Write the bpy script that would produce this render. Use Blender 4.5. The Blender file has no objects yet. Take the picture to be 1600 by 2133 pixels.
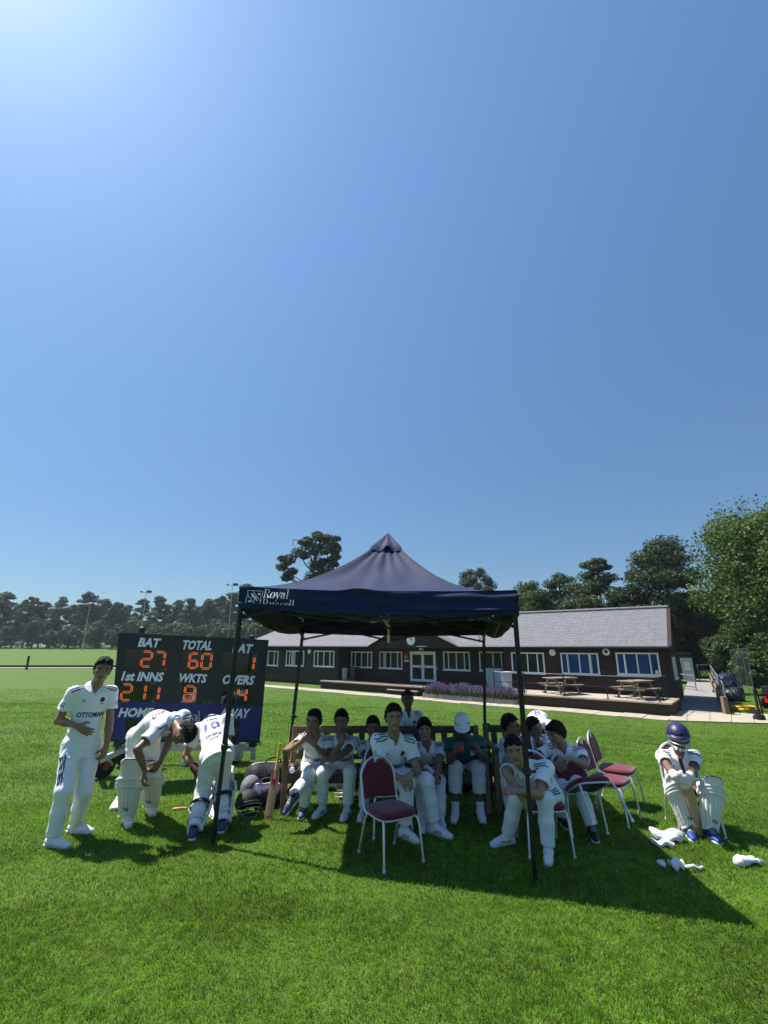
import bpy, bmesh, math, random
import numpy as np
from mathutils import Vector, Matrix, Euler
from mathutils.bvhtree import BVHTree

S = bpy.context.scene
COL = S.collection
R = math.radians
random.seed(7)
RNG = np.random.default_rng(7)

# ------------------------------------------------------------ camera
CAM_H = 1.85                      # metres above the lawn under the gazebo
FPX, CX, CY = 980.0, 800.0, 1066.5   # focal length and centre in pixels of the 1600 x 2133 photograph
PITCH = math.atan(277.5 / FPX)
SP, CP = math.sin(PITCH), math.cos(PITCH)
cam = bpy.data.cameras.new('camera')
cam.sensor_fit = 'VERTICAL'
cam.sensor_height = 36.0
cam.lens = 36.0 * FPX / 2133.0
cam.clip_start = 0.05
cam.clip_end = 3000
camo = bpy.data.objects.new('camera', cam)
COL.objects.link(camo)
camo.location = (0, 0, CAM_H)
camo.rotation_euler = (R(90) + PITCH, 0, 0)
S.camera = camo

# ------------------------------------------------------------ sky and sun
SUN_EL, SUN_AZ = R(58.5), R(-63.5)      # azimuth measured from +Y towards +X
world = bpy.data.worlds.new('World')
S.world = world
world.use_nodes = True
wn = world.node_tree
bg = wn.nodes['Background']
sky = wn.nodes.new('ShaderNodeTexSky')
sky.sky_type = 'NISHITA'
sky.sun_disc = False
sky.sun_elevation = SUN_EL
sky.sun_rotation = SUN_AZ
sky.altitude = 80
sky.air_density = 0.85
sky.dust_density = 0.38
sky.ozone_density = 3.0
tint = wn.nodes.new('ShaderNodeMix'); tint.data_type = 'RGBA'; tint.blend_type = 'MULTIPLY'; tint.inputs[0].default_value = 1.0
tint.inputs[7].default_value = (0.85, 1.04, 1.10, 1)
wn.links.new(sky.outputs[0], tint.inputs[6])
# thin clear summer air: the sky hardly pales towards the horizon
wtc = wn.nodes.new('ShaderNodeTexCoord'); wsx = wn.nodes.new('ShaderNodeSeparateXYZ'); wn.links.new(wtc.outputs['Generated'], wsx.inputs[0])
wmr = wn.nodes.new('ShaderNodeMapRange'); wmr.inputs[3].default_value = 0.52; wmr.inputs[4].default_value = 1.65
wn.links.new(wsx.outputs['Z'], wmr.inputs[0])
wsc = wn.nodes.new('ShaderNodeVectorMath'); wsc.operation = 'SCALE'
wn.links.new(tint.outputs[2], wsc.inputs[0]); wn.links.new(wmr.outputs[0], wsc.inputs['Scale'])
wn.links.new(wsc.outputs[0], bg.inputs[0])
bg.inputs[1].default_value = 0.078
sun = bpy.data.lights.new('sun', 'SUN')
sun.energy = 5.0
sun.angle = R(0.5)
sun.color = (1.0, 0.95, 0.87)
suno = bpy.data.objects.new('sun', sun)
COL.objects.link(suno)
sdir = Vector((math.sin(SUN_AZ) * math.cos(SUN_EL), math.cos(SUN_AZ) * math.cos(SUN_EL), math.sin(SUN_EL)))
suno.rotation_euler = sdir.to_track_quat('Z', 'Y').to_euler()
suno.location = (-6, 4, 14)
S.view_settings.view_transform = 'Standard'
S.view_settings.look = 'None'
S.view_settings.gamma = 1.0
S.view_settings.exposure = 0.83
S.view_settings.use_curve_mapping = False
S.render.engine = 'CYCLES'
S.cycles.max_bounces = 6
S.cycles.transparent_max_bounces = 12
S.cycles_curves.shape = 'RIBBONS'
S.cycles.use_denoising = True

# ------------------------------------------------------------ where a pixel of the photograph lies in the place
def at(px, py, Y):
    u, v = (px - CX) / FPX, (CY - py) / FPX
    y, z = CP - v * SP, SP + v * CP
    t = Y / y
    return Vector((u * t, Y, CAM_H + z * t))

def ray(px, py):
    u, v = (px - CX) / FPX, (CY - py) / FPX
    return Vector((u, CP - v * SP, SP + v * CP))

WA = Vector((13.36, 23.04, 0))            # right front corner of the pavilion
WD = Vector((-0.787, 0.617, 0))          # along its front
WN = Vector((-0.617, -0.787, 0))         # out of its front, towards the lawn

def sstep(a, b, x):
    t = np.clip((x - a) / (b - a), 0, 1)
    return t * t * (3 - 2 * t)

def gz(x, y):
    q = (x - WA.x) * WN.x + (y - WA.y) * WN.y
    q = np.minimum(q, 19.5 - (y - 13) * .95)
    z = -1.0 * (1 - sstep(4.2, 19.5, q))
    far = sstep(70, 125, y) * 0.95 + sstep(118, 150, y) * 1.2
    return z + far

def G(px, py):
    d = ray(px, py)
    t = 3.0
    for i in range(60):
        p = d * t
        g = float(gz(p.x, p.y))
        t2 = (g - CAM_H) / d.z
        t = 0.5 * t + 0.5 * t2
    p = d * t
    return Vector((p.x, p.y, float(gz(p.x, p.y))))

def plane_hit(px, py, o, n):
    d = ray(px, py)
    c = Vector((0, 0, CAM_H))
    return c + d * ((o - c).dot(n) / d.dot(n))

# ------------------------------------------------------------ objects
WM = {}
def _tagset(o, label=None, cat=None, group=None, kind=None):
    if label: o['label'] = label
    if cat: o['category'] = cat
    if group: o['group'] = group
    if kind: o['kind'] = kind
    return o

def thing(name, label, cat, loc=(0, 0, 0), rot=(0, 0, 0), group=None):
    o = bpy.data.objects.new(name, None)
    COL.objects.link(o)
    o.empty_display_size = 0.1
    o.location = loc
    o.rotation_euler = rot
    WM[o.name] = Matrix.Translation(Vector(loc)) @ Euler(rot).to_matrix().to_4x4()
    return _tagset(o, label, cat, group)

def wm(o):
    while o is not None:
        if o.name in WM: return WM[o.name]
        o = o.parent
    return Matrix.Identity(4)

def link_mesh(name, me, parent=None, label=None):
    o = bpy.data.objects.new(name, me)
    COL.objects.link(o)
    if parent is not None: o.parent = parent
    if label: o['label'] = label
    return o

def children(o):
    return [c for c in o.children]

def dup(root, loc, rotz=None, label=None, rot=None, scale=None):
    r = root.copy(); COL.objects.link(r); r.location = loc
    if rot is not None: r.rotation_euler = rot
    elif rotz is not None: r.rotation_euler = (0, 0, rotz)
    if scale is not None: r.scale = scale
    if label: r['label'] = label
    for ch in list(root.children):
        c = ch.copy(); COL.objects.link(c); c.parent = r
        for g in list(ch.children):
            d = g.copy(); COL.objects.link(d); d.parent = c
    return r

Z3 = Vector((0, 0, 1))
def frame(d, up=Z3):
    """columns: x = side, y = d, z = up-ish"""
    d = Vector(d).normalized()
    x = d.cross(up)
    if x.length < 1e-5: x = d.cross(Vector((1, 0, 0)))
    x.normalize()
    z = x.cross(d).normalized()
    return Matrix((x, d, z)).transposed()

class MB:
    """collects faces, then links them as one mesh object"""
    def __init__(s): s.v = []; s.f = []; s.m = []
    def add(s, vs, fs, m=0):
        o = len(s.v)
        s.v += [tuple(v) for v in vs]
        s.f += [tuple(i + o for i in f) for f in fs]
        s.m += [m] * len(fs)
        return s
    def box(s, c, size, rot=None, m=0, bev=0.0):
        c = Vector(c); hx, hy, hz = size[0] / 2, size[1] / 2, size[2] / 2
        b = min(bev, hx * .9, hy * .9, hz * .9)
        if b <= 0:
            vs = [Vector((x, y, z)) for x in (-hx, hx) for y in (-hy, hy) for z in (-hz, hz)]
            fs = [(0, 1, 3, 2), (4, 6, 7, 5), (0, 4, 5, 1), (2, 3, 7, 6), (0, 2, 6, 4), (1, 5, 7, 3)]
        else:
            vs, idx = [], {}
            for i in (0, 1):
                for j in (0, 1):
                    for k in (0, 1):
                        sx, sy, sz = (2 * i - 1), (2 * j - 1), (2 * k - 1)
                        for a in range(3):
                            p = [sx * (hx - b), sy * (hy - b), sz * (hz - b)]
                            p[a] = (sx * hx, sy * hy, sz * hz)[a]
                            idx[i, j, k, a] = len(vs); vs.append(Vector(p))
            fs = []
            for i in (0, 1):
                q = [idx[i, 0, 0, 0], idx[i, 1, 0, 0], idx[i, 1, 1, 0], idx[i, 0, 1, 0]]; fs.append(q if i else q[::-1])
                q = [idx[0, i, 0, 1], idx[0, i, 1, 1], idx[1, i, 1, 1], idx[1, i, 0, 1]]; fs.append(q if i else q[::-1])
                q = [idx[0, 0, i, 2], idx[1, 0, i, 2], idx[1, 1, i, 2], idx[0, 1, i, 2]]; fs.append(q if i else q[::-1])
            for i in (0, 1):
                for j in (0, 1):
                    fl = (i + j) % 2
                    q = [idx[i, j, 0, 0], idx[i, j, 0, 1], idx[i, j, 1, 1], idx[i, j, 1, 0]]; fs.append(q[::-1] if fl else q)
                    q = [idx[i, 0, j, 0], idx[i, 0, j, 2], idx[i, 1, j, 2], idx[i, 1, j, 0]]; fs.append(q if fl else q[::-1])
                    q = [idx[0, i, j, 1], idx[0, i, j, 2], idx[1, i, j, 2], idx[1, i, j, 1]]; fs.append(q[::-1] if fl else q)
                    for k in (0, 1):
                        q = [idx[i, j, k, 0], idx[i, j, k, 1], idx[i, j, k, 2]]
                        fs.append(q if (i + j + k) % 2 else q[::-1])
        if rot is not None: vs = [rot @ v for v in vs]
        return s.add([v + c for v in vs], fs, m)
    def beam(s, a, b, w, h, up=Z3, m=0, bev=0.0):
        a, b = Vector(a), Vector(b)
        return s.box((a + b) / 2, (w, (b - a).length, h), frame(b - a, up), m, bev)
    def tube(s, pts, r, n=8, m=0, caps=True, close=False):
        pts = [Vector(p) for p in pts]
        k = len(pts)
        rs = list(r) if hasattr(r, '__len__') else [r] * k
        vs, fs = [], []
        pu = None
        for i, p in enumerate(pts):
            if close: d = pts[(i + 1) % k] - pts[i - 1]
            else: d = pts[min(i + 1, k - 1)] - pts[max(i - 1, 0)]
            if d.length < 1e-9: d = Vector((0, 0, 1))
            d.normalize()
            if pu is None:
                pu = Vector((0, 0, 1)) if abs(d.z) < .9 else Vector((1, 0, 0))
            x = pu - d * pu.dot(d); x.normalize(); y = d.cross(x); pu = x
            for j in range(n):
                a = 2 * math.pi * j / n
                vs.append(p + (x * math.cos(a) + y * math.sin(a)) * rs[i])
        kk = k if close else k - 1
        for i in range(kk):
            i2 = (i + 1) % k
            for j in range(n):
                j2 = (j + 1) % n
                fs.append((i * n + j, i * n + j2, i2 * n + j2, i2 * n + j))
        if caps and not close:
            fs.append(tuple(range(n))[::-1]); fs.append(tuple((k - 1) * n + j for j in range(n)))
        return s.add(vs, fs, m)
    def ball(s, c, r, nu=10, nv=7, rot=None, m=0):
        c = Vector(c); r = r if hasattr(r, '__len__') else (r, r, r)
        vs = [Vector((0, 0, r[2]))]; fs = []
        for i in range(1, nv):
            t = math.pi * i / nv
            for j in range(nu):
                a = 2 * math.pi * j / nu
                vs.append(Vector((r[0] * math.sin(t) * math.cos(a), r[1] * math.sin(t) * math.sin(a), r[2] * math.cos(t))))
        vs.append(Vector((0, 0, -r[2])))
        for j in range(nu): fs.append((0, 1 + j, 1 + (j + 1) % nu))
        for i in range(nv - 2):
            for j in range(nu):
                a = 1 + i * nu + j; b = 1 + i * nu + (j + 1) % nu
                fs.append((a, a + nu, b + nu, b))
        L = len(vs) - 1; o = 1 + (nv - 2) * nu
        for j in range(nu): fs.append((L, o + (j + 1) % nu, o + j))
        if rot is not None: vs = [rot @ v for v in vs]
        return s.add([v + c for v in vs], fs, m)
    def lathe(s, prof, c, axis=Z3, n=20, m=0, caps=True):
        F = frame(axis, Vector((0.3, 1, 0.2)))
        c = Vector(c); vs, fs = [], []
        k = len(prof)
        for r, z in prof:
            for j in range(n):
                a = 2 * math.pi * j / n
                vs.append(c + F @ Vector((r * math.cos(a), z, -r * math.sin(a))))
        for i in range(k - 1):
            for j in range(n):
                j2 = (j + 1) % n
                fs.append((i * n + j, i * n + j2, (i + 1) * n + j2, (i + 1) * n + j))
        if caps:
            fs.append(tuple(range(n))[::-1]); fs.append(tuple((k - 1) * n + j for j in range(n)))
        return s.add(vs, fs, m)
    def prism(s, poly, o, x, y, depth, m=0):
        """2-D outline swept by depth along x cross y"""
        o, x, y = Vector(o), Vector(x), Vector(y)
        n = x.cross(y).normalized() * depth
        k = len(poly)
        a = [o + x * p[0] + y * p[1] for p in poly]
        vs = a + [p + n for p in a]
        fs = [tuple(range(k))[::-1], tuple(range(k, 2 * k))]
        fs += [(i, (i + 1) % k, k + (i + 1) % k, k + i) for i in range(k)]
        return s.add(vs, fs, m)
    def quad(s, a, b, c, d, m=0): return s.add([a, b, c, d], [(0, 1, 2, 3)], m)
    def grid(s, fn, nu, nv, m=0, double=0.0, closeu=False):
        vs = [Vector(fn(i / nu, j / nv)) for i in range(nu + 1) for j in range(nv + 1)]
        fs = []
        for i in range(nu):
            for j in range(nv):
                a = i * (nv + 1) + j
                fs.append((a, a + nv + 1, a + nv + 2, a + 1))
        return s.add(vs, fs, m)
    def build(s, name, mats, parent=None, smooth=None, label=None, local=False):
        me = bpy.data.meshes.new(name)
        vs = s.v
        if parent is not None and not local:
            M = wm(parent).inverted()
            if M != Matrix.Identity(4):
                vs = [tuple(M @ Vector(v)) for v in vs]
        me.from_pydata(vs, [], s.f)
        if not hasattr(mats, '__len__'): mats = [mats]
        for mt in mats: me.materials.append(mt)
        if len(mats) > 1: me.polygons.foreach_set('material_index', s.m)
        if smooth:
            me.shade_smooth()
            me.set_sharp_from_angle(angle=R(smooth if smooth > 1 else 40))
        me.update()
        return link_mesh(name, me, parent, label)

def obj(name, mb, mats, label, cat, group=None, kind=None, smooth=None):
    """a thing that is one mesh, its origin at its base centre"""
    vs = np.array(mb.v)
    c = Vector(((vs[:, 0].min() + vs[:, 0].max()) / 2, (vs[:, 1].min() + vs[:, 1].max()) / 2, vs[:, 2].min()))
    mb.v = [tuple(Vector(v) - c) for v in mb.v]
    o = mb.build(name, mats, None, smooth)
    o.location = c
    WM[o.name] = Matrix.Translation(c)
    return _tagset(o, label, cat, group, kind)

def mesh_np(name, V, F, mats, parent=None, smooth=True, mi=None, colors=None, kind=None):
    """fast mesh from numpy arrays; F is (n,3) or (n,4)"""
    me = bpy.data.meshes.new(name)
    V = np.asarray(V, dtype=np.float32)
    if parent is not None:
        M = np.array(wm(parent).inverted())
        V = (V @ M[:3, :3].T + M[:3, 3]).astype(np.float32)
    F = np.asarray(F, dtype=np.int32); n, k = F.shape
    me.vertices.add(len(V)); me.vertices.foreach_set('co', V.ravel())
    me.loops.add(n * k); me.loops.foreach_set('vertex_index', F.ravel())
    me.polygons.add(n)
    me.polygons.foreach_set('loop_start', np.arange(0, n * k, k, dtype=np.int32))
    try: me.polygons.foreach_set('loop_total', np.full(n, k, dtype=np.int32))
    except Exception: pass
    if not hasattr(mats, '__len__'): mats = [mats]
    for mt in mats: me.materials.append(mt)
    if mi is not None: me.polygons.foreach_set('material_index', np.asarray(mi, dtype=np.int32))
    me.update(calc_edges=True)
    me.validate()
    if colors is not None:
        a = me.color_attributes.new('Col', 'FLOAT_COLOR', 'POINT')
        a.data.foreach_set('color', np.asarray(colors, dtype=np.float32).ravel())
    if smooth: me.shade_smooth()
    o = link_mesh(name, me, parent)
    if kind: o['kind'] = kind
    return o

# ------------------------------------------------------------ materials
def mat(name, col, rough=0.7, spec=0.4, metal=0.0, var=0.0, vscale=6.0, bump=0.0, bscale=60.0, stretch=(1, 1, 1),
        col2=None, translucent=0.0, sheen=0.0, emit=None, estr=0.0, coat=0.0, detail=4):
    m = bpy.data.materials.new(name); m.use_nodes = True
    nt = m.node_tree; b = nt.nodes['Principled BSDF']
    b.inputs['Base Color'].default_value = (*col, 1)
    b.inputs['Roughness'].default_value = rough
    b.inputs['Specular IOR Level'].default_value = spec
    b.inputs['Metallic'].default_value = metal
    if sheen: b.inputs['Sheen Weight'].default_value = sheen
    if coat: b.inputs['Coat Weight'].default_value = coat
    if emit:
        b.inputs['Emission Color'].default_value = (*emit, 1); b.inputs['Emission Strength'].default_value = estr
    tc = nt.nodes.new('ShaderNodeTexCoord')
    mp = nt.nodes.new('ShaderNodeMapping'); mp.inputs['Scale'].default_value = stretch
    nt.links.new(tc.outputs['Object'], mp.inputs['Vector'])
    colsock = None
    if var or col2:
        nz = nt.nodes.new('ShaderNodeTexNoise'); nz.inputs['Scale'].default_value = vscale; nz.inputs['Detail'].default_value = detail
        nt.links.new(mp.outputs[0], nz.inputs['Vector'])
        mx = nt.nodes.new('ShaderNodeMix'); mx.data_type = 'RGBA'
        c2 = col2 if col2 else tuple(max(0, c * (1 - var)) for c in col)
        c1 = col if col2 else tuple(min(1, c * (1 + var)) for c in col)
        mx.inputs[6].default_value = (*c1, 1); mx.inputs[7].default_value = (*c2, 1)
        rp = nt.nodes.new('ShaderNodeMapRange'); rp.inputs[1].default_value = .3; rp.inputs[2].default_value = .7
        nt.links.new(nz.outputs['Fac'], rp.inputs[0]); nt.links.new(rp.outputs[0], mx.inputs[0])
        nt.links.new(mx.outputs[2], b.inputs['Base Color']); colsock = mx.outputs[2]
    if bump:
        n2 = nt.nodes.new('ShaderNodeTexNoise'); n2.inputs['Scale'].default_value = bscale; n2.inputs['Detail'].default_value = 5
        nt.links.new(mp.outputs[0], n2.inputs['Vector'])
        bp_ = nt.nodes.new('ShaderNodeBump'); bp_.inputs['Strength'].default_value = bump; bp_.inputs['Distance'].default_value = 0.02
        nt.links.new(n2.outputs['Fac'], bp_.inputs['Height']); nt.links.new(bp_.outputs[0], b.inputs['Normal'])
    if translucent:
        tr = nt.nodes.new('ShaderNodeBsdfTranslucent'); tr.inputs[0].default_value = (*col, 1)
        if colsock: nt.links.new(colsock, tr.inputs[0])
        ms = nt.nodes.new('ShaderNodeMixShader'); ms.inputs[0].default_value = translucent
        out = nt.nodes['Material Output']
        nt.links.new(b.outputs[0], ms.inputs[1]); nt.links.new(tr.outputs[0], ms.inputs[2]); nt.links.new(ms.outputs[0], out.inputs[0])
    return m

M = {}
M['navy'] = mat('navy_fabric', (0.009, 0.018, 0.066), .7, .18, var=.12, vscale=5, bump=.15, bscale=9, sheen=.07)
M['white_print'] = mat('white_print', (.78, .78, .8), .6)
M['print_grey'] = mat('scoreboard_lettering', (.78, .81, .86), .55)
M['navy_print'] = mat('navy_print', (.012, .014, .06), .6)
M['blue_print'] = mat('blue_print', (.09, .06, .45), .6)
M['steel_dark'] = mat('dull_grey_pole', (.10, .12, .12), .5, .5, .3)
M['black_metal'] = mat('black_powder_coat', (.007, .007, .008), .45, .4, bump=.05, bscale=200)
M['steel'] = mat('galvanised_steel', (.42, .44, .46), .42, .5, .75, var=.12, vscale=20)
M['chrome'] = mat('silver_chair_tube', (.62, .63, .64), .33, .5, .55, var=.1, vscale=30)
M['rubber'] = mat('black_rubber', (.018, .018, .018), .8, .3)
M['maroon'] = mat('maroon_upholstery', (.115, .010, .022), .85, .25, var=.25, vscale=220, sheen=.3, bump=.15, bscale=300)
M['black_plastic'] = mat('black_plastic', (.02, .02, .022), .5, .4)
M['concrete'] = mat('pale_concrete', (.37, .32, .25), .9, .2, var=.14, vscale=3, bump=.3, bscale=40)
M['concrete2'] = mat('grey_concrete', (.24, .235, .22), .9, .2, var=.15, vscale=2.5, bump=.3, bscale=40)
M['stain'] = mat('dark_stained_timber', (.026, .0165, .0115), .75, .3, var=.35, vscale=9, stretch=(1, 1, 4), bump=.2, bscale=50)
M['stain2'] = mat('dark_stained_timber_worn', (.038, .0245, .017), .78, .3, var=.4, vscale=7, stretch=(1, 1, 4), bump=.2, bscale=50)
M['upvc'] = mat('white_window_frame', (.8, .8, .8), .4, .4)
M['slate'] = mat('grey_roof_tile', (.150, .152, .165), .75, .3, var=.12, vscale=3, bump=.25, bscale=30)
M['wood'] = mat('weathered_teak', (.20, .135, .085), .8, .25, var=.3, vscale=14, stretch=(1, 1, 1), bump=.25, bscale=60)
M['wood_dark'] = mat('weathered_bench_wood', (.10, .07, .048), .8, .25, var=.35, vscale=12, bump=.25, bscale=60)
M['wood_grey'] = mat('silvered_timber', (.21, .175, .14), .85, .2, var=.25, vscale=10, bump=.25, bscale=50)
M['orange_led'] = mat('orange_led', (.8, .2, .06), .4, emit=(1.0, .20, .06), estr=.8)
# ------------------------------------------------------------ smooth bodies: distance fields turned into a surface
class SDF:
    def __init__(s): s.p = []
    def cone(s, a, b, ra, rb, k=.03, cut=False, flat=None, ratio=1.0):
        """round cone; flat = direction squeezed to ratio; cut = straight end at b"""
        s.p.append(('c', np.array(a, float), np.array(b, float), ra, rb, k, cut, None if flat is None else np.array(flat, float), ratio, 1)); return s
    def ell(s, c, r, Rm, k=.02):
        s.p.append(('e', np.array(c, float), np.array(Rm, float), np.array(r, float), 0, k, False, None, 1, 1)); return s
    def sub_cone(s, a, b, ra, rb, k=.008):
        s.p.append(('c', np.array(a, float), np.array(b, float), ra, rb, k, False, None, 1, -1)); return s
    def sub_ell(s, c, r, Rm, k=.008):
        s.p.append(('e', np.array(c, float), np.array(Rm, float), np.array(r, float), 0, k, False, None, 1, -1)); return s
    def fn(s, f, k=.001):
        s.p.append(('f', f, None, 0, 0, k, False, None, 1, 0)); return s
    def bounds(s):
        lo, hi = np.full(3, 1e9), np.full(3, -1e9)
        for t in s.p:
            if t[0] == 'c' and t[9] == 1:
                r = max(t[3], t[4])
                lo = np.minimum(lo, np.minimum(t[1], t[2]) - r); hi = np.maximum(hi, np.maximum(t[1], t[2]) + r)
            elif t[0] == 'e' and t[9] == 1:
                r = t[3].max(); lo = np.minimum(lo, t[1] - r); hi = np.maximum(hi, t[1] + r)
        return lo, hi
    def mesh(s, h, post=None):
        lo, hi = s.bounds()
        lo = lo - 3 * h; hi = hi + 3 * h
        n = np.ceil((hi - lo) / h).astype(int) + 1
        ax = [lo[i] + h * np.arange(n[i]) for i in range(3)]
        F = np.full(n, .2, dtype=np.float32)
        for t in s.p:
            kind, k, sg = t[0], t[5], t[9]
            if kind == 'f':
                P = np.stack(np.meshgrid(*ax, indexing='ij'), -1)
                F = t[1](P, F).astype(np.float32); continue
            if kind == 'c':
                r = max(t[3], t[4]); a0, b0 = np.minimum(t[1], t[2]) - r, np.maximum(t[1], t[2]) + r
            else:
                r = t[3].max(); a0, b0 = t[1] - r, t[1] + r
            pad = k + 3 * h
            i0 = np.maximum(np.floor((a0 - pad - lo) / h).astype(int), 0)
            i1 = np.minimum(np.ceil((b0 + pad - lo) / h).astype(int) + 1, n)
            if (i1 <= i0).any(): continue
            X = ax[0][i0[0]:i1[0], None, None]; Y = ax[1][None, i0[1]:i1[1], None]; Zz = ax[2][None, None, i0[2]:i1[2]]
            if kind == 'c':
                a, b = t[1], t[2]; d = b - a; L2 = float(d @ d) + 1e-12
                px, py, pz = X - a[0], Y - a[1], Zz - a[2]
                if t[7] is not None:
                    f = t[7]; w = (px * f[0] + py * f[1] + pz * f[2]) * (1 / t[8] - 1)
                    px, py, pz = px + w * f[0], py + w * f[1], pz + w * f[2]
                    d = d + f * ((d @ f) * (1 / t[8] - 1)); L2 = float(d @ d) + 1e-12
                tt = (px * d[0] + py * d[1] + pz * d[2]) / L2
                tc = np.clip(tt, 0, 1)
                D = np.sqrt((px - tc * d[0]) ** 2 + (py - tc * d[1]) ** 2 + (pz - tc * d[2]) ** 2) - (t[3] + tc * (t[4] - t[3]))
                if t[6]: D = np.maximum(D, (tt - 1) * math.sqrt(L2))
            else:
                Rm, r = t[2], t[3]
                px, py, pz = X - t[1][0], Y - t[1][1], Zz - t[1][2]
                q = [(px * Rm[0, i] + py * Rm[1, i] + pz * Rm[2, i]) for i in range(3)]
                k0 = np.sqrt((q[0] / r[0]) ** 2 + (q[1] / r[1]) ** 2 + (q[2] / r[2]) ** 2)
                k1 = np.sqrt((q[0] / r[0] ** 2) ** 2 + (q[1] / r[1] ** 2) ** 2 + (q[2] / r[2] ** 2) ** 2) + 1e-9
                D = k0 * (k0 - 1) / k1
            sl = (slice(i0[0], i1[0]), slice(i0[1], i1[1]), slice(i0[2], i1[2]))
            A = F[sl]
            if sg > 0:
                hh = np.maximum(k - np.abs(A - D), 0) / k
                F[sl] = np.minimum(A, D) - hh * hh * k * .25
            else:
                D = -D; hh = np.maximum(k - np.abs(A - D), 0) / k
                F[sl] = np.maximum(A, D) + hh * hh * k * .25
        if post is not None:
            P = np.stack(np.meshgrid(*ax, indexing='ij'), -1)
            F = F + post(P)
        return surface_nets(F, lo, h)

def surface_nets(F, lo, h):
    ins = F < 0
    nx, ny, nz = F.shape
    c = np.zeros((nx - 1, ny - 1, nz - 1), dtype=np.int8)
    for i in (0, 1):
        for j in (0, 1):
            for k in (0, 1):
                c += ins[i:nx - 1 + i, j:ny - 1 + j, k:nz - 1 + k]
    mask = (c > 0) & (c < 8)
    I = np.argwhere(mask)
    idx = np.full(mask.shape, -1, dtype=np.int32)
    idx[mask] = np.arange(len(I))
    acc = np.zeros((len(I), 3)); cnt = np.zeros(len(I))
    corners = [(i, j, k) for i in (0, 1) for j in (0, 1) for k in (0, 1)]
    val = {cc: F[I[:, 0] + cc[0], I[:, 1] + cc[1], I[:, 2] + cc[2]] for cc in corners}
    for a in corners:
        for ax in range(3):
            if a[ax] == 0:
                b = list(a); b[ax] = 1; b = tuple(b)
                va, vb = val[a], val[b]
                m = (va < 0) != (vb < 0)
                t = np.where(m, va / np.where(m, va - vb, 1), 0)
                p = np.zeros((len(I), 3)); p[:] = a; p[:, ax] += t
                acc[m] += p[m]; cnt[m] += 1
    V = (I + acc / cnt[:, None]) * h + lo
    faces = []
    for ax in range(3):
        s0 = [slice(None)] * 3; s1 = [slice(None)] * 3
        s0[ax] = slice(0, -1); s1[ax] = slice(1, None)
        A, B = ins[tuple(s0)], ins[tuple(s1)]
        E = np.argwhere(A != B)
        o1, o2 = (ax + 1) % 3, (ax + 2) % 3
        ok = (E[:, o1] > 0) & (E[:, o2] > 0) & (E[:, o1] < F.shape[o1] - 1) & (E[:, o2] < F.shape[o2] - 1)
        E = E[ok]
        if not len(E): continue
        inside = A[E[:, 0], E[:, 1], E[:, 2]]
        q = []
        for d1, d2 in ((0, 0), (1, 0), (1, 1), (0, 1)):
            e = E.copy(); e[:, o1] -= 1 - d1; e[:, o2] -= 1 - d2
            q.append(idx[e[:, 0], e[:, 1], e[:, 2]])
        q = np.stack(q, 1)
        q[~inside] = q[~inside][:, ::-1]
        faces.append(q)
    return V, np.concatenate(faces)

def wrinkle(seed, amp, wl=.09, n=5):
    """folds of cloth: a few warped waves"""
    g = np.random.default_rng(seed)
    D = g.normal(size=(n, 3)); D /= np.linalg.norm(D, axis=1)[:, None]
    ph = g.uniform(0, 6.28, n); w = 6.28 / (wl * g.uniform(.7, 1.6, n))
    E = g.normal(size=(n, 3)) * 9
    def f(P):
        o = 0
        for i in range(n):
            o = o + np.sin((P @ D[i]) * w[i] + ph[i] + 1.6 * np.sin(P @ E[i])) / n
        return (amp * 1.6 * o).astype(np.float32)
    return f

def folds(seed, amp, wl=.09, n=4):
    """sharper creases: ridges that come and go"""
    g = np.random.default_rng(seed)
    D = g.normal(size=(n, 3)); D[:, 2] += .4; D /= np.linalg.norm(D, axis=1)[:, None]
    ph = g.uniform(0, 6.28, n); w = 6.28 / (wl * g.uniform(.8, 1.7, n)); E = g.normal(size=(n, 3)) * 7; E2 = g.normal(size=(n, 3)) * 6
    def f(P):
        o = 0
        for i in range(n):
            r = 1 - np.abs(np.sin((P @ D[i]) * w[i] * .5 + ph[i] + 1.9 * np.sin(P @ E[i])))
            m = .5 + .5 * np.sin(P @ E2[i] + ph[i])
            o = o + (r ** 2.2) * m
        return (-amp * 1.5 * (o / n - .12)).astype(np.float32)
    return f

# ------------------------------------------------------------ lettering and flat print
_glyphs = {}
def text_mesh(txt, bold=0.0, shear=0.0, res=2, box=True):
    """the word as a flat mesh filling 0..1 x 0..1; returns verts, faces, aspect"""
    key = (txt, bold, shear, res)
    if key in _glyphs: return _glyphs[key]
    cu = bpy.data.curves.new('lettering', 'FONT')
    cu.body = txt; cu.offset = bold; cu.shear = shear; cu.resolution_u = res; cu.fill_mode = 'FRONT'
    o = bpy.data.objects.new('lettering', cu)
    COL.objects.link(o)
    dg = bpy.context.evaluated_depsgraph_get(); dg.update()
    me = o.evaluated_get(dg).to_mesh()
    vs = np.array([v.co[:] for v in me.vertices]); fs = [tuple(p.vertices) for p in me.polygons]
    o.evaluated_get(dg).to_mesh_clear()
    bpy.data.objects.remove(o); bpy.data.curves.remove(cu)
    mn, mx = vs.min(0), vs.max(0)
    asp = (mx[0] - mn[0]) / (mx[1] - mn[1])
    uv = (vs[:, :2] - mn[:2]) / (mx[:2] - mn[:2])
    _glyphs[key] = (uv, fs, asp)
    return _glyphs[key]

def text_quad(mb, txt, bl, br, tl, bold=0.02, shear=0.0, off=Vector((0, 0, 0)), m=0):
    uv, fs, asp = text_mesh(txt, bold, shear)
    bl, br, tl = Vector(bl), Vector(br), Vector(tl)
    mb.add([bl + (br - bl) * u + (tl - bl) * v + off for u, v in uv], fs, m)

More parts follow.
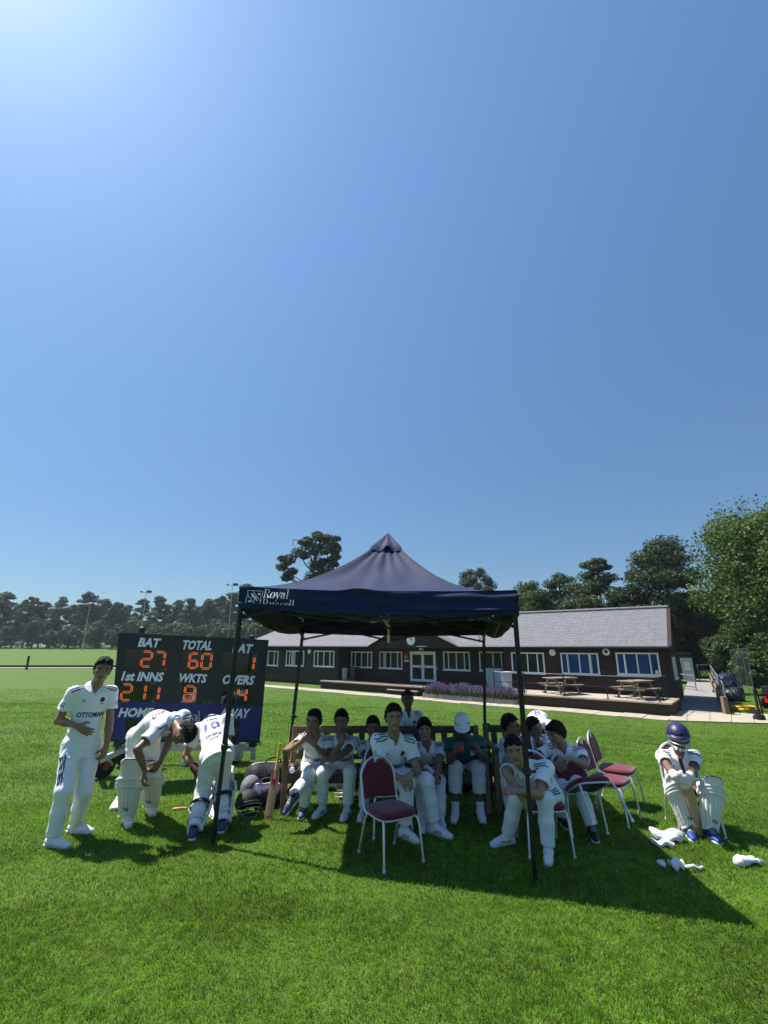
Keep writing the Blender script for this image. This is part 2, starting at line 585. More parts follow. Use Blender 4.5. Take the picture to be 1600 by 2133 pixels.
class Skin:
    """a surface that print can be laid on"""
    def __init__(s, V, F):
        s.t = BVHTree.FromPolygons([tuple(v) for v in V], [tuple(f) for f in F.tolist()])
    def cast(s, p, d, off=.003):
        d = Vector(d).normalized()
        h = s.t.ray_cast(Vector(p), d, 1.2)
        if h[0] is None:
            h2 = s.t.find_nearest(Vector(p))
            return h2[0] + h2[1] * off if h2[0] is not None else Vector(p)
        n = h[1] if h[1].dot(d) < 0 else -h[1]
        return h[0] + n * off
    def near(s, p, off=.003):
        h = s.t.find_nearest(Vector(p))
        return h[0] + h[1] * off, h[1]

def decal(mb, skin, uv, fs, c, x, y, m=0, off=.003):
    """lay flat shapes (uv in metres) on the skin, seen against x cross y"""
    c, x, y = Vector(c), Vector(x).normalized(), Vector(y).normalized()
    n = x.cross(y)
    mb.add([skin.cast(c + x * u + y * v + n * .30, -n, off) for u, v in uv], fs, m)

def ribbon(mb, skin, pts, w, m=0, side=None, off=.003, sub=10):
    """a stripe along pts lying on the skin"""
    P = [Vector(p) for p in pts]; Q = []
    for i in range(len(P) - 1):
        for j in range(sub): Q.append(P[i].lerp(P[i + 1], j / sub))
    Q.append(P[-1])
    S_ = [skin.near(q, off) for q in Q]
    vs = []
    for i, (p, n) in enumerate(S_):
        d = S_[min(i + 1, len(S_) - 1)][0] - S_[max(i - 1, 0)][0]
        if d.length < 1e-7: d = Vector((0, 0, 1))
        s_ = d.cross(n).normalized() * (w / 2)
        vs += [p - s_, p + s_]
    mb.add(vs, [(2 * i, 2 * i + 1, 2 * i + 3, 2 * i + 2) for i in range(len(S_) - 1)], m)
# ------------------------------------------------------------ ground
def grass_mat(name, cols, hi, field=False):
    m = bpy.data.materials.new(name); m.use_nodes = True
    nt = m.node_tree; b = nt.nodes['Principled BSDF']
    b.inputs['Roughness'].default_value = .85; b.inputs['Specular IOR Level'].default_value = .2
    tc = nt.nodes.new('ShaderNodeTexCoord')
    def noise(sc, det=4):
        n = nt.nodes.new('ShaderNodeTexNoise'); n.inputs['Scale'].default_value = sc; n.inputs['Detail'].default_value = det
        nt.links.new(tc.outputs['Object'], n.inputs['Vector']); return n.outputs['Fac']
    def mix(f, a, bcol, lo=.35, hi_=.65):
        r = nt.nodes.new('ShaderNodeMapRange'); r.inputs[1].default_value = lo; r.inputs[2].default_value = hi_
        nt.links.new(f, r.inputs[0])
        x = nt.nodes.new('ShaderNodeMix'); x.data_type = 'RGBA'; nt.links.new(r.outputs[0], x.inputs[0])
        for i, c in ((6, a), (7, bcol)):
            if isinstance(c, tuple): x.inputs[i].default_value = (*c, 1)
            else: nt.links.new(c, x.inputs[i])
        return x.outputs[2]
    c = mix(noise(.35), cols[0], cols[1])
    c = mix(noise(2.3), c, cols[2], .5, .8)
    c = mix(noise(38, 3), c, hi, .5, .85)
    c = mix(noise(90, 3), c, (.012, .02, .006), .58, .95)
    nt.links.new(c, b.inputs['Base Color'])
    n = noise(55, 5)
    bp_ = nt.nodes.new('ShaderNodeBump'); bp_.inputs['Strength'].default_value = .7; bp_.inputs['Distance'].default_value = .04
    nt.links.new(n, bp_.inputs['Height']); nt.links.new(bp_.outputs[0], b.inputs['Normal'])
    return m
M['lawn'] = grass_mat('mown_grass_ground', ((.064, .126, .008), (.048, .108, .007), (.090, .134, .018)), (.125, .168, .03))

xs = np.concatenate([np.linspace(-700, -90, 14), np.linspace(-80, -24, 16), np.linspace(-22, 40, 63), np.linspace(44, 90, 12), np.linspace(100, 700, 14)])
ys = np.concatenate([np.linspace(-120, -4, 8), np.linspace(-2, 44, 93), np.linspace(45, 170, 90), np.linspace(180, 900, 16)])
XX, YY = np.meshgrid(xs, ys, indexing='ij')
VV = np.stack([XX, YY, gz(XX, YY)], -1).reshape(-1, 3)
nyy = len(ys)
ii, jj = np.meshgrid(np.arange(len(xs) - 1), np.arange(nyy - 1), indexing='ij')
a_ = (ii * nyy + jj).ravel()
lawn = mesh_np('ground', VV, np.stack([a_, a_ + nyy, a_ + nyy + 1, a_ + 1], 1), M['lawn'], kind='structure')

# ------------------------------------------------------------ grass blades on the near lawn
def blade_mat():
    m = bpy.data.materials.new('grass_blade'); m.use_nodes = True
    nt = m.node_tree; b = nt.nodes['Principled BSDF']; out = nt.nodes['Material Output']
    b.inputs['Roughness'].default_value = .5; b.inputs['Specular IOR Level'].default_value = .35
    hi = nt.nodes.new('ShaderNodeHairInfo')
    cr = nt.nodes.new('ShaderNodeValToRGB')
    e = cr.color_ramp.elements
    e[0].position = 0; e[0].color = (.042, .140, .005, 1); e[1].position = .5; e[1].color = (.115, .285, .007, 1)
    x = e.new(.86); x.color = (.26, .37, .035, 1)
    x = e.new(.95); x.color = (.36, .34, .15, 1)
    nt.links.new(hi.outputs['Random'], cr.inputs[0])
    # broad patches, tied to the place
    geo = nt.nodes.new('ShaderNodeNewGeometry')
    nz = nt.nodes.new('ShaderNodeTexNoise'); nz.inputs['Scale'].default_value = 1.1; nz.inputs['Detail'].default_value = 4
    nt.links.new(geo.outputs['Position'], nz.inputs['Vector'])
    r = nt.nodes.new('ShaderNodeMapRange'); r.inputs[1].default_value = .3; r.inputs[2].default_value = .7; r.inputs[3].default_value = .62; r.inputs[4].default_value = 1.38
    nt.links.new(nz.outputs['Fac'], r.inputs[0])
    nz2 = nt.nodes.new('ShaderNodeTexNoise'); nz2.inputs['Scale'].default_value = 11; nz2.inputs['Detail'].default_value = 3
    nt.links.new(geo.outputs['Position'], nz2.inputs['Vector'])
    r2_ = nt.nodes.new('ShaderNodeMapRange'); r2_.inputs[1].default_value = .32; r2_.inputs[2].default_value = .68; r2_.inputs[3].default_value = .62; r2_.inputs[4].default_value = 1.34
    nt.links.new(nz2.outputs['Fac'], r2_.inputs[0])
    pr_ = nt.nodes.new('ShaderNodeMath'); pr_.operation = 'MULTIPLY'; nt.links.new(r.outputs[0], pr_.inputs[0]); nt.links.new(r2_.outputs[0], pr_.inputs[1])
    # yellower, drier drifts
    nz3 = nt.nodes.new('ShaderNodeTexNoise'); nz3.inputs['Scale'].default_value = .7; nz3.inputs['Detail'].default_value = 5
    nt.links.new(geo.outputs['Position'], nz3.inputs['Vector'])
    r3_ = nt.nodes.new('ShaderNodeMapRange'); r3_.inputs[1].default_value = .5; r3_.inputs[2].default_value = .72; r3_.inputs[4].default_value = .42
    nt.links.new(nz3.outputs['Fac'], r3_.inputs[0])
    dry = nt.nodes.new('ShaderNodeMix'); dry.data_type = 'RGBA'; dry.inputs[7].default_value = (.15, .225, .03, 1)
    nt.links.new(r3_.outputs[0], dry.inputs[0]); nt.links.new(cr.outputs[0], dry.inputs[6])
    mu = nt.nodes.new('ShaderNodeVectorMath'); mu.operation = 'SCALE'
    nt.links.new(dry.outputs[2], mu.inputs[0]); nt.links.new(pr_.outputs[0], mu.inputs['Scale'])
    nt.links.new(mu.outputs[0], b.inputs['Base Color'])
    tr = nt.nodes.new('ShaderNodeBsdfTranslucent'); nt.links.new(mu.outputs[0], tr.inputs[0])
    ms = nt.nodes.new('ShaderNodeMixShader'); ms.inputs[0].default_value = .42
    nt.links.new(b.outputs[0], ms.inputs[1]); nt.links.new(tr.outputs[0], ms.inputs[2]); nt.links.new(ms.outputs[0], out.inputs[0])
    return m

def grass(name, bands):
    P0, L, Wd = [], [], []
    g = np.random.default_rng(11)
    for (y0, y1, dens, ln, w) in bands:
        n = int((y1 - y0) * (y1 + y0) * .92 * dens)
        y = np.sqrt(g.uniform(y0 ** 2, y1 ** 2, n)); x = g.uniform(-.92, .92, n) * y
        # thinner and thicker patches
        k = .5 + .5 * np.sin(x * 2.1 + 1.3 * np.sin(y * 1.7)) * np.sin(y * 2.6 + np.sin(x * 3.1))
        keep = g.uniform(0, 1, n) < .72 + .28 * k
        x, y, k = x[keep], y[keep], k[keep]
        P0.append(np.stack([x, y, gz(x, y)], 1)); L.append(ln * g.uniform(.55, 1.25, len(x)) * (.8 + .35 * k)); Wd.append(np.full(len(x), w) * g.uniform(.7, 1.3, len(x)))
    P0 = np.concatenate(P0); L = np.concatenate(L); Wd = np.concatenate(Wd); n = len(P0)
    # lean: by clump and by blade
    ca = 6.28 * (np.sin(P0[:, 0] * 5.3 + 2 * np.sin(P0[:, 1] * 3.7)) + np.sin(P0[:, 1] * 6.1 + 2 * np.sin(P0[:, 0] * 4.1))) * .4
    an = ca + g.normal(0, 1.6, n); ln = np.abs(g.normal(.5, .28, n))
    dx, dy = np.cos(an) * ln, np.sin(an) * ln
    up = np.sqrt(np.clip(1 - ln ** 2 * .6, .15, 1))
    pts = np.zeros((n, 3, 3), np.float32)
    pts[:, 0] = P0 - [0, 0, .004]
    pts[:, 1] = P0 + np.stack([dx * .35, dy * .35, up * .6], 1) * L[:, None]
    pts[:, 2] = P0 + np.stack([dx * 1.0, dy * 1.0, up * .95], 1) * L[:, None]
    cu = bpy.data.hair_curves.new(name)
    cu.add_curves([3] * n)
    cu.attributes['position'].data.foreach_set('vector', pts.ravel())
    rad = np.stack([Wd, Wd * .8, Wd * .15], 1).astype(np.float32)
    ra = cu.attributes.get('radius') or cu.attributes.new('radius', 'FLOAT', 'POINT')
    ra.data.foreach_set('value', rad.ravel())
    cu.materials.append(blade_mat())
    o = bpy.data.objects.new(name, cu); COL.objects.link(o)
    o['kind'] = 'stuff'; o['label'] = 'short mown bright green grass of the lawn'
    return o
grass('grass', [(2.3, 4.2, 13000, .025, .0017), (4.2, 6.5, 6400, .026, .0021), (6.5, 10, 2200, .027, .0029), (10, 15, 800, .028, .0044), (15, 22, 260, .028, .0066), (22, 34, 80, .028, .010)])

# ------------------------------------------------------------ helpers in the pavilion's own directions: s along the front, q out of it
def W(s, q, z): return WA + WD * s + WN * q + Vector((0, 0, z))
def wall_s(px, q, py=1380):
    d = ray(px, py); b = WA + WN * q
    den = WD.x * d.y - WD.y * d.x
    return -(b.x * d.y - b.y * d.x) / den
def wall_z(px, py, q):
    h = plane_hit(px, py, WA + WN * q, WN); return h.z

FLOOR = -0.46
# paths, slabs and ramp -------------------------------------------------------
def slab(name, outline, z0, z1, material, label=None):
    mb = MB(); n = len(outline)
    vs = [Vector((p.x, p.y, z0)) for p in outline] + [Vector((p.x, p.y, z1)) for p in outline]
    mb.add(vs, [tuple(range(n, 2 * n))] + [(i, (i + 1) % n, n + (i + 1) % n, n + i) for i in range(n)])
    o = mb.build(name, material); o['kind'] = 'structure'
    if label: o['label'] = label
    return o
sL, sR = wall_s(520, 3.2, 1425), wall_s(1396, 3.2, 1490)
path = bpy.data.objects.new('path', None); COL.objects.link(path); path['kind'] = 'structure'
path['label'] = 'strip of pale concrete edging slabs in front of the dark pavilion'
n = 30
g = np.random.default_rng(3)
for i in range(n):
    a, b = sR + (sL - sR) * i / n, sR + (sL - sR) * (i + 1) / n - .02
    mb = MB(); j = g.uniform(-.012, .012)
    q0, q1 = 2.68, 3.95 + g.uniform(-.05, .05)
    pts = [W(a, q0, 0), W(a, q1, 0), W(b, q1, 0), W(b, q0, 0)]
    vs = [p + Vector((0, 0, -1.1)) for p in pts] + [p + Vector((0, 0, -.955 + j)) for p in pts]
    mb.add(vs, [(4, 5, 6, 7), (0, 1, 5, 4), (1, 2, 6, 5), (2, 3, 7, 6), (3, 0, 4, 7)])
    mb.build('paving_slab', M['concrete'], path)
# slab in front of the ramp
apron = bpy.data.objects.new('pavement', None); COL.objects.link(apron); apron['kind'] = 'structure'
for k, (a, b) in enumerate([(1396, 1432), (1432, 1480), (1480, 1525), (1525, 1572), (1572, 1625)]):
    f = lambda p: 1480 + (p - 1400) * .05
    h = lambda p: 1503 + (p - 1400) * .03
    P = [G(a, f(a)), G(a, h(a)), G(b - 1, h(b)), G(b - 1, f(b))]
    mb = MB(); vs = [Vector((p.x, p.y, -1.1)) for p in P] + [Vector((p.x, p.y, -.95 - .004 * (k % 2))) for p in P]
    mb.add(vs, [(4, 5, 6, 7), (0, 1, 5, 4), (1, 2, 6, 5), (2, 3, 7, 6), (3, 0, 4, 7)])
    mb.build('concrete_slab', M['concrete'], apron)
# ramp
def atz(px, py, z):
    d = ray(px, py); return Vector((0, 0, CAM_H)) + d * ((z - CAM_H) / d.z)
r0, r1 = atz(1410, 1482, -.95), atz(1507, 1486, -.95)
r2, r3 = atz(1480, 1421, -.85), atz(1432, 1421, -.85)
r4 = r2 + (r2 - r1).normalized() * 4 + Vector((0, 0, 0)); r5 = r3 + (r3 - r0).normalized() * 4
r4.z = r5.z = -.84
mb = MB()
mb.add([r0, r1, r2, r3, r4, r5] + [Vector((p.x, p.y, -1.15)) for p in (r0, r1, r2, r3, r4, r5)],
       [(0, 1, 2, 3), (3, 2, 4, 5), (1, 7, 8, 2), (2, 8, 10, 4), (0, 3, 9, 6), (3, 5, 11, 9), (0, 6, 7, 1)])
rp = mb.build('path_ramp', M['concrete2']); rp['kind'] = 'structure'; rp['label'] = 'grey concrete ramp rising beside the end of the pavilion'

# far track on the left with its dark edging board and one post
tr0, tr1 = G(-150, 1392), G(620, 1392)
mb = MB()
yy = tr0.y
mb.box((-70, yy, float(gz(-30, yy)) + .03), (150, 1.9, .08), m=0)
t = mb.build('track_path', M['concrete']); t['kind'] = 'structure'
mb = MB(); mb.box((-70, yy + 1.4, float(gz(-30, yy)) + .15), (150, .12, .34))
e = obj('timber_edging', mb, M['stain'], 'long low dark board edging the far side of the pale track', 'edging')
p = G(55, 1395)
mb = MB(); mb.beam(p + Vector((0, 0, -.1)), p + Vector((.0, 0, 1.6)), .2, .2, Vector((0, 1, 0)), bev=.02)
obj('wooden_post', mb, M['stain'], 'dark leaning wooden post beside the pale track on the far left', 'post')
# ------------------------------------------------------------ the pavilion
bs = W(0, 0, -1.0)
pav = thing('pavilion', 'long low dark brown timber cricket pavilion with grey roof and white windows', 'building', tuple(bs))
EAVE, RIDGE, HALF = CAM_H, CAM_H + 1.92, 3.25
BASE = -1.02
sA, sB, sC, sD = 0.0, wall_s(1053, 0), wall_s(706, 0), wall_s(508, 0)
REC = -1.2
def glass_mat(name, tint, tr=.55):
    m = bpy.data.materials.new(name); m.use_nodes = True
    nt = m.node_tree; b = nt.nodes['Principled BSDF']; out = nt.nodes['Material Output']
    b.inputs['Base Color'].default_value = (*tint, 1); b.inputs['Roughness'].default_value = .03; b.inputs['Specular IOR Level'].default_value = .7
    t = nt.nodes.new('ShaderNodeBsdfTransparent'); t.inputs[0].default_value = (.8, .87, .85, 1)
    ms = nt.nodes.new('ShaderNodeMixShader'); ms.inputs[0].default_value = tr
    nt.links.new(b.outputs[0], ms.inputs[1]); nt.links.new(t.outputs[0], ms.inputs[2]); nt.links.new(ms.outputs[0], out.inputs[0])
    return m
M['glass'] = glass_mat('window_glass', (.02, .025, .025), .68)
M['blue_curtain'] = mat('blue_curtain', (.02, .12, .50), .8, .2, var=.25, vscale=7, stretch=(3, 3, .4))
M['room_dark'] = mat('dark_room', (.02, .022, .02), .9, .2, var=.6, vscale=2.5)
M['soffit'] = mat('gutter_black', (.012, .011, .011), .5, .4)
M['paper'] = mat('paper_white', (.75, .75, .72), .7)
M['red_sign'] = mat('dark_red_sign', (.19, .012, .02), .5)
gb = np.random.default_rng(5)

def boards(s0, s1, q, z0, z1, step=.15, dirv=None, o=None, nrm=None):
    """lapped horizontal boards on a wall from o along dirv"""
    mb = MB(); n = max(1, round((z1 - z0) / step)); st = (z1 - z0) / n
    for i in range(n):
        z = z0 + i * st; L = s1 - s0; pos = s0; k = 0
        while pos < s1 - .01:
            e = min(s1, pos + gb.uniform(3.2, 4.6))
            if s1 - e < .8: e = s1
            j = gb.uniform(0, .003)
            A, B = o + dirv * pos, o + dirv * (e - .004)
            vs = [A + nrm * (.026 + j) + Z3 * (z - .01), B + nrm * (.026 + j) + Z3 * (z - .01), B + nrm * (.008 + j) + Z3 * (z + st), A + nrm * (.008 + j) + Z3 * (z + st),
                  A + Z3 * (z - .01), B + Z3 * (z - .01), B + Z3 * (z + st), A + Z3 * (z + st)]
            mb.add(vs, [(0, 1, 2, 3), (4, 5, 1, 0), (0, 3, 7, 4), (1, 5, 6, 2)], int(gb.integers(0, 2)))
            pos = e
    return mb
def wall(o, d, n_, L, z0, z1, name='wall'):
    mb = MB(); A, B = o.copy(), o + d * L
    mb.add([A + Z3 * z0, B + Z3 * z0, B + Z3 * z1, A + Z3 * z1] + [p - n_ * .16 for p in (A + Z3 * z0, B + Z3 * z0, B + Z3 * z1, A + Z3 * z1)],
           [(0, 1, 2, 3), (7, 6, 5, 4), (0, 4, 5, 1), (1, 5, 6, 2), (2, 6, 7, 3), (3, 7, 4, 0)])
    w = mb.build(name, M['stain'], pav)
    b = boards(0, L, 0, z0 + .25, z1, o=o, dirv=d, nrm=n_)
    b_ = b.build('weatherboards', [M['stain'], M['stain2']], w); b_['kind'] = 'stuff'
    return w
O0 = Vector((WA.x, WA.y, 0))
wall(O0, WD, WN, sB, BASE, EAVE)                                           # right wing
wall(O0 + WD * sB + WN * REC, WD, WN, sC - sB, BASE, EAVE)                 # set-back middle
wall(O0 + WD * sC, WD, WN, sD - sC, BASE, EAVE)                            # left wing
wall(O0 + WD * sB - WD * .001, -WN, WD, -REC - .02, BASE, EAVE)            # returns
wall(O0 + WD * (sC) + WN * REC, WN, -WD, -REC - .02, BASE, EAVE)
SKW = .075
be = O0 - WN * (2 * HALF - .3) + WD * (SKW * (2 * HALF - .3)); ed = (O0 - be); eL = ed.length; ed.normalize(); en = Vector((-ed.y, ed.x, 0)); en = en if en.dot(-WD) > 0 else -en
wall(be, ed, en, eL, BASE, EAVE)        # right end
wall(O0 + WD * sD, -WN, WD, 2 * HALF - .3, BASE, EAVE)
wall(be + WD * .05, WD, -WN, sD - .6, BASE, EAVE)
# corner boards
for s_, q_ in ((0, .02), (sB, .02), (sC, .02)):
    mb = MB(); mb.beam(W(s_, q_, BASE), W(s_, q_, EAVE), .11, .11, WN); mb.build('corner_board', M['stain'], pav)

# roof: front slope, back slope, gable on the right, hip on the left; tiles laid in courses
roof_q0, roof_mid = .38, -(HALF - .15)
roof_q1 = 2 * roof_mid - roof_q0
s_r0, s_r1 = -.12, sD + .25
hipL = 3.0
def RP(s_, f, side=0, dz=0):
    """point on the roof: f = 0 eave .. 1 ridge"""
    q = roof_q0 + (roof_mid - roof_q0) * f if side == 0 else roof_q1 + (roof_mid - roof_q1) * f
    k = max(0, 1 - (s_ - s_r0) / 3.0) if s_ < s_r0 + 3 else 0
    return W(s_ + k * SKW * max(0, roof_q0 - q), q, EAVE - .05 + (RIDGE - EAVE + .05) * f + dz)
mb = MB()
mb.quad(RP(s_r0, 0), RP(s_r1, 0), RP(s_r1 - hipL, 1), RP(s_r0, 1))
mb.quad(RP(s_r1, 0, 1), RP(s_r0, 0, 1), RP(s_r0, 1, 1), RP(s_r1 - hipL, 1, 1))
mb.add([RP(s_r1, 0), RP(s_r1, 0, 1), RP(s_r1 - hipL, 1)], [(0, 1, 2)])
mb.quad(RP(s_r0, 0, 0, -.08), RP(s_r1, 0, 0, -.08), RP(s_r1, 0, 1, -.08), RP(s_r0, 0, 1, -.08))
roof = mb.build('roof', M['slate'], pav)
mb = MB(); rows = 21; tile = .62
for side in (0,):
    for i in range(rows):
        f0, f1 = i / rows, (i + 1) / rows
        sl = s_r0; off = tile * .5 * (i % 2)
        end = s_r1 - hipL * f0
        pos = sl - off
        while pos < end:
            a, b = max(sl, pos), min(end, pos + tile - .012)
            pos += tile
            if b - a < .05: continue
            h = .018 + gb.uniform(0, .005)
            A, B, Cc, D = RP(a, f0, 0, h), RP(b, f0, 0, h), RP(min(b, s_r1 - hipL * f1), f1 + .01, 0, .008), RP(min(a, s_r1 - hipL * f1), f1 + .01, 0, .008)
            A2, B2 = RP(a, f0, 0, 0), RP(b, f0, 0, 0)
            mb.add([A, B, Cc, D, A2, B2], [(0, 1, 2, 3), (4, 5, 1, 0), (0, 3, 4), (1, 5, 2)])
tl = mb.build('roof_tiles', M['slate'], roof); tl['kind'] = 'stuff'
mb = MB(); mb.tube([RP(s_r0, 1, 0, .05), RP(s_r1 - hipL, 1, 0, .05)], .09, 8); mb.build('ridge_cap', M['slate'], roof, 50)
mb = MB(); mb.tube([RP(s_r0, 0, 0, -.05) + WN * .06, RP(s_r1, 0, 0, -.05) + WN * .06], .055, 8); mb.build('gutter', M['soffit'], pav, 50)
mb = MB(); mb.beam(RP(s_r0, 0, 0, -.09) + WN * .01, RP(s_r1, 0, 0, -.09) + WN * .01, .04, .16, WN); mb.build('fascia', M['soffit'], pav)
# right gable end wall and its barge boards
mb = MB()
for dx in (0.0,):
    mb.add([W(dx, 0, EAVE), W(dx - 2 * roof_mid * SKW, 2 * roof_mid, EAVE), W(dx - roof_mid * SKW, roof_mid, RIDGE - .08)], [(0, 1, 2)])
mb.build('gable_wall', M['stain'], pav)
for a, b in ((0, 1), (1, 0)):
    mb = MB()
    mb.beam(RP(s_r0 - .01, 0, a, .0), RP(s_r0 - .01, 1, a, .0), .04, .17, -WD); mb.build('barge_board', M['stain'], pav)
# end-wall window seen at a slant, small box and lamp
def window(o, d, n_, w, h, z, curtain=None, panes=4, paper=False, openc=()):
    """a white frame w x h whose lower left corner is o + d*0, z"""
    f = MB(); P = lambda x, y, k: o + d * x + Z3 * (z + y) + n_ * k
    fw, dp = .065, .09
    def bar(x0, y0, x1, y1, k0=.02, k1=.085):
        vs = [P(x, y, k) for k in (k0, k1) for (x, y) in ((x0, y0), (x1, y0), (x1, y1), (x0, y1))]
        f.add(vs, [(4, 5, 6, 7), (0, 1, 5, 4), (1, 2, 6, 5), (2, 3, 7, 6), (3, 0, 4, 7)])
    bar(0, 0, w, fw); bar(0, h - fw, w, h); bar(0, fw, fw, h - fw); bar(w - fw, fw, w, h - fw)
    bar(-.04, -.045, w + .04, -.001, .02, .13)
    cuts = [0, .2, .5, .8, 1] if panes == 4 else [i / panes for i in range(panes + 1)]
    for c in cuts[1:-1]: bar(w * c - .028, fw, w * c + .028, h - fw, .02, .08)
    for i, c in enumerate(openc):   # opened casement standing out
        x = w * c
        vs = [P(x, fw, .08), P(x + .02, fw, .34), P(x + .02, h - fw, .34), P(x, h - fw, .08), P(x + .035, fw, .08), P(x + .055, fw, .34), P(x + .055, h - fw, .34), P(x + .035, h - fw, .08)]
        f.add(vs, [(3, 2, 1, 0), (4, 5, 6, 7), (0, 1, 5, 4), (2, 3, 7, 6), (1, 2, 6, 5)])
    wi = f.build('window', M['upvc'], pav)
    for a, b in zip(cuts[:-1], cuts[1:]):
        p = MB(); p.quad(P(w * a + .03, fw, .055), P(w * b - .03, fw, .055), P(w * b - .03, h - fw, .055), P(w * a + .03, h - fw, .055))
        p.build('pane', M['glass'], wi)
    c = MB()
    if curtain:
        c.grid(lambda u, v: P(fw + (w - 2 * fw) * u, fw + (h - 2 * fw) * v, .036 + .008 * math.sin(u * 40)), 60, 2)
        c.build('curtain', M['blue_curtain'], wi, 60)
    else:
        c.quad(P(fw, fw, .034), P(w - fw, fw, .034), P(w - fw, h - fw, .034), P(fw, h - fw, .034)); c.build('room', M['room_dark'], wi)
    if paper:
        p = MB(); p.quad(P(w - .22, .08, .088), P(w - .09, .08, .088), P(w - .09, .24, .088), P(w - .22, .24, .088)); p.build('notice', M['paper'], wi)
    return wi
def window_px(x0, x1, y0, y1, q, **k):
    s0, s1 = wall_s(x1, q), wall_s(x0, q)
    xm = (x0 + x1) / 2
    zt, zb = wall_z(xm, y0, q), wall_z(xm, y1, q)
    # the photograph's left is the far end, so the window runs from s1 back to s0
    return window(O0 + WN * q + WD * s1, -WD, WN, s1 - s0, zt - zb, zb, **k)
window_px(1067, 1135, 1359, 1402, 0)
window_px(1170, 1248, 1360, 1404.5, 0, curtain=1, openc=(.2, .78))
window_px(1285, 1374, 1359.5, 1406, 0, curtain=1, openc=(.22, .8), paper=True)
for x0, x1, y1 in ((733, 776, 1390), (792, 839, 1392.5), (925, 980, 1396), (1000, 1058, 1398)):
    window_px(x0, x1, 1357.5, y1, REC, openc=(.3,) if x0 == 792 else ())
for x0, x1, y1 in ((541, 580, 1386), (597, 634, 1387), (655, 697, 1388.5)):
    window_px(x0, x1, 1355.5, y1, 0, openc=(.45,) if x0 < 600 else ())
window(O0 - ed * 2.6, ed, en, 1.6, 1.0, FLOOR + .75, panes=3)
# double door
s0, s1 = wall_s(909, REC), wall_s(856, REC)
dz0, dz1 = FLOOR - .02, wall_z(882, 1357, REC)
dw, dh = s1 - s0, dz1 - dz0
dO = O0 + WN * REC + WD * s1
P = lambda x, y, k: dO - WD * x + Z3 * (dz0 + y) + WN * k
def pbar(mb, x0, y0, x1, y1, k0=.02, k1=.1):
    vs = [P(x, y, k) for k in (k0, k1) for (x, y) in ((x0, y0), (x1, y0), (x1, y1), (x0, y1))]
    mb.add(vs, [(4, 5, 6, 7), (0, 1, 5, 4), (1, 2, 6, 5), (2, 3, 7, 6), (3, 0, 4, 7)])
fr = MB(); pbar(fr, 0, 0, .07, dh); pbar(fr, dw - .07, 0, dw, dh); pbar(fr, .07, dh - .07, dw - .07, dh)
fr.build('door_frame', M['upvc'], pav)
for i in (0, 1):
    x0 = .075 + i * (dw / 2 - .073); x1 = x0 + dw / 2 - .077
    d = MB(); k = (.03, .09)
    pbar(d, x0, .02, x0 + .1, dh - .075, *k); pbar(d, x1 - .1, .02, x1, dh - .075, *k)
    pbar(d, x0 + .1, .02, x1 - .1, .17, *k); pbar(d, x0 + .1, dh - .2, x1 - .1, dh - .075, *k); pbar(d, x0 + .1, dh * .5 - .07, x1 - .1, dh * .5 + .07, *k)
    dd = d.build('door', M['upvc'], pav)
    for ya, yb in ((.17, dh * .5 - .07), (dh * .5 + .07, dh - .2)):
        p = MB(); p.quad(P(x0 + .1, ya, .06), P(x1 - .1, ya, .06), P(x1 - .1, yb, .06), P(x0 + .1, yb, .06)); p.build('pane', M['glass'], dd)
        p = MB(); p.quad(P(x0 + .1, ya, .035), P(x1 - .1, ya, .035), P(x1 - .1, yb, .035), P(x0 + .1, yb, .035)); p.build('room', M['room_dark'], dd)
    hx = x1 - .05 if i == 0 else x0 + .05; sg = -1 if i == 0 else 1
    h = MB(); h.tube([P(hx, dh * .5 + .25 * math.cos(a), .1 + .02) - WD * (sg * -.16 * -math.sin(a)) for a in np.linspace(0, math.pi, 11)], .016, 6); h.build('door_handle', M['steel'], dd, 60)
# small things fixed to the wall
def disc(name, px, py, r, q, m, parent=pav):
    c = plane_hit(px, py, WA + WN * q, WN); mb = MB(); mb.lathe([(r, 0), (r, .05), (r * .9, .065)], c + WN * .0, WN, 24); return mb.build(name, m, parent, 40)
disc('wall_light', 645, 1357, .17, .03, M['upvc']); disc('wall_light', 1151, 1359, .17, .03, M['upvc'])
ab = disc('alarm_box', 1263, 1358, .17, .03, M['upvc'])
c = plane_hit(1263, 1357.5, WA + WN * .03, WN); mb = MB(); mb.lathe([(.085, 0), (.08, .012)], c + WN * .067, WN, 20); mb.build('alarm_badge', M['navy_print'], ab)
mb = MB(); c = plane_hit(879, 1352, WA + WN * REC, WN); mb.box(c + WN * .08, (.3, .14, .13), frame(WN), bev=.02); mb.build('door_lamp', M['upvc'], pav)
mb = MB(); c = plane_hit(847.5, 1367, WA + WN * REC, WN); mb.box(c + WN * .045, (.34, .04, .46), frame(WN)); sg_ = mb.build('sign', M['red_sign'], pav)
mb = MB()
for k in range(3): mb.box(c + WN * .068 + Z3 * (.0 - .07 * k) + WD * (.03 * k), (.2 - .06 * k, .004, .025), frame(WN))
mb.build('sign_lettering', M['white_print'], sg_)
mb = MB(); c = plane_hit(847.5, 1376.5, WA + WN * REC, WN); mb.box(c + WN * .04, (.36, .03, .11), frame(WN)); mb.build('name_plate', M['paper'], pav)
mb = MB(); c = plane_hit(911, 1392, WA + WN * REC, WN); mb.box(c + WN * .04, (.07, .04, .12), frame(WN)); mb.build('door_bell', M['paper'], pav)
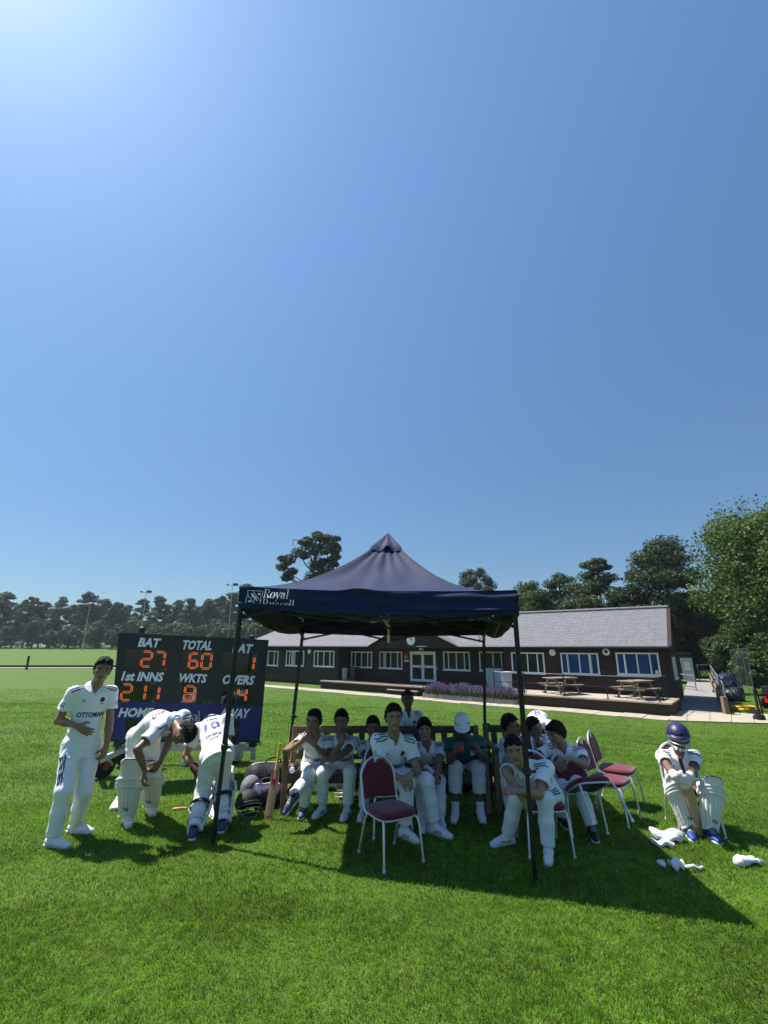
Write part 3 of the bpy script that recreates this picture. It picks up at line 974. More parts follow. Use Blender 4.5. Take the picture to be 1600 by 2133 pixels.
# porch gable over the door
q_g = .42
sg0, sg1 = wall_s(952, q_g), wall_s(773, q_g); sgm = (sg0 + sg1) / 2; hg = 1.45
mb = MB()
A, B, Cc = W(sg0, q_g, EAVE - .08), W(sg1, q_g, EAVE - .08), W(sgm, q_g, EAVE + hg)
mb.add([A, B, Cc], [(0, 1, 2)])
for i in range(9):
    z = EAVE - .05 + i * .155; k0 = (z - EAVE + .08) / (hg + .08); k1 = (z + .15 - EAVE + .08) / (hg + .08)
    if k1 > 1: break
    a0, b0 = A.lerp(Cc, k0), B.lerp(Cc, k0); a1, b1 = A.lerp(Cc, k1), B.lerp(Cc, k1)
    mb.add([a0 + WN * .035, b0 + WN * .035, b1 + WN * .012, a1 + WN * .012, a0, b0], [(0, 1, 2, 3), (4, 5, 1, 0)])
pg = mb.build('porch_gable', M['stain2'], pav)
mb = MB(); bk = W(sgm, roof_mid, EAVE + hg)
ov = WN * .15
mb.add([A + WD * -.2 + ov, Cc + ov + Z3 * .06, bk, W(sg0 - .2, roof_mid * .2, EAVE + .0)], [(0, 1, 2, 3)])
mb.add([B + WD * .2 + ov, Cc + ov + Z3 * .06, bk, W(sg1 + .2, roof_mid * .2, EAVE + .0)], [(0, 3, 2, 1)])
mb.build('porch_roof', M['slate'], pav)
for E0 in (A - WD * .2, B + WD * .2):
    mb = MB(); mb.beam(E0 + ov + Z3 * -.02, Cc + ov + Z3 * .03, .04, .16, WN); mb.build('barge_board', M['stain2'], pg)
mb = MB(); c = plane_hit(857, 1333, W(sgm, q_g, 0), WN); mb.lathe([(.33, 0), (.33, .05), (.3, .06)], c + WN * .03, WN, 28); ck = mb.build('clock_face', M['upvc'], pg, 40)
mb = MB(); mb.beam(c + WN * .1, c + WN * .1 + Z3 * .2, .02, .008, WN); mb.beam(c + WN * .1, c + WN * .1 - WD * .15 + Z3 * .03, .025, .008, WN); mb.build('clock_hands', M['black_plastic'], ck)

# raised platform, steps and terrace -------------------------------------------
def block(name, s0, s1, q0, q1, z0, z1, mats, parent=None):
    mb = MB(); P8 = [W(s_, q, z) for z in (z0, z1) for (s_, q) in ((s0, q0), (s1, q0), (s1, q1), (s0, q1))]
    mb.add(P8, [(4, 5, 6, 7), (0, 1, 5, 4), (1, 2, 6, 5), (2, 3, 7, 6), (3, 0, 4, 7)]); return mb.build(name, mats, parent)
plat = thing('entrance_platform', 'low dark platform with white edged steps below the double door', 'steps', tuple(W(wall_s(780, 2.0), 2.0, -1)))
block('deck', wall_s(885, 2.0, 1435), wall_s(668, 2.0, 1422), REC + .03, 2.0, -1.05, -.56, M['stain2'], plat)
block('step_edge', wall_s(886, 2.05, 1435), wall_s(667, 2.05, 1422), 1.82, 2.06, -.555, -.47, M['concrete'], plat)
block('step', wall_s(869, 2.4, 1440), wall_s(806, 2.4, 1436), 2.07, 2.42, -1.05, -.76, M['stain2'], plat)
block('step_edge', wall_s(869, 2.44, 1440), wall_s(806, 2.44, 1436), 2.3, 2.45, -.757, -.70, M['concrete'], plat)
tz = FLOOR
ter = thing('terrace', 'raised concrete terrace with dark face along the right wing of the pavilion', 'terrace', tuple(W(2, 1.3, -1)))
st0, st1 = wall_s(1399, 2.58, 1467), wall_s(1030, 2.58, 1452)
block('retaining_face', st0, st1, .03, 2.56, -1.06, tz - .07, M['stain2'], ter)
nn = 9
for i in range(nn):
    a, b = st0 + (st1 - st0) * i / nn, st0 + (st1 - st0) * (i + 1) / nn - .012
    block('paving_slab', a, b, .03, 2.62, tz - .068, tz - gb.uniform(0, .006), M['concrete'], ter)
# terrace railing
rail = thing('terrace_railing', 'thin black two bar railing along the edge of the terrace', 'railing', tuple(W(3, 2.4, tz)))
rq = 2.42
def rpost(s_, q):
    mb = MB(); mb.beam(W(s_, q, tz), W(s_, q, tz + 1.0), .04, .04, WN); mb.box(W(s_, q, tz + .008), (.12, .12, .016), frame(WN)); mb.build('post', M['black_metal'], rail)
for px in (1031, 1093, 1176, 1265, 1372): rpost(wall_s(px, rq, 1440), rq)
se = wall_s(1372, rq, 1440)
for q in (1.85, 1.25, .6): rpost(se - .05, q)
for zz in (.98, .5):
    mb = MB(); mb.tube([W(wall_s(1031, rq, 1440), rq, tz + zz), W(se, rq, tz + zz), W(se - .05, .6, tz + zz)], .017, 6); mb.build('handrail', M['steel' if zz > .9 else 'black_metal'], rail, 50)
# picnic tables
def picnic():
    t = thing('picnic_table', 'weathered grey timber picnic table on the terrace under the right hand blue window', 'picnic table', group='picnic tables on the terrace')
    for i in range(5):
        mb = MB(); mb.box((-.32 + .16 * i, 0, .74), (.15, 1.55, .045), bev=.008); mb.build('table_plank', M['wood_grey'], t)
    for s_ in (-1, 1):
        for k in (0, 1):
            mb = MB(); mb.box((s_ * (.62 + .15 * k), 0, .44), (.14, 1.5, .045), bev=.008); mb.build('seat_plank', M['wood_grey'], t)
    for y in (-.55, .55):
        mb = MB()
        mb.beam((-.78, y, .39), (.78, y, .39), .045, .1); mb.beam((-.36, y, .69), (.36, y, .69), .045, .09)
        mb.build('cross_beam', M['wood_grey'], t)
        for s_ in (-1, 1):
            mb = MB(); mb.beam((s_ * .26, y + .047, .715), (s_ * .62, y + .047, .0), .045, .1, Vector((0, 1, 0))); mb.build('leg', M['wood_grey'], t)
            mb = MB(); mb.box((s_ * .66, y + .047, .03), (.3, .09, .06)); mb.build('foot', M['wood_grey'], t)
    return t
ta = math.atan2(WN.y, WN.x) + R(65)
pt = picnic(); L_ = W(wall_s(1327, 1.35, 1445), 1.35, tz + .003); pt.location = L_; pt.rotation_euler = (0, 0, ta)
L2 = W(wall_s(1169, 1.35, 1440), 1.35, tz + .003)
dup(pt, L2, ta - .12, 'weathered grey timber picnic table on the terrace under the middle window of the right wing')
# lavender bed
lb = thing('lavender_bed', 'long low stone edged bed full of purple lavender in front of the pavilion', 'flower bed', tuple(W(wall_s(975, 2.6), 2.6, -1)))
la, lz = wall_s(1072, 2.95, 1458), wall_s(884, 2.95, 1442)
k = 14
for i in range(k):
    a, b = la + (lz - la) * i / k, la + (lz - la) * (i + 1) / k - .015
    block('stone', a, b, 2.85, 2.98 + gb.uniform(-.015, .015), -1.04, -.72 + gb.uniform(-.02, .02), M['concrete2'], lb)
block('kerb', la - .1, la - .01, 1.6, 2.98, -1.04, -.72, M['concrete2'], lb); block('kerb', lz + .01, lz + .1, 1.6, 2.98, -1.04, -.72, M['concrete2'], lb)
block('soil', la, lz, 1.6, 2.85, -1.04, -.76, M['stain2'], lb)
M['lav_leaf'] = mat('lavender_leaf', (.09, .115, .065), .8, .2, var=.3, vscale=30, translucent=.25)
M['lav_flower'] = mat('lavender_flower', (.17, .135, .235), .8, .2, var=.35, vscale=30, translucent=.25)
n = 5200; gl = np.random.default_rng(8)
ss, qq = gl.uniform(la, lz, n), gl.uniform(1.65, 3.0, n)
base = np.array(WA)[None] + np.outer(ss, np.array(WD)) + np.outer(qq, np.array(WN)); base[:, 2] = -.76
hh = gl.uniform(.28, .52, n) * (1 + .25 * np.sin(ss * 2.1) * np.sin(ss * 5.3 + qq * 3))
d = gl.normal(0, .12, (n, 3)); d[:, 2] = hh
side = gl.normal(size=(n, 3)); side[:, 2] = 0; side /= np.linalg.norm(side, axis=1)[:, None]
w_ = .018
V = np.stack([base - side * w_, base + side * w_, base + d * .72 + side * w_ * .8, base + d * .72 - side * w_ * .8,
              base + d * .7 - side * .022, base + d * .7 + side * .022, base + d * 1.05 + side * .012, base + d * 1.05 - side * .012], 1).reshape(-1, 3)
Fq = (np.arange(n)[:, None, None] * 8 + np.array([[0, 1, 2, 3], [4, 5, 6, 7]])[None]).reshape(-1, 4)
o = mesh_np('lavender', V, Fq, [M['lav_leaf'], M['lav_flower']], lb, False, np.tile([0, 1], n), kind='stuff')

# bins -------------------------------------------------------------------
M['bin_white'] = mat('pale_bin_plastic', (.55, .57, .6), .5, .4)
M['bin_grey'] = mat('blue_grey_bin_plastic', (.28, .33, .40), .5, .4)
bp0 = W(wall_s(718, -.5, 1420), -.5, -.555)
b1 = thing('litter_bin', 'pale tapered litter bin with dark rim beside the set back wall', 'bin', tuple(bp0))
mb = MB(); mb.lathe([(.2, 0), (.26, .75), (.27, .8)], bp0, n=20); mb.build('body', M['bin_white'], b1, 40)
mb = MB(); mb.lathe([(.275, 0), (.285, .03), (.28, .09), (.16, .13)], bp0 + Z3 * .8, n=20); mb.build('lid', M['black_plastic'], b1, 40)
mb = MB(); c = W(wall_s(738, -.55, 1420), -.55, -.555); mb.box(c + Z3 * .42, (.5, .5, .84), frame(WN), bev=.03); mb.box(c + Z3 * .865, (.54, .54, .05), frame(WN), bev=.01); mb.tube([c + WD * .28 + Z3 * .8, c - WD * .28 + Z3 * .8], .03, 8)
obj('black_bin', mb, M['black_plastic'], 'black square bin in shade beside the pale tapered litter bin', 'bin')
def wheelie(px, q, w, h, mt, lab, lid):
    c = W(wall_s(px, q, 1425), q, tz)
    t = thing('wheelie_bin', lab, 'bin', tuple(c))
    F = frame(WN); mb = MB()
    pr = [(-w / 2 * .86, .08), (w / 2 * .86, .08), (w / 2, h), (-w / 2, h)]
    f = [c - WD * a[0] + WN * (.27 if a[1] > .5 else .22) + Z3 * a[1] for a in pr]; bk = [c - WD * a[0] - WN * .27 + Z3 * a[1] for a in pr]
    mb.add(f + bk, [(0, 1, 2, 3), (7, 6, 5, 4), (0, 4, 5, 1), (1, 5, 6, 2), (2, 6, 7, 3), (3, 7, 4, 0)]); mb.build('body', mt, t)
    mb = MB(); mb.box(c + Z3 * (h + .035), (w + .05, .62, .07), F, bev=.02); mb.build('lid', lid, t)
    for s_ in (-1, 1):
        mb = MB(); mb.lathe([(.09, 0), (.09, .05)], c + WD * s_ * w * .4 - WN * .2 + Z3 * .09, WD, 14); mb.build('wheel', M['rubber'], t)
wheelie(1033, .0, 1.0, 1.05, M['bin_grey'], 'wide blue grey bin with dark lid below the window next to the right wing', M['black_plastic'])
wheelie(1056, .9, .42, .85, M['bin_white'], 'slim white bin in front of the wide blue grey bin', M['bin_white'])

# ramp side: timber wall, steel rails, door -------------------------------------
tw = thing('ramp_wall', 'low weathered timber wall along the right side of the ramp', 'wall', tuple(r1))
rd = (r2 - r1); L = rd.length
for i in range(3):
    mb = MB(); a, b = r1 + Z3 * (.1 + .17 * i - .1 * 0) , r2 + Z3 * (.1 + .17 * i)
    mb.beam(a + Vector((.06, 0, 0)), b + Vector((.06, 0, 0)), .09, .165, bev=.01); mb.build('plank', M['wood'], tw)
mb = MB(); mb.beam(r1 + Vector((.05, -.12, -.1)), r1 + Vector((.05, -.12, .68)), .2, .2, Vector((0, 1, 0)), bev=.015); mb.build('post', M['wood'], tw)
mb = MB(); mb.beam(r1.lerp(r2, .5) + Vector((.2, 0, -.1)), r1.lerp(r2, .5) + Vector((.2, 0, .6)), .12, .12, Vector((0, 1, 0))); mb.build('post', M['wood'], tw)
rl = thing('ramp_railing', 'galvanised steel handrail running up the ramp and across its top', 'railing', tuple(r1))
off = Vector((.22, 0, 0))
tp = [r1.lerp(r2, f) + off for f in (0.02, .25, .5, .75, 1.0)]
for p in tp:
    mb = MB(); mb.beam(p + Z3 * -.1, p + Z3 * 1.2, .055, .055, Vector((0, 1, 0))); mb.build('post', M['steel'], rl)
back = atz(1458, 1421, -.85)
for hh_ in (1.18, .7):
    mb = MB(); mb.tube([p + Z3 * hh_ for p in tp] + [r2 + (r2 - r1).normalized() * 2 + off + Z3 * hh_, back + (r2 - r1).normalized() * 2.0 + Z3 * hh_], .028, 8); mb.build('handrail', M['steel'], rl, 60)
mb = MB(); p = back + (r2 - r1).normalized() * 2.0; mb.beam(p, p + Z3 * 1.2, .05, .05, Vector((0, 1, 0))); mb.build('post', M['steel'], rl)
# rear lean-to with white door
dn = (-WD)
lt = thing('rear_extension', 'dark timber rear extension with a white door behind the pavilion end', 'building', tuple(atz(1437, 1421, -.85)))
dc = atz(1437, 1420, -.85)
vx = (Vector((1, -.25, 0))).normalized(); vn = Vector((-.25, -1, 0)).normalized()
mb = MB(); mb.box(dc + vx * -2.35 - vn * 1.2 + Z3 * .85, (5.7, 2.2, 2.5), frame(-vn)); mb.build('wall', M['stain'], lt)
mb = MB(); mb.box(dc - vn * .03 + Z3 * .86, (.80, .07, 1.76), frame(-vn)); dr = mb.build('door', mat('grey_white_door', (.42, .47, .47), .5), lt)
mb = MB()
for k in (0, 1): mb.box(dc + vn * .012 + Z3 * (1.30 - .32 * k), (.42, .006, .28), frame(-vn))
mb.build('notice', M['paper'], dr)
mb = MB(); mb.box(dc + vx * .33 + vn * .03 + Z3 * .95, (.12, .05, .04), frame(-vn)); mb.build('handle', M['steel'], dr)
# grey bench / barrier at the foot of that door
fb = thing('steel_barrier', 'grey steel barrier standing on the ramp in front of the rear white door', 'barrier', tuple(atz(1440, 1438, -.88)))
b0, b1_ = atz(1421, 1434, -.88), atz(1451, 1439, -.89)
for p in (b0, b1_):
    mb = MB(); mb.beam(p, p + Z3 * .95, .05, .05, Vector((0, 1, 0))); mb.build('post', M['steel'], fb)
for z_ in (.9, .52, .2):
    mb = MB(); mb.beam(b0 + Z3 * z_, b1_ + Z3 * z_, .04, .07); mb.build('rail', M['steel'], fb)
# covers, hose, mower, net frame -------------------------------------------------
M['tarp_blue'] = mat('navy_tarpaulin', (.010, .012, .035), .5, .35, var=.4, vscale=5, bump=.9, bscale=4)
M['tarp_black'] = mat('black_tarpaulin', (.010, .010, .012), .45, .5, bump=.5, bscale=6)
def heap(name, c, rx, ry, rz, mt, lab, cat, seed):
    g = np.random.default_rng(seed); sd = SDF(); I3 = np.eye(3)
    sd.ell((0, 0, rz * .3), (rx, ry, rz * .62), I3, .2)
    for i in range(9):
        a = g.uniform(0, 6.28); r = g.uniform(.25, .8)
        sd.ell((rx * r * math.cos(a), ry * r * math.sin(a), rz * g.uniform(.05, .75 - .5 * r)), (rx * g.uniform(.25, .5), ry * g.uniform(.25, .5), rz * g.uniform(.18, .34)), I3, .12)
    sd.fn(lambda P, F: np.maximum(F, -.02 - P[..., 2]))
    V, F = sd.mesh(.045, folds(seed, .12, .55)); t = mesh_np(name, V, F, mt, None); t.location = c; WM[t.name] = Matrix.Translation(c)
    return _tagset(t, lab, cat)
c = G(1519, 1446); heap('tarpaulin_pile', c, .8, .7, 1.35, M['tarp_blue'], 'crumpled navy tarpaulin heaped behind the ramp railing', 'tarpaulin', 1)
c = G(1532, 1460); heap('rolled_cover', c, .5, .45, .75, M['tarp_black'], 'black covered hump below the navy tarpaulin', 'cover', 4)
M['hose'] = mat('yellow_hose', (.62, .42, .03), .5)
mb = MB(); c = G(1555, 1481); pts = []
for i in range(90):
    a = i * .42; r = .38 + .08 * math.sin(i * .31); pts.append(c + Vector((r * 1.25 * math.cos(a), r * math.sin(a), .03 + .0022 * i)))
pts += [c + Vector((.55 + .22 * i, -.1 - .03 * i + .08 * math.sin(i), .04)) for i in range(1, 9)]
mb.tube(pts, .025, 6); obj('garden_hose', mb, M['hose'], 'coil of yellow hose lying on the grass beside the pale pavement', 'hose', smooth=70)
# mower at the right edge
M['red_paint'] = mat('red_paint', (.45, .012, .02), .35, .5, coat=.4)
mc = G(1630, 1478)
mo = thing('lawn_mower', 'red ride on mower with black tyres at the edge of the lawn', 'mower', tuple(mc))
mb = MB()
prof = [(-.55, .28), (.6, .28), (.65, .5), (.55, .8), (.1, .88), (-.05, .55), (-.5, .55)]
mb.prism([(a, b) for a, b in prof], mc + Vector((0, .26, 0)), Vector((1, 0, 0)), Z3, .52)
mb.build('body', M['red_paint'], mo)
mb = MB(); mb.box(mc + Vector((-.4, 0, .62)), (.42, .42, .08), bev=.03); mb.box(mc + Vector((-.6, 0, .82)), (.08, .42, .4), bev=.03); mb.build('seat', M['black_plastic'], mo)
mb = MB(); mb.tube([mc + Vector((.1, 0, .85)), mc + Vector((-.1, 0, 1.1))], .02, 6); mb.tube([mc + Vector((-.1 + .05 * math.sin(a), .17 * math.cos(a), 1.1 + .1 * math.sin(a))) for a in np.linspace(0, 6.28, 17)], .014, 6); mb.build('steering_wheel', M['black_plastic'], mo)
for x, r in ((-.42, .26), (.45, .19)):
    for y in (-.36, .36):
        mb = MB(); mb.lathe([(r * .55, -.07), (r * .92, -.075), (r, -.05), (r, .05), (r * .92, .075), (r * .55, .07)], mc + Vector((x, y, r)), Vector((0, 1, 0)), 20); w_ = mb.build('wheel', M['rubber'], mo, 50)
        mb = MB(); mb.lathe([(r * .5, -.05), (r * .55, .05)], mc + Vector((x, y, r)), Vector((0, 1, 0)), 14); mb.build('rim', M['red_paint'], w_)
# cricket net cage on wheels
M['net'] = bpy.data.materials.new('black_netting'); M['net'].use_nodes = True
nt = M['net'].node_tree; b = nt.nodes['Principled BSDF']; b.inputs['Base Color'].default_value = (.02, .03, .025, 1); b.inputs['Roughness'].default_value = .8
tcn = nt.nodes.new('ShaderNodeTexCoord'); tr = nt.nodes.new('ShaderNodeBsdfTransparent'); ms = nt.nodes.new('ShaderNodeMixShader')
ms.inputs[0].default_value = .72
nt.links.new(b.outputs[0], ms.inputs[1]); nt.links.new(tr.outputs[0], ms.inputs[2]); nt.links.new(ms.outputs[0], nt.nodes['Material Output'].inputs[0])
cg = thing('cricket_net_cage', 'tall wheeled cricket practice cage of thin grey poles and dark netting', 'net cage', tuple(G(1575, 1497)))
cb = G(1580, 1500); Yc = cb.y
def cpt(px, py, dy=0): return at(px, py, Yc + dy)
cols = [(1556, 1350, 1570, 1440, 0), (1544, 1352, 1561, 1438, 1.6), (1531, 1353, 1545, 1432, 3.4), (1520, 1354, 1538, 1430, 5.2)]
tops, bots = [], []
for (x0, y0, x1, y1, dy) in cols:
    a, b_ = cpt(x1, y1, dy), cpt(x0, y0, dy); tops.append(b_); bots.append(a)
    mb = MB(); mb.tube([a, b_], .013, 6); mb.build('pole', M['steel_dark'], cg)
for i in range(3):
    mb = MB(); mb.quad(bots[i], tops[i], tops[i + 1], bots[i + 1]); mb.build('net_panel', M['net'], cg)
far_t = [p + Vector((3.2, .2, 0)) for p in tops]; far_b = [p + Vector((3.4, .2, -.05)) for p in bots]
for tp_, bt_, a, b_ in ((tops[0], bots[0], far_t[0], far_b[0]),):
    mb = MB(); mb.tube([tp_, a, b_], .013, 6); mb.build('pole', M['steel_dark'], cg)
mb = MB(); mb.tube(tops, .012, 6); mb.build('top_rail', M['steel_dark'], cg)
mb = MB(); mb.tube(bots, .012, 6); mb.build('bottom_rail', M['steel_dark'], cg)
mb = MB()
q0, q1 = G(1566, 1478), G(1584, 1503)
for d_ in (Vector((0, 0, 0)), Vector((.16, .1, 0)), Vector((.3, .05, 0))):
    mb.beam(q1 + d_ * .6 + Z3 * .05, bots[0] + d_ * .5 + Z3 * .05, .05, .05)
mb.build('leg', M['black_metal'], cg)
mb = MB()
mb.beam(q1 + Z3 * .1, q0 + Z3 * .1, .14, .12); mb.build('base_frame', M['black_metal'], cg)
for f in (.05, .5, .95):
    for s_ in (-1, 1):
        c = q1.lerp(q0, f) + Vector((.13 * s_, 0, .11)); mb = MB(); mb.lathe([(.06, -.03), (.11, -.03), (.11, .03), (.06, .03)], c, Vector((1, .2, 0)), 16); mb.build('wheel', M['rubber'], cg)
# ------------------------------------------------------------ trees
def leaf_mat(name, cols, tr=.35, rough=.55):
    m = bpy.data.materials.new(name); m.use_nodes = True
    nt = m.node_tree; b = nt.nodes['Principled BSDF']; out = nt.nodes['Material Output']
    b.inputs['Roughness'].default_value = rough; b.inputs['Specular IOR Level'].default_value = .3
    g = nt.nodes.new('ShaderNodeNewGeometry')
    cr = nt.nodes.new('ShaderNodeValToRGB'); e = cr.color_ramp.elements
    e[0].color = (*cols[0], 1); e[1].color = (*cols[-1], 1)
    for i, c in enumerate(cols[1:-1]):
        x = e.new((i + 1) / (len(cols) - 1)); x.color = (*c, 1)
    nt.links.new(g.outputs['Random Per Island'], cr.inputs[0])
    oi = nt.nodes.new('ShaderNodeObjectInfo')
    mr = nt.nodes.new('ShaderNodeMapRange'); mr.inputs[3].default_value = .75; mr.inputs[4].default_value = 1.2
    nt.links.new(oi.outputs['Random'], mr.inputs[0])
    mu = nt.nodes.new('ShaderNodeVectorMath'); mu.operation = 'SCALE'
    nt.links.new(cr.outputs[0], mu.inputs[0]); nt.links.new(mr.outputs[0], mu.inputs['Scale'])
    nt.links.new(mu.outputs[0], b.inputs['Base Color'])
    t = nt.nodes.new('ShaderNodeBsdfTranslucent'); nt.links.new(mu.outputs[0], t.inputs[0])
    ms = nt.nodes.new('ShaderNodeMixShader'); ms.inputs[0].default_value = tr
    nt.links.new(b.outputs[0], ms.inputs[1]); nt.links.new(t.outputs[0], ms.inputs[2]); nt.links.new(ms.outputs[0], out.inputs[0])
    return m
M['pine'] = leaf_mat('pine_needles', [(.032, .060, .022), (.045, .080, .028), (.065, .105, .038)], .32)
M['pine_far'] = leaf_mat('distant_pine_needles', [(.034, .074, .030), (.046, .094, .036), (.066, .115, .044)], .32)
M['broad'] = leaf_mat('broad_leaves', [(.036, .076, .012), (.052, .102, .015), (.068, .120, .018), (.098, .138, .024)], .38)
M['bushleaf'] = leaf_mat('bush_leaves', [(.035, .06, .014), (.055, .09, .02), (.09, .12, .035)], .38)
M['darkleaf'] = leaf_mat('dark_understorey_leaves', [(.026, .050, .014), (.040, .070, .018), (.06, .095, .025)], .35)
M['bark'] = mat('brown_bark', (.085, .058, .042), .9, .2, var=.4, vscale=6, stretch=(1, 1, .3), bump=.6, bscale=12)
M['pinebark'] = mat('red_brown_pine_bark', (.12, .07, .048), .9, .2, var=.4, vscale=5, stretch=(1, 1, .3), bump=.6, bscale=12)

def leaves(centres, radii, per, size, seed, flat=.35, asp=1.0, shell=.55, droop=0.0, up=.3):
    """leaf faces spread through clumps: returns verts, faces"""
    g = np.random.default_rng(seed)
    C = np.repeat(np.array(centres), per, 0); Rr = np.repeat(np.array(radii), per, 0); n = len(C)
    d = g.normal(size=(n, 3)); d /= np.linalg.norm(d, axis=1)[:, None]
    rr = g.uniform(0, 1, n) ** shell
    P = C + d * Rr * rr[:, None]
    nrm = d * .5 + g.normal(size=(n, 3)) * .6 + np.array([0, 0, up]); nrm /= np.linalg.norm(nrm, axis=1)[:, None]
    t = np.cross(nrm, g.normal(size=(n, 3))); t /= np.linalg.norm(t, axis=1)[:, None]
    b = np.cross(nrm, t)
    s = size * g.uniform(.55, 1.3, n)[:, None]
    bend = nrm * s * .18
    V = np.stack([P - t * s * asp * .5, P - b * s * .42 + bend, P + t * s * asp * .5, P + b * s * .42 + bend], 1).reshape(-1, 3)
    F = np.arange(4 * n).reshape(-1, 4)
    return V, F

def limb_tubes(mb, base, tips, r0, g, n=6):
    for tp, start in tips:
        a = Vector(start); b = Vector(tp); m = a.lerp(b, .5) + Vector((g.uniform(-.06, .06), g.uniform(-.06, .06), g.uniform(-.1, .02))) * (b - a).length
        mb.tube([a, m, b], [r0, r0 * .6, r0 * .2], n)

def tree_from(name, loc, label, cat, group, clumps, radii, per, size, seed, leafm, barkm, H, r0, lean=(0, 0), nl=10, crown0=.4, **kw):
    t = thing(name, label, cat, tuple(loc), group=group)
    g = np.random.default_rng(seed + 100)
    L = Vector(loc); mb = MB()
    tp = [L + Vector((lean[0] * f ** 1.5, lean[1] * f, H * f)) + Vector((.12 * math.sin(3 * f + seed), .1 * math.cos(4 * f + seed), 0)) * (f > 0) - (Z3 * .3 if f == 0 else Z3 * 0) for f in np.linspace(0, .93, 8)]
    mb.tube(tp, [r0 * 1.25] + list(np.linspace(r0, r0 * .25, 7)), 8)
    cl = [L + Vector(c) for c in clumps]
    idx = g.choice(len(cl), min(nl, len(cl)), replace=False)
    tips = []
    for i in idx:
        z = max(min((cl[i].z - L.z) * .82, H * .86), H * .18)
        f = z / H; k = min(int(f / .93 * 7), 6); s = tp[k].lerp(tp[k + 1], (f / .93 * 7) - k)
        tips.append((cl[i], s))
    limb_tubes(mb, L, tips, r0 * .38, g)
    mb.build('trunk', barkm, t, 60)
    V, F = leaves([tuple(c) for c in cl], radii, per, size, seed, **kw)
    mesh_np('crown', V, F, leafm, t, False)
    return t

def pine_clumps(H, rad, z0, seed, n=26, top=1.0):
    """flat topped layered pine crown"""
    g = np.random.default_rng(seed); C, Rr = [], []
    for i in range(n):
        f = (i + .5) / n; z = z0 + (H - z0) * f + g.uniform(-.5, .5)
        prof = math.sin(min(1, .25 + .85 * (1 - f)) * math.pi * .5) * (1 - .55 * f ** 3) * (.55 + .45 * math.sin(min(f * 3.2, 1.57)))
        a = i * 2.4 + g.uniform(-.5, .5); r = rad * prof * g.uniform(.35, .95)
        C.append((r * math.cos(a), r * math.sin(a), z + g.uniform(-.3, .3)))
        s = rad * g.uniform(.22, .5) * (1 - .25 * f)
        Rr.append((s * 1.25, s * 1.1, s * g.uniform(.38, .62)))
    C.append((0, 0, H - .3)); Rr.append((rad * .3, rad * .3, rad * .22))
    return C, Rr
def round_clumps(H, rad, z0, seed, n=40, sq=1.0, box=1.0):
    g = np.random.default_rng(seed); C, Rr = [], []
    cz = (H + z0) / 2; hz = (H - z0) / 2
    for i in range(n):
        u = 1 - 2 * (i + .5) / n; a = i * 2.39996 + g.uniform(-.4, .4); rr = math.sqrt(1 - u * u) ** box
        f = g.uniform(.6, .92)
        if box < 1: f *= .86 + .2 * math.sin(3 * a + 4 * u + seed) * math.sin(2 * a - 7 * u)
        C.append((rad * rr * f * math.cos(a), rad * rr * f * math.sin(a), cz + hz * u * f * sq))
        s = rad * g.uniform(.2, .36); Rr.append((s, s, s * .8))
    for i in range(n // 4):
        C.append((g.uniform(-.4, .4) * rad, g.uniform(-.4, .4) * rad, cz + g.uniform(-.5, .5) * hz)); Rr.append((rad * .3,) * 3)
    return C, Rr
def top_at(px, py, Y):
    """height above the ground, and ground point, of a tree whose top shows at this pixel"""
    p = at(px, py, Y); g0 = float(gz(p.x, p.y)); return Vector((p.x, p.y, g0)), p.z - g0

# big maple-like tree on the right
L, H = top_at(1610, 1030, 33); 
C, Rr = round_clumps(H, 6.3, 2.4, 21, 74, box=.6)
Rr = [tuple(x * 1.22 for x in r) for r in Rr]
tree_from('maple_tree', L, 'huge leafy broadleaved tree with yellow green lobes at the right edge', 'tree', None, C, Rr, 860, .215, 21, M['broad'], M['bark'], H, .34, nl=22, shell=.45)
# the pines behind the pavilion
pg_ = 'pines behind the pavilion'
for (px, py, Y, rad, z0f, n, per, lab, sd) in [
    (1372, 1137, 46, 4.6, .30, 40, 190, 'tallest spreading pine behind the right end of the grey roof', 31),
    (1240, 1173, 50, 4.0, .35, 32, 150, 'flat topped pine behind the middle of the right wing roof', 32),
    (1165, 1200, 58, 3.4, .35, 26, 120, 'slim distant pine left of the flat topped pine behind the roof', 33)]:
    L, H = top_at(px, py, Y); C, Rr = pine_clumps(H, rad, H * z0f, sd, n)
    tree_from('pine_tree', L, lab, 'tree', pg_, C, Rr, int(per * 5), .17, sd, M['pine'], M['pinebark'], H, .24, nl=14, asp=1.7, shell=.6)
# leaning pine behind the canopy, with a bare broken branch
L, H = top_at(658, 1106, 62)
C = [(0.3, 0, H - .8), (1.5, .2, H - 1.2), (2.5, 0, H - 2.4), (2.2, .3, H - 4), (.6, .4, H - 2.4), (-.9, .2, H - 1.9), (-2.2, 0, H - 3.0), (-3.4, .1, H - 3.9), (-4.3, 0, H - 4.9), (-3.5, .2, H - 5.9), (-3.2, 0, H - 6.3), (.3, 0, H - 4.6), (1.7, -.2, H - 5.2), (-.4, 0, H - 6.4), (1.1, .4, H - 6.6), (2.4, 0, H - 6.0), (.2, 0, H - 8)]
Rr = [(.9, .9, .7), (1.1, 1, .8), (1.0, 1, .9), (.9, .9, .8), (1.2, 1, 1), (1.2, 1, .8), (1.1, 1, .8), (1, .9, .75), (.9, .9, .6), (.7, .7, .5), (.6, .6, .4), (1.2, 1, 1.1), (1.2, 1, .9), (1.1, 1, 1), (1.1, 1, .9), (.9, .9, .8), (1.5, 1.2, 1.2)]
g_ = np.random.default_rng(14)
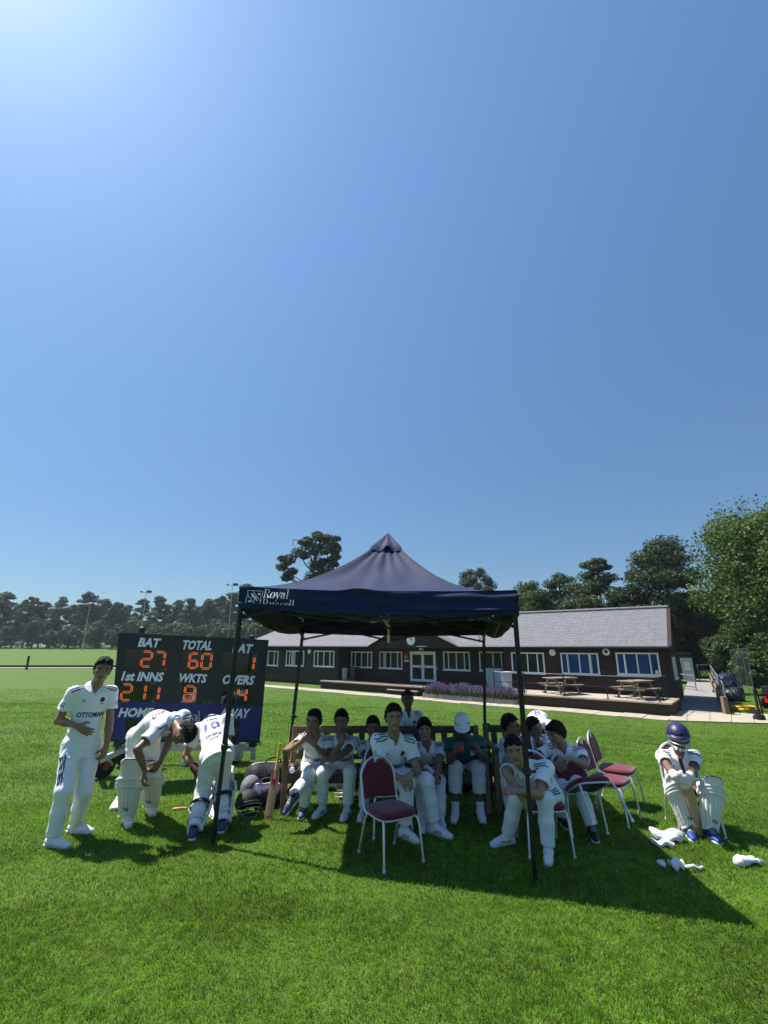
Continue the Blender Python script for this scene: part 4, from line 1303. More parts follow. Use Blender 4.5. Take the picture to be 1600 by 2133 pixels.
for i in range(46):
    k = int(g_.integers(0, len(C) - 1)); k2 = (k + 1) % 17; f = g_.uniform(0, 1)
    c0 = np.array(C[k]) * (1 - f) + np.array(C[k2]) * f if k < 16 and np.linalg.norm(np.array(C[k]) - np.array(C[k2])) < 2.2 else np.array(C[k % 17])
    C.append(tuple(c0 + g_.normal(0, .55, 3))); r_ = g_.uniform(.3, .75); Rr.append((r_ * 1.2, r_, r_ * .7))
t = tree_from('pine_tree', L, 'lone old pine with a crooked crown rising behind the left slope of the gazebo', 'tree', None, C, Rr, 420, .22, 41, M['pine'], M['pinebark'], H, .34, nl=17, asp=1.4, shell=.5)
mb = MB(); b0 = at(640, 1124, 62); mb.tube([b0, at(622, 1125, 62), at(610, 1124, 62)], [.09, .06, .035], 6); mb.tube([at(612, 1124, 62), at(609, 1136, 62)], [.05, .03], 6); mb.build('bare_branch', M['pinebark'], t)
# round trees around the gazebo's right shoulder and behind the roof
rg = 'leafy trees behind the pavilion'
for (px, py, Y, rad, z0, n, per, lab, sd, mt) in [
    (990, 1179, 70, 3.1, 7, 34, 120, 'round topped dark tree peeping over the right slope of the gazebo', 51, 'darkleaf'),
    (1098, 1202, 48, 2.7, 1.5, 40, 130, 'bushy broadleaved tree just right of the gazebo corner', 52, 'bushleaf'),
    (1140, 1222, 62, 2.8, 1.0, 34, 110, 'lower dark tree between the bushy tree and the slim pine', 53, 'darkleaf'),
    (1200, 1225, 44, 2.4, 1.0, 34, 120, 'mid green tree behind the roof below the slim pine', 54, 'bushleaf'),
    (1300, 1215, 47, 2.7, .8, 36, 130, 'dark green tree filling the gap between the two large pines', 55, 'darkleaf'),
    (1425, 1235, 46, 2.7, .6, 36, 150, 'dense dark tree just beyond the right gable', 56, 'darkleaf'),
    (1470, 1262, 45, 2.5, .4, 36, 150, 'dark leafy tree between the gable and the huge broadleaved tree', 57, 'bushleaf'),
    (1545, 1300, 38, 3.0, .3, 40, 160, 'dark shaded tree behind the net cage', 58, 'darkleaf')]:
    L, H = top_at(px, py, Y); C, Rr = round_clumps(H, rad, z0, sd, n)
    tree_from('leafy_tree', L, lab, 'tree', rg, C, Rr, int(per * 3.4), .19, sd, M[mt], M['bark'], H, .2, nl=10, shell=.5)
# understorey bushes and hedge on the right
for (px, Y, h, rad, lab, sd, mt) in [
    (1452, 45, 3.6, 2.0, 'dark bush behind the rear white door', 61, 'darkleaf'),
    (1500, 44, 4.2, 2.2, 'tall dark bush behind the top of the ramp', 62, 'darkleaf'),
    (1566, 30, 2.9, 1.1, 'lighter leafy sapling showing through the net cage', 63, 'broad'),
    (1600, 31, 2.4, 1.5, 'bush behind the red mower at the right edge', 64, 'bushleaf'),
    (1640, 29, 3.6, 1.9, 'bush right of the red mower partly outside the picture', 65, 'bushleaf')]:
    p = at(px, 1400, Y); L = Vector((p.x, p.y, float(gz(p.x, p.y)))); C, Rr = round_clumps(h, rad, .2, sd, 22)
    tree_from('bush', L, lab, 'bush', 'bushes at the right edge of the lawn', C, Rr, 200, .15, sd, M[mt], M['bark'], h, .06, nl=6, shell=.5)
# dark wood behind it all on the right: one mass nobody could count
gw = np.random.default_rng(77); C, Rr = [], []
for i in range(210):
    x = gw.uniform(6, 62); y = gw.uniform(54, 72) - x * .12; z = float(gz(x, y)) + gw.uniform(0, 9.5) * (1 if x > 22 else .8)
    C.append((x, y, z)); s = gw.uniform(1.1, 1.9); Rr.append((s, s, s * .9))
V, F = leaves(C, Rr, 70, .62, 78, shell=.5)
o = mesh_np('woodland', V, F, M['darkleaf'], None, False, kind='stuff'); o['label'] = 'dark wood closing the view behind the pavilion'

# the far row on the left, 150 m away
protos = []
fg = 'pines in the far row beyond the playing field'
gf = np.random.default_rng(9)
row = [(-30, 1243, 151), (0, 1239, 149), (16, 1236, 153), (68, 1238, 147), (96, 1256, 155), (132, 1246, 150), (186, 1236, 148), (158, 1262, 153), (222, 1250, 151), (248, 1249, 149), (268, 1262, 156), (300, 1250, 152), (334, 1244, 147), (352, 1262, 155), (374, 1252, 151), (398, 1249, 148), (420, 1258, 154), (436, 1250, 150), (462, 1236, 152), (486, 1238, 149), (516, 1220, 153), (540, 1240, 150), (570, 1236, 154), (604, 1232, 150), (118, 1268, 158), (40, 1266, 157), (208, 1270, 158)]
where = ['left of the frame edge', 'at the left edge', 'beside the left edge pair', 'with a broad flat head above the left field', 'short one left of the second flat head', 'with a loose wide head above the lawn bank', 'with a single high umbrella head', 'low one before the umbrella headed pine', 'just right of the umbrella headed pine', 'with a ragged head left of the first mast', 'low one left of the first mast', 'by the first floodlight mast', 'pointed one right of the first mast', 'low one behind the scoreboard top', 'conical one above the word TOTAL', 'narrow one above the middle of the scoreboard', 'low one above the scoreboard middle', 'left of the second mast', 'tall one beside the second mast', 'right of the second mast', 'highest one by the gazebo corner', 'behind the gazebo corner pole', 'behind the left canopy edge', 'hidden mostly by the canopy', 'small one set back above the left bank', 'small one set back near the left edge', 'small one set back right of the umbrella head']
for k in range(5):
    H0, rad = 16, [3.9, 4.3, 3.3, 4.4, 3.2][k]
    if k in (1, 3): C, Rr = pine_clumps(H0, rad, [7.5, 4.5, 0, 6.5, 0][k], 200 + k, [20, 34, 0, 30, 0][k])
    elif k == 0:
        C, Rr = round_clumps(H0, rad * .95, 3.5, 200 + k, 40)
    else: C, Rr = pine_clumps(H0, rad * 1.2, 2.2, 200 + k, 40)
    g2 = np.random.default_rng(300 + k)
    for j in range(4): C.append((g2.uniform(-1.6, 1.6), g2.uniform(-1, 1), g2.uniform(3, 7))); Rr.append((1.0, 1.0, .6))
    protos.append(tree_from('pine_tree', (0, 0, 0), 'pine', 'tree', fg, C, Rr, 330, .34, 200 + k, M['pine_far'], M['pinebark'], H0, .24, nl=9, asp=1.3, shell=.5))
used = set()
for i, ((px, py, Y), w) in enumerate(zip(row, where)):
    L, H = top_at(px, py, Y); k = [2, 0, 1, 0, 4, 3, 3, 2, 1, 0, 4, 1, 4, 2, 4, 2, 0, 1, 0, 2, 1, 2, 0, 1, 4, 2, 4][i]
    lab = ('distant pine ' + w) if not w.startswith(('with', 'low', 'short', 'small', 'tall', 'pointed', 'conical', 'narrow', 'highest', 'hidden')) else 'distant pine, ' + w
    if k not in used:
        used.add(k); o = protos[k]; o.location = L; o['label'] = lab; o.rotation_euler = (0, 0, i * 1.7); o.scale = (H / 16,) * 3
    else:
        dup(protos[k], L, label=lab, rot=(0, 0, i * 1.7), scale=(H / 16 * gf.uniform(.9, 1.15), H / 16 * gf.uniform(.9, 1.15), H / 16))
# lower broadleaved growth under them
protos2 = []
for k in range(3):
    C, Rr = round_clumps(8, 3.4, .2, 240 + k, 30)
    protos2.append(tree_from('leafy_tree', (0, 0, 0), 'x', 'tree', 'leafy trees under the far pines', C, Rr, 150, .42, 240 + k, M['bushleaf'] if k == 1 else M['pine_far'], M['bark'], 7.5, .18, nl=6, shell=.5))
low = [(20, 1300, 143, 0), (78, 1285, 144, 2), (150, 1300, 142, 0), (110, 1312, 141, 2), (205, 1292, 143, 2), (262, 1296, 141, 0), (285, 1285, 143, 1), (330, 1300, 139, 1), (372, 1292, 138, 1), (395, 1300, 128, 1), (425, 1300, 137, 0), (452, 1290, 140, 2), (468, 1300, 126, 1), (505, 1290, 135, 1), (545, 1292, 118, 1), (585, 1290, 122, 1), (240, 1308, 139, 1)]
lw = ['rounded dark tree at the far left', 'dark tree under the broad flat headed pine', 'squat dark tree on the lawn bank', 'low dark tree in front of the bank', 'dark tree below the umbrella headed pine', 'dark tree left of the first mast base', 'pale leafy tree right of the first mast base', 'pale bush just over the scoreboard left corner', 'pale leafy tree over the word BAT', 'light green bush over the word TOTAL', 'dark tree behind the light bushes', 'dark tree left of the second mast base', 'light bush at the second mast base', 'light tree right of the second mast', 'light green tree seen beside the gazebo leg', 'light green tree beneath the canopy corner', 'small pale bush on the end of the bank']
seen2 = set()
for (px, py, Y, k), lab in zip(low, lw):
    L, H = top_at(px, py, Y)
    if k not in seen2: seen2.add(k); o = protos2[k]; o.location = L; o['label'] = lab; o.scale = (H / 8,) * 3; o.rotation_euler = (0, 0, px * .37)
    else: dup(protos2[k], L, label=lab, rot=(0, 0, px * .37), scale=(H / 8 * gf.uniform(.95, 1.4), H / 8 * 1.1, H / 8))
# dark undergrowth and lower crowns closing the trunks
C, Rr = [], []
for i in range(430):
    px = gf.uniform(-110, 660); Y = gf.uniform(156, 172); p = at(px, 1340, Y); s = gf.uniform(1.3, 2.4)
    top_ = 7.5 + 3.2 * math.sin(px * .045) * math.sin(px * .017 + 1) + 1.5 * math.sin(px * .13)
    C.append((p.x, p.y, float(gz(p.x, p.y)) + top_ * gf.uniform(0, 1) ** .8)); Rr.append((s * 1.3, s, s * .8))
V, F = leaves(C, Rr, 75, .5, 79, shell=.5)
o = mesh_np('undergrowth', V, F, M['pine_far'], None, False, kind='stuff'); o['label'] = 'dark undergrowth between the far pines'
# floodlight masts
def mast(px0, py0, px1, py1, Y, lab):
    a = at(px0, py0, Y); b_ = at(px1, py1, Y); a.z = float(gz(a.x, a.y)); b_ = Vector((a.x, a.y, b_.z))
    t = thing('floodlight_mast', lab, 'floodlight', tuple(a), group='floodlight masts by the far field')
    mb = MB(); mb.tube([a, b_], [.12, .065], 8); mb.build('pole', M['steel'], t, 60)
    mb = MB(); mb.beam(b_ - Vector((1.3, 0, -.1)), b_ + Vector((1.3, 0, .1)), .12, .12); mb.build('cross_arm', M['steel'], t)
    for x, r in ((-1.25, .3), (.55, .5), (1.15, .5)):
        mb = MB(); c = b_ + Vector((x, -.2, .3)); mb.box(c, (.75 if x > 0 else .5, .45, .6 if x > 0 else .4), Matrix.Rotation(r, 3, 'Y'), bev=.08); mb.build('lamp', M['black_plastic'], t)
mast(290, 1345, 302, 1235, 128, 'thin floodlight mast behind the upper left corner of the scoreboard')
mast(474, 1340, 483, 1220, 124, 'thin floodlight mast left of the gazebo front left leg')
mast(172, 1352, 184, 1262, 132, 'faint pole standing before the umbrella headed pine')
# ------------------------------------------------------------ the gazebo
K = CAM_H / 1.75
FLb, FRb = G(443, 1760), G(1115, 1835)
FLt, FRt = at(503, 1266, FLb.y * 1.01), at(1073, 1282, FRb.y)
BLt, BRt = at(632, 1319, 7.55 * K), at(1009, 1323, 6.95 * K)
BLb = at(597, 1611, 7.5 * K); BLb.z = 0; BRb = at(1009.5, 1610, 6.95 * K); BRb.z = 0
gc = (FLb + FRb + BLb + BRb) / 4
gaz = thing('gazebo', 'navy pop up gazebo with black legs sheltering the seated team', 'gazebo', (gc.x, gc.y, 0))
corn_t = [FLt, FRt, BRt, BLt]; corn_b = [FLb, FRb, BRb, BLb]
for a, b in zip(corn_b, corn_t):
    up = Vector((-.2, -1, 0))
    mb = MB(); m = a.lerp(b, .38)
    mb.beam(m, b + Z3 * .16, .044, .044, up, bev=.005); lg = mb.build('leg', M['black_metal'], gaz)
    mb = MB(); mb.beam(a, m, .034, .034, up, bev=.004); mb.build('lower_tube', M['black_metal'], lg)
    mb = MB(); mb.box(m, (.062, .062, .07), bev=.012); mb.tube([m + Vector((.02, -.02, 0)), m + Vector((.07, -.03, .005))], .012, 8); mb.build('clamp', M['black_plastic'], lg)
    mb = MB(); mb.box(a + Z3 * .006, (.075, .075, .012), bev=.003); mb.build('foot_plate', M['black_metal'], lg)
VT = .235    # valance depth
top = [c + Z3 * VT for c in corn_t]
out = [(c - (gc + Z3 * c.z)).normalized() * .035 for c in corn_t]
top = [t + Vector((o.x, o.y, 0)) for t, o in zip(top, out)]; low_ = [c + Vector((o.x, o.y, -.0)) * 1.25 for c, o in zip(corn_t, out)]
apex = at(809, 1116, 6.05 * K)
def edge(i, s):
    a, b = top[i], top[(i + 1) % 4]; sag = .035 * math.sin(math.pi * s) * (1 if i == 0 else 1.6)
    pk = .03 * math.exp(-((s - .47) / .05) ** 2) if i == 0 else 0
    return a.lerp(b, s) - Z3 * (sag - pk)
gt = np.random.default_rng(4)
nS, nR = 26, 34
mb = MB()
for i in range(4):
    def fn(u, v):
        e = edge(i, u); r = v
        p = Vector((apex.x, apex.y, 0)).lerp(Vector((e.x, e.y, 0)), r)
        corner = abs(2 * u - 1) ** 3
        ex = 2.05 - .05 * corner
        h = e.z + (apex.z - e.z) * (1 - r) ** ex
        w = math.sin(u * 34 + i * 2) * .010 * math.exp(-((r - .2) / .18) ** 2) + math.sin(u * 19 + 1.3 * i + r * 5) * .008 * math.exp(-((r - .45) / .25) ** 2)
        h += w + .006 * math.sin(r * 21 + u * 9) * (1 - corner) * (r > .1)
        h -= .028 * math.sin(math.pi * u) * math.sin(math.pi * min(r * 1.0, 1))
        return Vector((p.x, p.y, h))
    mb.grid(fn, nS, nR)
cano = mb.build('canopy', M['navy'], gaz, 60)
# vent cap
mb = MB()
for i in range(4):
    def fn(u, v):
        e = edge(i, u); r = v * .155
        p = Vector((apex.x, apex.y, 0)).lerp(Vector((e.x, e.y, 0)), r)
        wob = .02 * math.sin(u * 15 + i) * v
        lift = .07 * math.exp(-((u - .55) / .12) ** 2) * v ** 3 if i == 0 else 0
        drop = .035 * max(0, v - .86) / .14
        return Vector((p.x, p.y, apex.z + .045 - (apex.z - e.z) * (1 - (1 - r) ** 2.05) - drop + lift + wob * .4))
    mb.grid(fn, 18, 14)
mb.build('vent_flap', M['navy'], gaz, 60)
# valance on four sides, with the hem folded outwards above its lower edge
def vpt(i, s, f):
    """f: 0 top edge .. 1 bottom edge"""
    a = edge(i, s); b = low_[i].lerp(low_[(i + 1) % 4], s)
    sag = .045 * math.sin(math.pi * s) if i != 0 else .03 * math.sin(math.pi * s)
    b = b - Z3 * ((sag if i != 2 else sag * .6) + (.07 * math.sin(math.pi * s) if i in (1, 3) else 0))
    n = (low_[(i + 1) % 4] - low_[i]); n = Vector((n.y, -n.x, 0)).normalized()
    p = a.lerp(b, f)
    bul = .014 * math.sin(f * math.pi) * math.sin(s * 9 + i) + .006 * math.sin(s * 31 + f * 7) + .012 * math.exp(-((f - .78) / .035) ** 2)
    if i == 0: bul += .010 * math.sin(f * 13 + 2.2 * math.sin(s * 5)) * (.3 + .7 * s)
    return p + n * bul
for i in range(4):
    mb = MB(); mb.grid(lambda u, v: vpt(i, u, v), 40, 22)
    va = mb.build('valance', M['navy'], gaz, 70)
    if i == 0:
        val = va
# printed crest and lettering on the front valance -------------------------------
fx = (low_[1] - low_[0]).normalized(); fn_ = Vector((fx.y, -fx.x, 0)).normalized()
def vuv(x, y, off=.004):
    """metres from the left end, and metres down from the top edge"""
    Lw = (top[1] - top[0]).length
    return vpt(0, x / Lw, y / VT) + fn_ * off
def stroke(mb, pts, w, mp, m=0):
    """pts in letter units, w widths"""
    ws = w if hasattr(w, '__len__') else [w] * len(pts)
    L, Rr = [], []
    for i, p in enumerate(pts):
        a = np.array(pts[max(i - 1, 0)]); b = np.array(pts[min(i + 1, len(pts) - 1)]); d = b - a; d = d / (np.linalg.norm(d) + 1e-9); n_ = np.array([-d[1], d[0]]) * ws[i] / 2
        L.append(mp(*(np.array(p) + n_))); Rr.append(mp(*(np.array(p) - n_)))
    mb.add(L + Rr, [(i, i + 1, len(pts) + i + 1, len(pts) + i) for i in range(len(pts) - 1)], m)
def arc(cx, cy, rx, ry, a0, a1, n=14):
    return [(cx + rx * math.cos(R(a)), cy + ry * math.sin(R(a))) for a in np.linspace(a0, a1, n)]
def oval_w(a0, a1, thick, thin, n=14):
    return [thin + (thick - thin) * abs(math.cos(R(a))) for a in np.linspace(a0, a1, n)]
def serif_letter(mb, ch, x, mp):
    """a book-face letter drawn from strokes, x-height 1, cap 1.5; returns its width"""
    T, t = .17, .055
    sr = lambda cx, cy, w=.36: stroke(mb, [(x + cx - w / 2, cy), (x + cx + w / 2, cy)], t, mp)
    if ch == 'R':
        stroke(mb, [(x + .25, 0), (x + .25, 1.5)], T, mp); sr(.25, .03, .5); sr(.2, 1.47, .4)
        stroke(mb, [(x + .25, 1.47), (x + .55, 1.47)] + [(x + a, b) for a, b in arc(.55, 1.12, .34, .35, 90, -90)] + [(x + .25, .77)], [t, t] + oval_w(90, -90, T, t) + [t], mp)
        stroke(mb, [(x + .55, .77), (x + .8, .35), (x + 1.05, .06), (x + 1.25, .03)], [t, T, T, t], mp); return 1.22
    if ch == 'o':
        stroke(mb, [(x + a, b) for a, b in arc(.48, .5, .38, .5, 0, 360, 26)], oval_w(0, 360, T, t, 26), mp); return .98
    if ch == 'y':
        stroke(mb, [(x + .15, .97), (x + .52, .05)], T * .9, mp); stroke(mb, [(x + .88, .97), (x + .52, .05), (x + .35, -.35), (x + .12, -.42)], [t, t, t, T * .9], mp); sr(.15, .98); sr(.88, .98, .3); return 1.0
    if ch == 'a':
        stroke(mb, [(x + .62, 0), (x + .62, .7)] + [(x + a, b) for a, b in arc(.38, .68, .24, .3, 0, 170)], [T] * 2 + oval_w(0, 170, T, t), mp)
        stroke(mb, [(x + a, b) for a, b in arc(.38, .27, .26, .25, 60, 330)], oval_w(60, 330, T, t), mp); stroke(mb, [(x + .6, .1), (x + .85, .05)], t, mp); return .9
    if ch == 'l':
        stroke(mb, [(x + .25, 0), (x + .25, 1.58)], T, mp); sr(.25, .03, .44); stroke(mb, [(x + .02, 1.5), (x + .25, 1.56)], t, mp); return .5
    if ch == 'u':
        stroke(mb, [(x + .22, .97), (x + .22, .3)] + [(x + a, b) for a, b in arc(.44, .27, .22, .25, 180, 350)], [T] * 2 + oval_w(180, 350, T, t), mp)
        stroke(mb, [(x + .74, .97), (x + .74, 0)], T, mp); sr(.14, .97, .26); sr(.66, .97, .26); stroke(mb, [(x + .7, .03), (x + .95, .03)], t, mp); return 1.02
    if ch == 's':
        stroke(mb, [(x + .62, .8), (x + .5, .96), (x + .3, .95), (x + .16, .78), (x + .25, .6), (x + .5, .45), (x + .63, .26), (x + .5, .05), (x + .28, .02), (x + .12, .2)], [t, t, t, T * .7, T, T, T * .7, t, t, t], mp); return .78
    if ch == 'e':
        stroke(mb, [(x + .12, .55), (x + .78, .55)], t, mp); stroke(mb, [(x + a, b) for a, b in arc(.47, .5, .36, .5, 8, 315, 22)], oval_w(8, 315, T, t, 22), mp); return .9
    if ch == 'c': stroke(mb, [(x + a, b) for a, b in arc(.47, .5, .36, .5, 45, 315, 20)], oval_w(45, 315, T, t, 20), mp); return .85
    if ch == 'h':
        stroke(mb, [(x + .2, 0), (x + .2, 1.58)], T, mp); stroke(mb, [(x + a, b) for a, b in arc(.47, .68, .27, .3, 180, 0)] + [(x + .74, 0)], oval_w(180, 0, T, t) + [T], mp); sr(.2, .03); sr(.74, .03); return 1.0
    if ch == 'S':
        stroke(mb, [(x + .85, 1.15), (x + .7, 1.46), (x + .4, 1.48), (x + .2, 1.2), (x + .35, .9), (x + .7, .65), (x + .88, .36), (x + .65, .05), (x + .35, .03), (x + .12, .35)], [t, t, t, T * .8, T, T, T * .8, t, t, t], mp); return 1.05
    return .5
def serif_word(mb, word, mp):
    x = 0
    for ch in word: x += serif_letter(mb, ch, x, mp)
    return x
mb = MB()
sc = .066; Lw = (top[1] - top[0]).length
def px_x(px): return (px - 505) / (1076 - 505) * Lw * .97
x0 = px_x(566) + .0
serif_word(mb, 'Royal', lambda a, b: vuv(x0 + a * sc + b * sc * .05, .112 - b * sc * .98))
def clipmap(a, b): 
    y = .222 - b * sc * .98
    return vuv(x0 + a * sc + b * sc * .05, min(y, .178))
serif_word(mb, 'Russell', clipmap)
# shield: outline, bend with a running animal, two small blocks
sx0, sx1, sy0, sy1 = px_x(527), px_x(563), .042, .178
def sh(a, b): return vuv(sx0 + (sx1 - sx0) * a, sy0 + (sy1 - sy0) * b)
o_ = .035
for pts in ([(0, 0), (1, 0)], [(1, 0), (1, .35), (.93, .45), (.97, .8), (.9, 1)], [(0, 0), (0, .35), (-.05, .5), (-.08, .85), (-.02, 1)], [(.0, .38), (.55, 1.0)], [(.32, 0), (.98, .85)]): stroke(mb, pts, o_, sh)
stroke(mb, [(.2, .2), (.38, .42), (.55, .55), (.72, .82)], [.04, .16, .14, .05], sh)
stroke(mb, [(.38, .45), (.3, .6)], .05, sh); stroke(mb, [(.55, .55), (.72, .5)], .05, sh); stroke(mb, [(.55, .62), (.5, .8)], .05, sh); stroke(mb, [(.3, .3), (.42, .22)], .05, sh)
stroke(mb, [(.68, .24), (.88, .24)], .15, sh); stroke(mb, [(.1, .85), (.3, .87)], .13, sh)
mb.build('crest_and_lettering', M['white_print'], val)
# frame under the roof -------------------------------------------------------------
tm = [c + Z3 * .06 for c in corn_t]
for i in range(4):
    a, b = tm[i], tm[(i + 1) % 4]; n_ = 2
    ins = ((gc + Z3 * a.z) - (a + b) / 2).normalized() * .03
    for k in range(n_):
        p, q = a.lerp(b, k / n_) + ins, a.lerp(b, (k + 1) / n_) + ins
        for s_ in (0, 1):
            mb = MB(); mb.beam(p + Z3 * (.13 if s_ else -.16), q + Z3 * (-.16 if s_ else .13), .014, .028); mb.build('scissor_bar', M['black_metal'], gaz)
hub = Vector((apex.x, apex.y, FRt.z - .02))
mb = MB(); mb.tube([hub - Z3 * .12, apex - Z3 * .03], .018, 8); mb.build('centre_mast', M['steel'], gaz, 50)
mb = MB(); mb.box(hub, (.1, .1, .08), bev=.01); mb.build('hub', M['black_plastic'], gaz)
mb = MB(); mb.tube([hub - Z3 * .22, hub - Z3 * .12], .02, 8); mb.build('mast_tip', M['upvc'], gaz, 50)
for i in range(4):
    m = (tm[i] + tm[(i + 1) % 4]) / 2
    mb = MB(); mb.beam(m + Z3 * .1, hub + Z3 * .0, .014, .026); mb.build('roof_bar', M['black_metal'], gaz)
    mb = MB(); mb.beam(m - Z3 * .14, hub + Z3 * .22, .014, .026); mb.build('roof_bar', M['black_metal'], gaz)
for i in range(4):
    mb = MB(); p = [(tm[i] + Z3 * .14).lerp(apex, f) - Z3 * (.03 + .2 * math.sin(f * math.pi) ) for f in np.linspace(0, .97, 6)]; mb.tube(p, .012, 6); mb.build('roof_rafter', M['black_metal'], gaz)
mb = MB(); a = at(795, 1283, 5.6 * K); mb.beam(a, a + Vector((.09, -.05, -.13)), .05, .012); mb.build('label_tag', M['white_print'], gaz)
for p, (dx, dz) in ((corn_t[2], (-.07, -.05)), (corn_t[0], (.25, .02))):
    mb = MB(); b0 = p + Vector((dx, .05, dz + .1)); mb.tube([b0, b0 - Z3 * .16, b0 + Vector((.04, 0, -.05)), b0 + Vector((.03, 0, .02))], .006, 5); mb.build('tie_strap', M['wood_grey'], gaz)
# ------------------------------------------------------------ the wheeled scoreboard
YL, YR = 6.9 * K, 7.35 * K
bTL, bTR, bBR, bBL = at(247, 1318, YL), at(560, 1333, YR), at(541, 1547, YR), at(228, 1545, YL)
bx = (bBR - bBL); bn = bx.cross(bTL - bBL).normalized()        # faces the camera side
if bn.y > 0: bn = -bn
sb_g = (bBL + bBR) / 2
sb = thing('scoreboard', 'wheeled electronic cricket scoreboard, black above and blue below, with orange digits', 'scoreboard', (sb_g.x, sb_g.y, 0))
M['sb_black'] = mat('scoreboard_black', (.016, .020, .022), .45, .4)
M['sb_gloss'] = mat('scoreboard_acrylic', (.012, .015, .016), .06, .55)
M['sb_blue'] = mat('scoreboard_blue', (.018, .026, .165), .45, .4)
bTR = plane_hit(560, 1333, bBL, bn)
def bq(px, py, k=0.0): return plane_hit(px, py, bBL, bn) + bn * k
yb0 = lambda px: 1460 + (px - 236) * (1472 - 1460) / (548 - 236)      # where black meets blue
mb = MB()
c4 = [bBL, bBR, bTR, bTL]; bk = [p - bn * .14 for p in c4]
mb.add(c4 + bk, [(0, 1, 2, 3), (7, 6, 5, 4), (0, 4, 5, 1), (1, 5, 6, 2), (2, 6, 7, 3), (3, 7, 4, 0)])
mb.build('cabinet', M['sb_black'], sb)
mb = MB(); e0, e1 = bq(237.5, yb0(237)), bq(546.5, yb0(547))
mb.add([bBL + (bBR - bBL) * .012 + (bTL - bBL) * .02 + bn * .006, bBR - (bBR - bBL) * .012 + (bTR - bBR) * .02 + bn * .006, e1 + bn * .006, e0 + bn * .006], [(0, 1, 2, 3)])
blue = mb.build('blue_panel', M['sb_blue'], sb)
# lettering: (text, left x, right x, baseline-left y, baseline-right y, cap height)
lett = MB()
def label(mb, txt, x0, x1, yl, yr, h, sl=.18, bold=.04):
    sx = -(x0 - 800) / 3500 * 0
    bl, br = bq(x0, yl, .009), bq(x1, yr, .009)
    tl = bq(x0 + h * .2, yl - h, .009)
    uv, fs, asp = text_mesh(txt, bold, 0)
    mb.add([bl + (br - bl) * (u * (1 - .0)) + (tl - bl) * v + (br - bl).normalized() * (v * h * .0008) for u, v in uv], fs)
label(lett, 'BAT', 287, 331, 1347, 1349, 19)
label(lett, 'TOTAL', 377, 440, 1353, 1355, 20)
label(lett, 'BAT', 483, 523, 1359, 1361, 19)
label(lett, '1st INNS', 252, 338, 1418, 1420, 20)
label(lett, 'WKTS', 369, 428, 1421, 1423, 19)
label(lett, 'OVERS', 461, 527, 1425, 1427, 20)
lett.build('lettering', M['print_grey'], sb)
l2 = MB()
label(l2, 'HOME', 246, 316, 1494, 1494, 20); l2.build('lettering', M['print_grey'], blue); l2 = MB(); label(l2, 'AWAY', 455, 517, 1496, 1496, 20)
o = l2.build('lettering', M['print_grey'], blue)
l3 = MB()
u0 = bq(380, 1502, .009); ux = (bq(420, 1502.5, .009) - u0) / 5.0; uy = (bq(380.6, 1480, .009) - u0) / 1.62
serif_word(l3, 'Royal', lambda a, b: u0 + ux * a + uy * b)
u1 = bq(380, 1529, .009); serif_word(l3, 'Russell', lambda a, b: u1 + ux * a + uy * b)
l3.build('school_lettering', M['print_grey'], blue)
l4 = MB(); stroke(l4, [(0, .3), (.1, .8), (.2, .3), (.3, .7), (.42, .3), (.5, .75), (.62, .3), (.7, .6), (.82, .3), (1, .4)], .16, lambda a, b: bq(424 + 22 * a, 1464 - 4 * b, .009)); stroke(l4, [(0, 0), (1, 0)], .12, lambda a, b: bq(424 + 22 * a, 1464.5 - 4 * b, .009))
l4.build('maker_mark', mat('green_print', (.05, .35, .06), .5), sb)
# glossy windows behind the digits
for (x0, y0, x1, y1) in ((262, 1352, 350, 1394), (380, 1356, 446, 1398), (462, 1358, 536, 1400), (246, 1421, 322, 1462), (378, 1424, 410, 1464), (462, 1428, 520, 1466)):
    mb = MB(); mb.add([bq(x0 - 1.5, y1, .004), bq(x1 - 1.5, y1 + 1.5, .004), bq(x1 + 1.5, y0 + 1.5, .004), bq(x0 + 1.5, y0, .004)], [(0, 1, 2, 3)]); mb.build('display_window', M['sb_gloss'], sb)
for (x0, y0, x1, y1) in ((261, 1497, 284, 1540), (478, 1499, 496, 1540)):
    mb = MB(); mb.add([bq(x0, y1, .009), bq(x1, y1, .009), bq(x1 + 2, y0, .009), bq(x0 + 2, y0, .009)], [(0, 1, 2, 3)]); mb.build('display_window', M['sb_gloss'], blue)
SEG = {'0': 'abcdef', '1': 'bc', '2': 'abged', '4': 'fgbc', '6': 'afgcde', '7': 'abc', '8': 'abcdefg'}
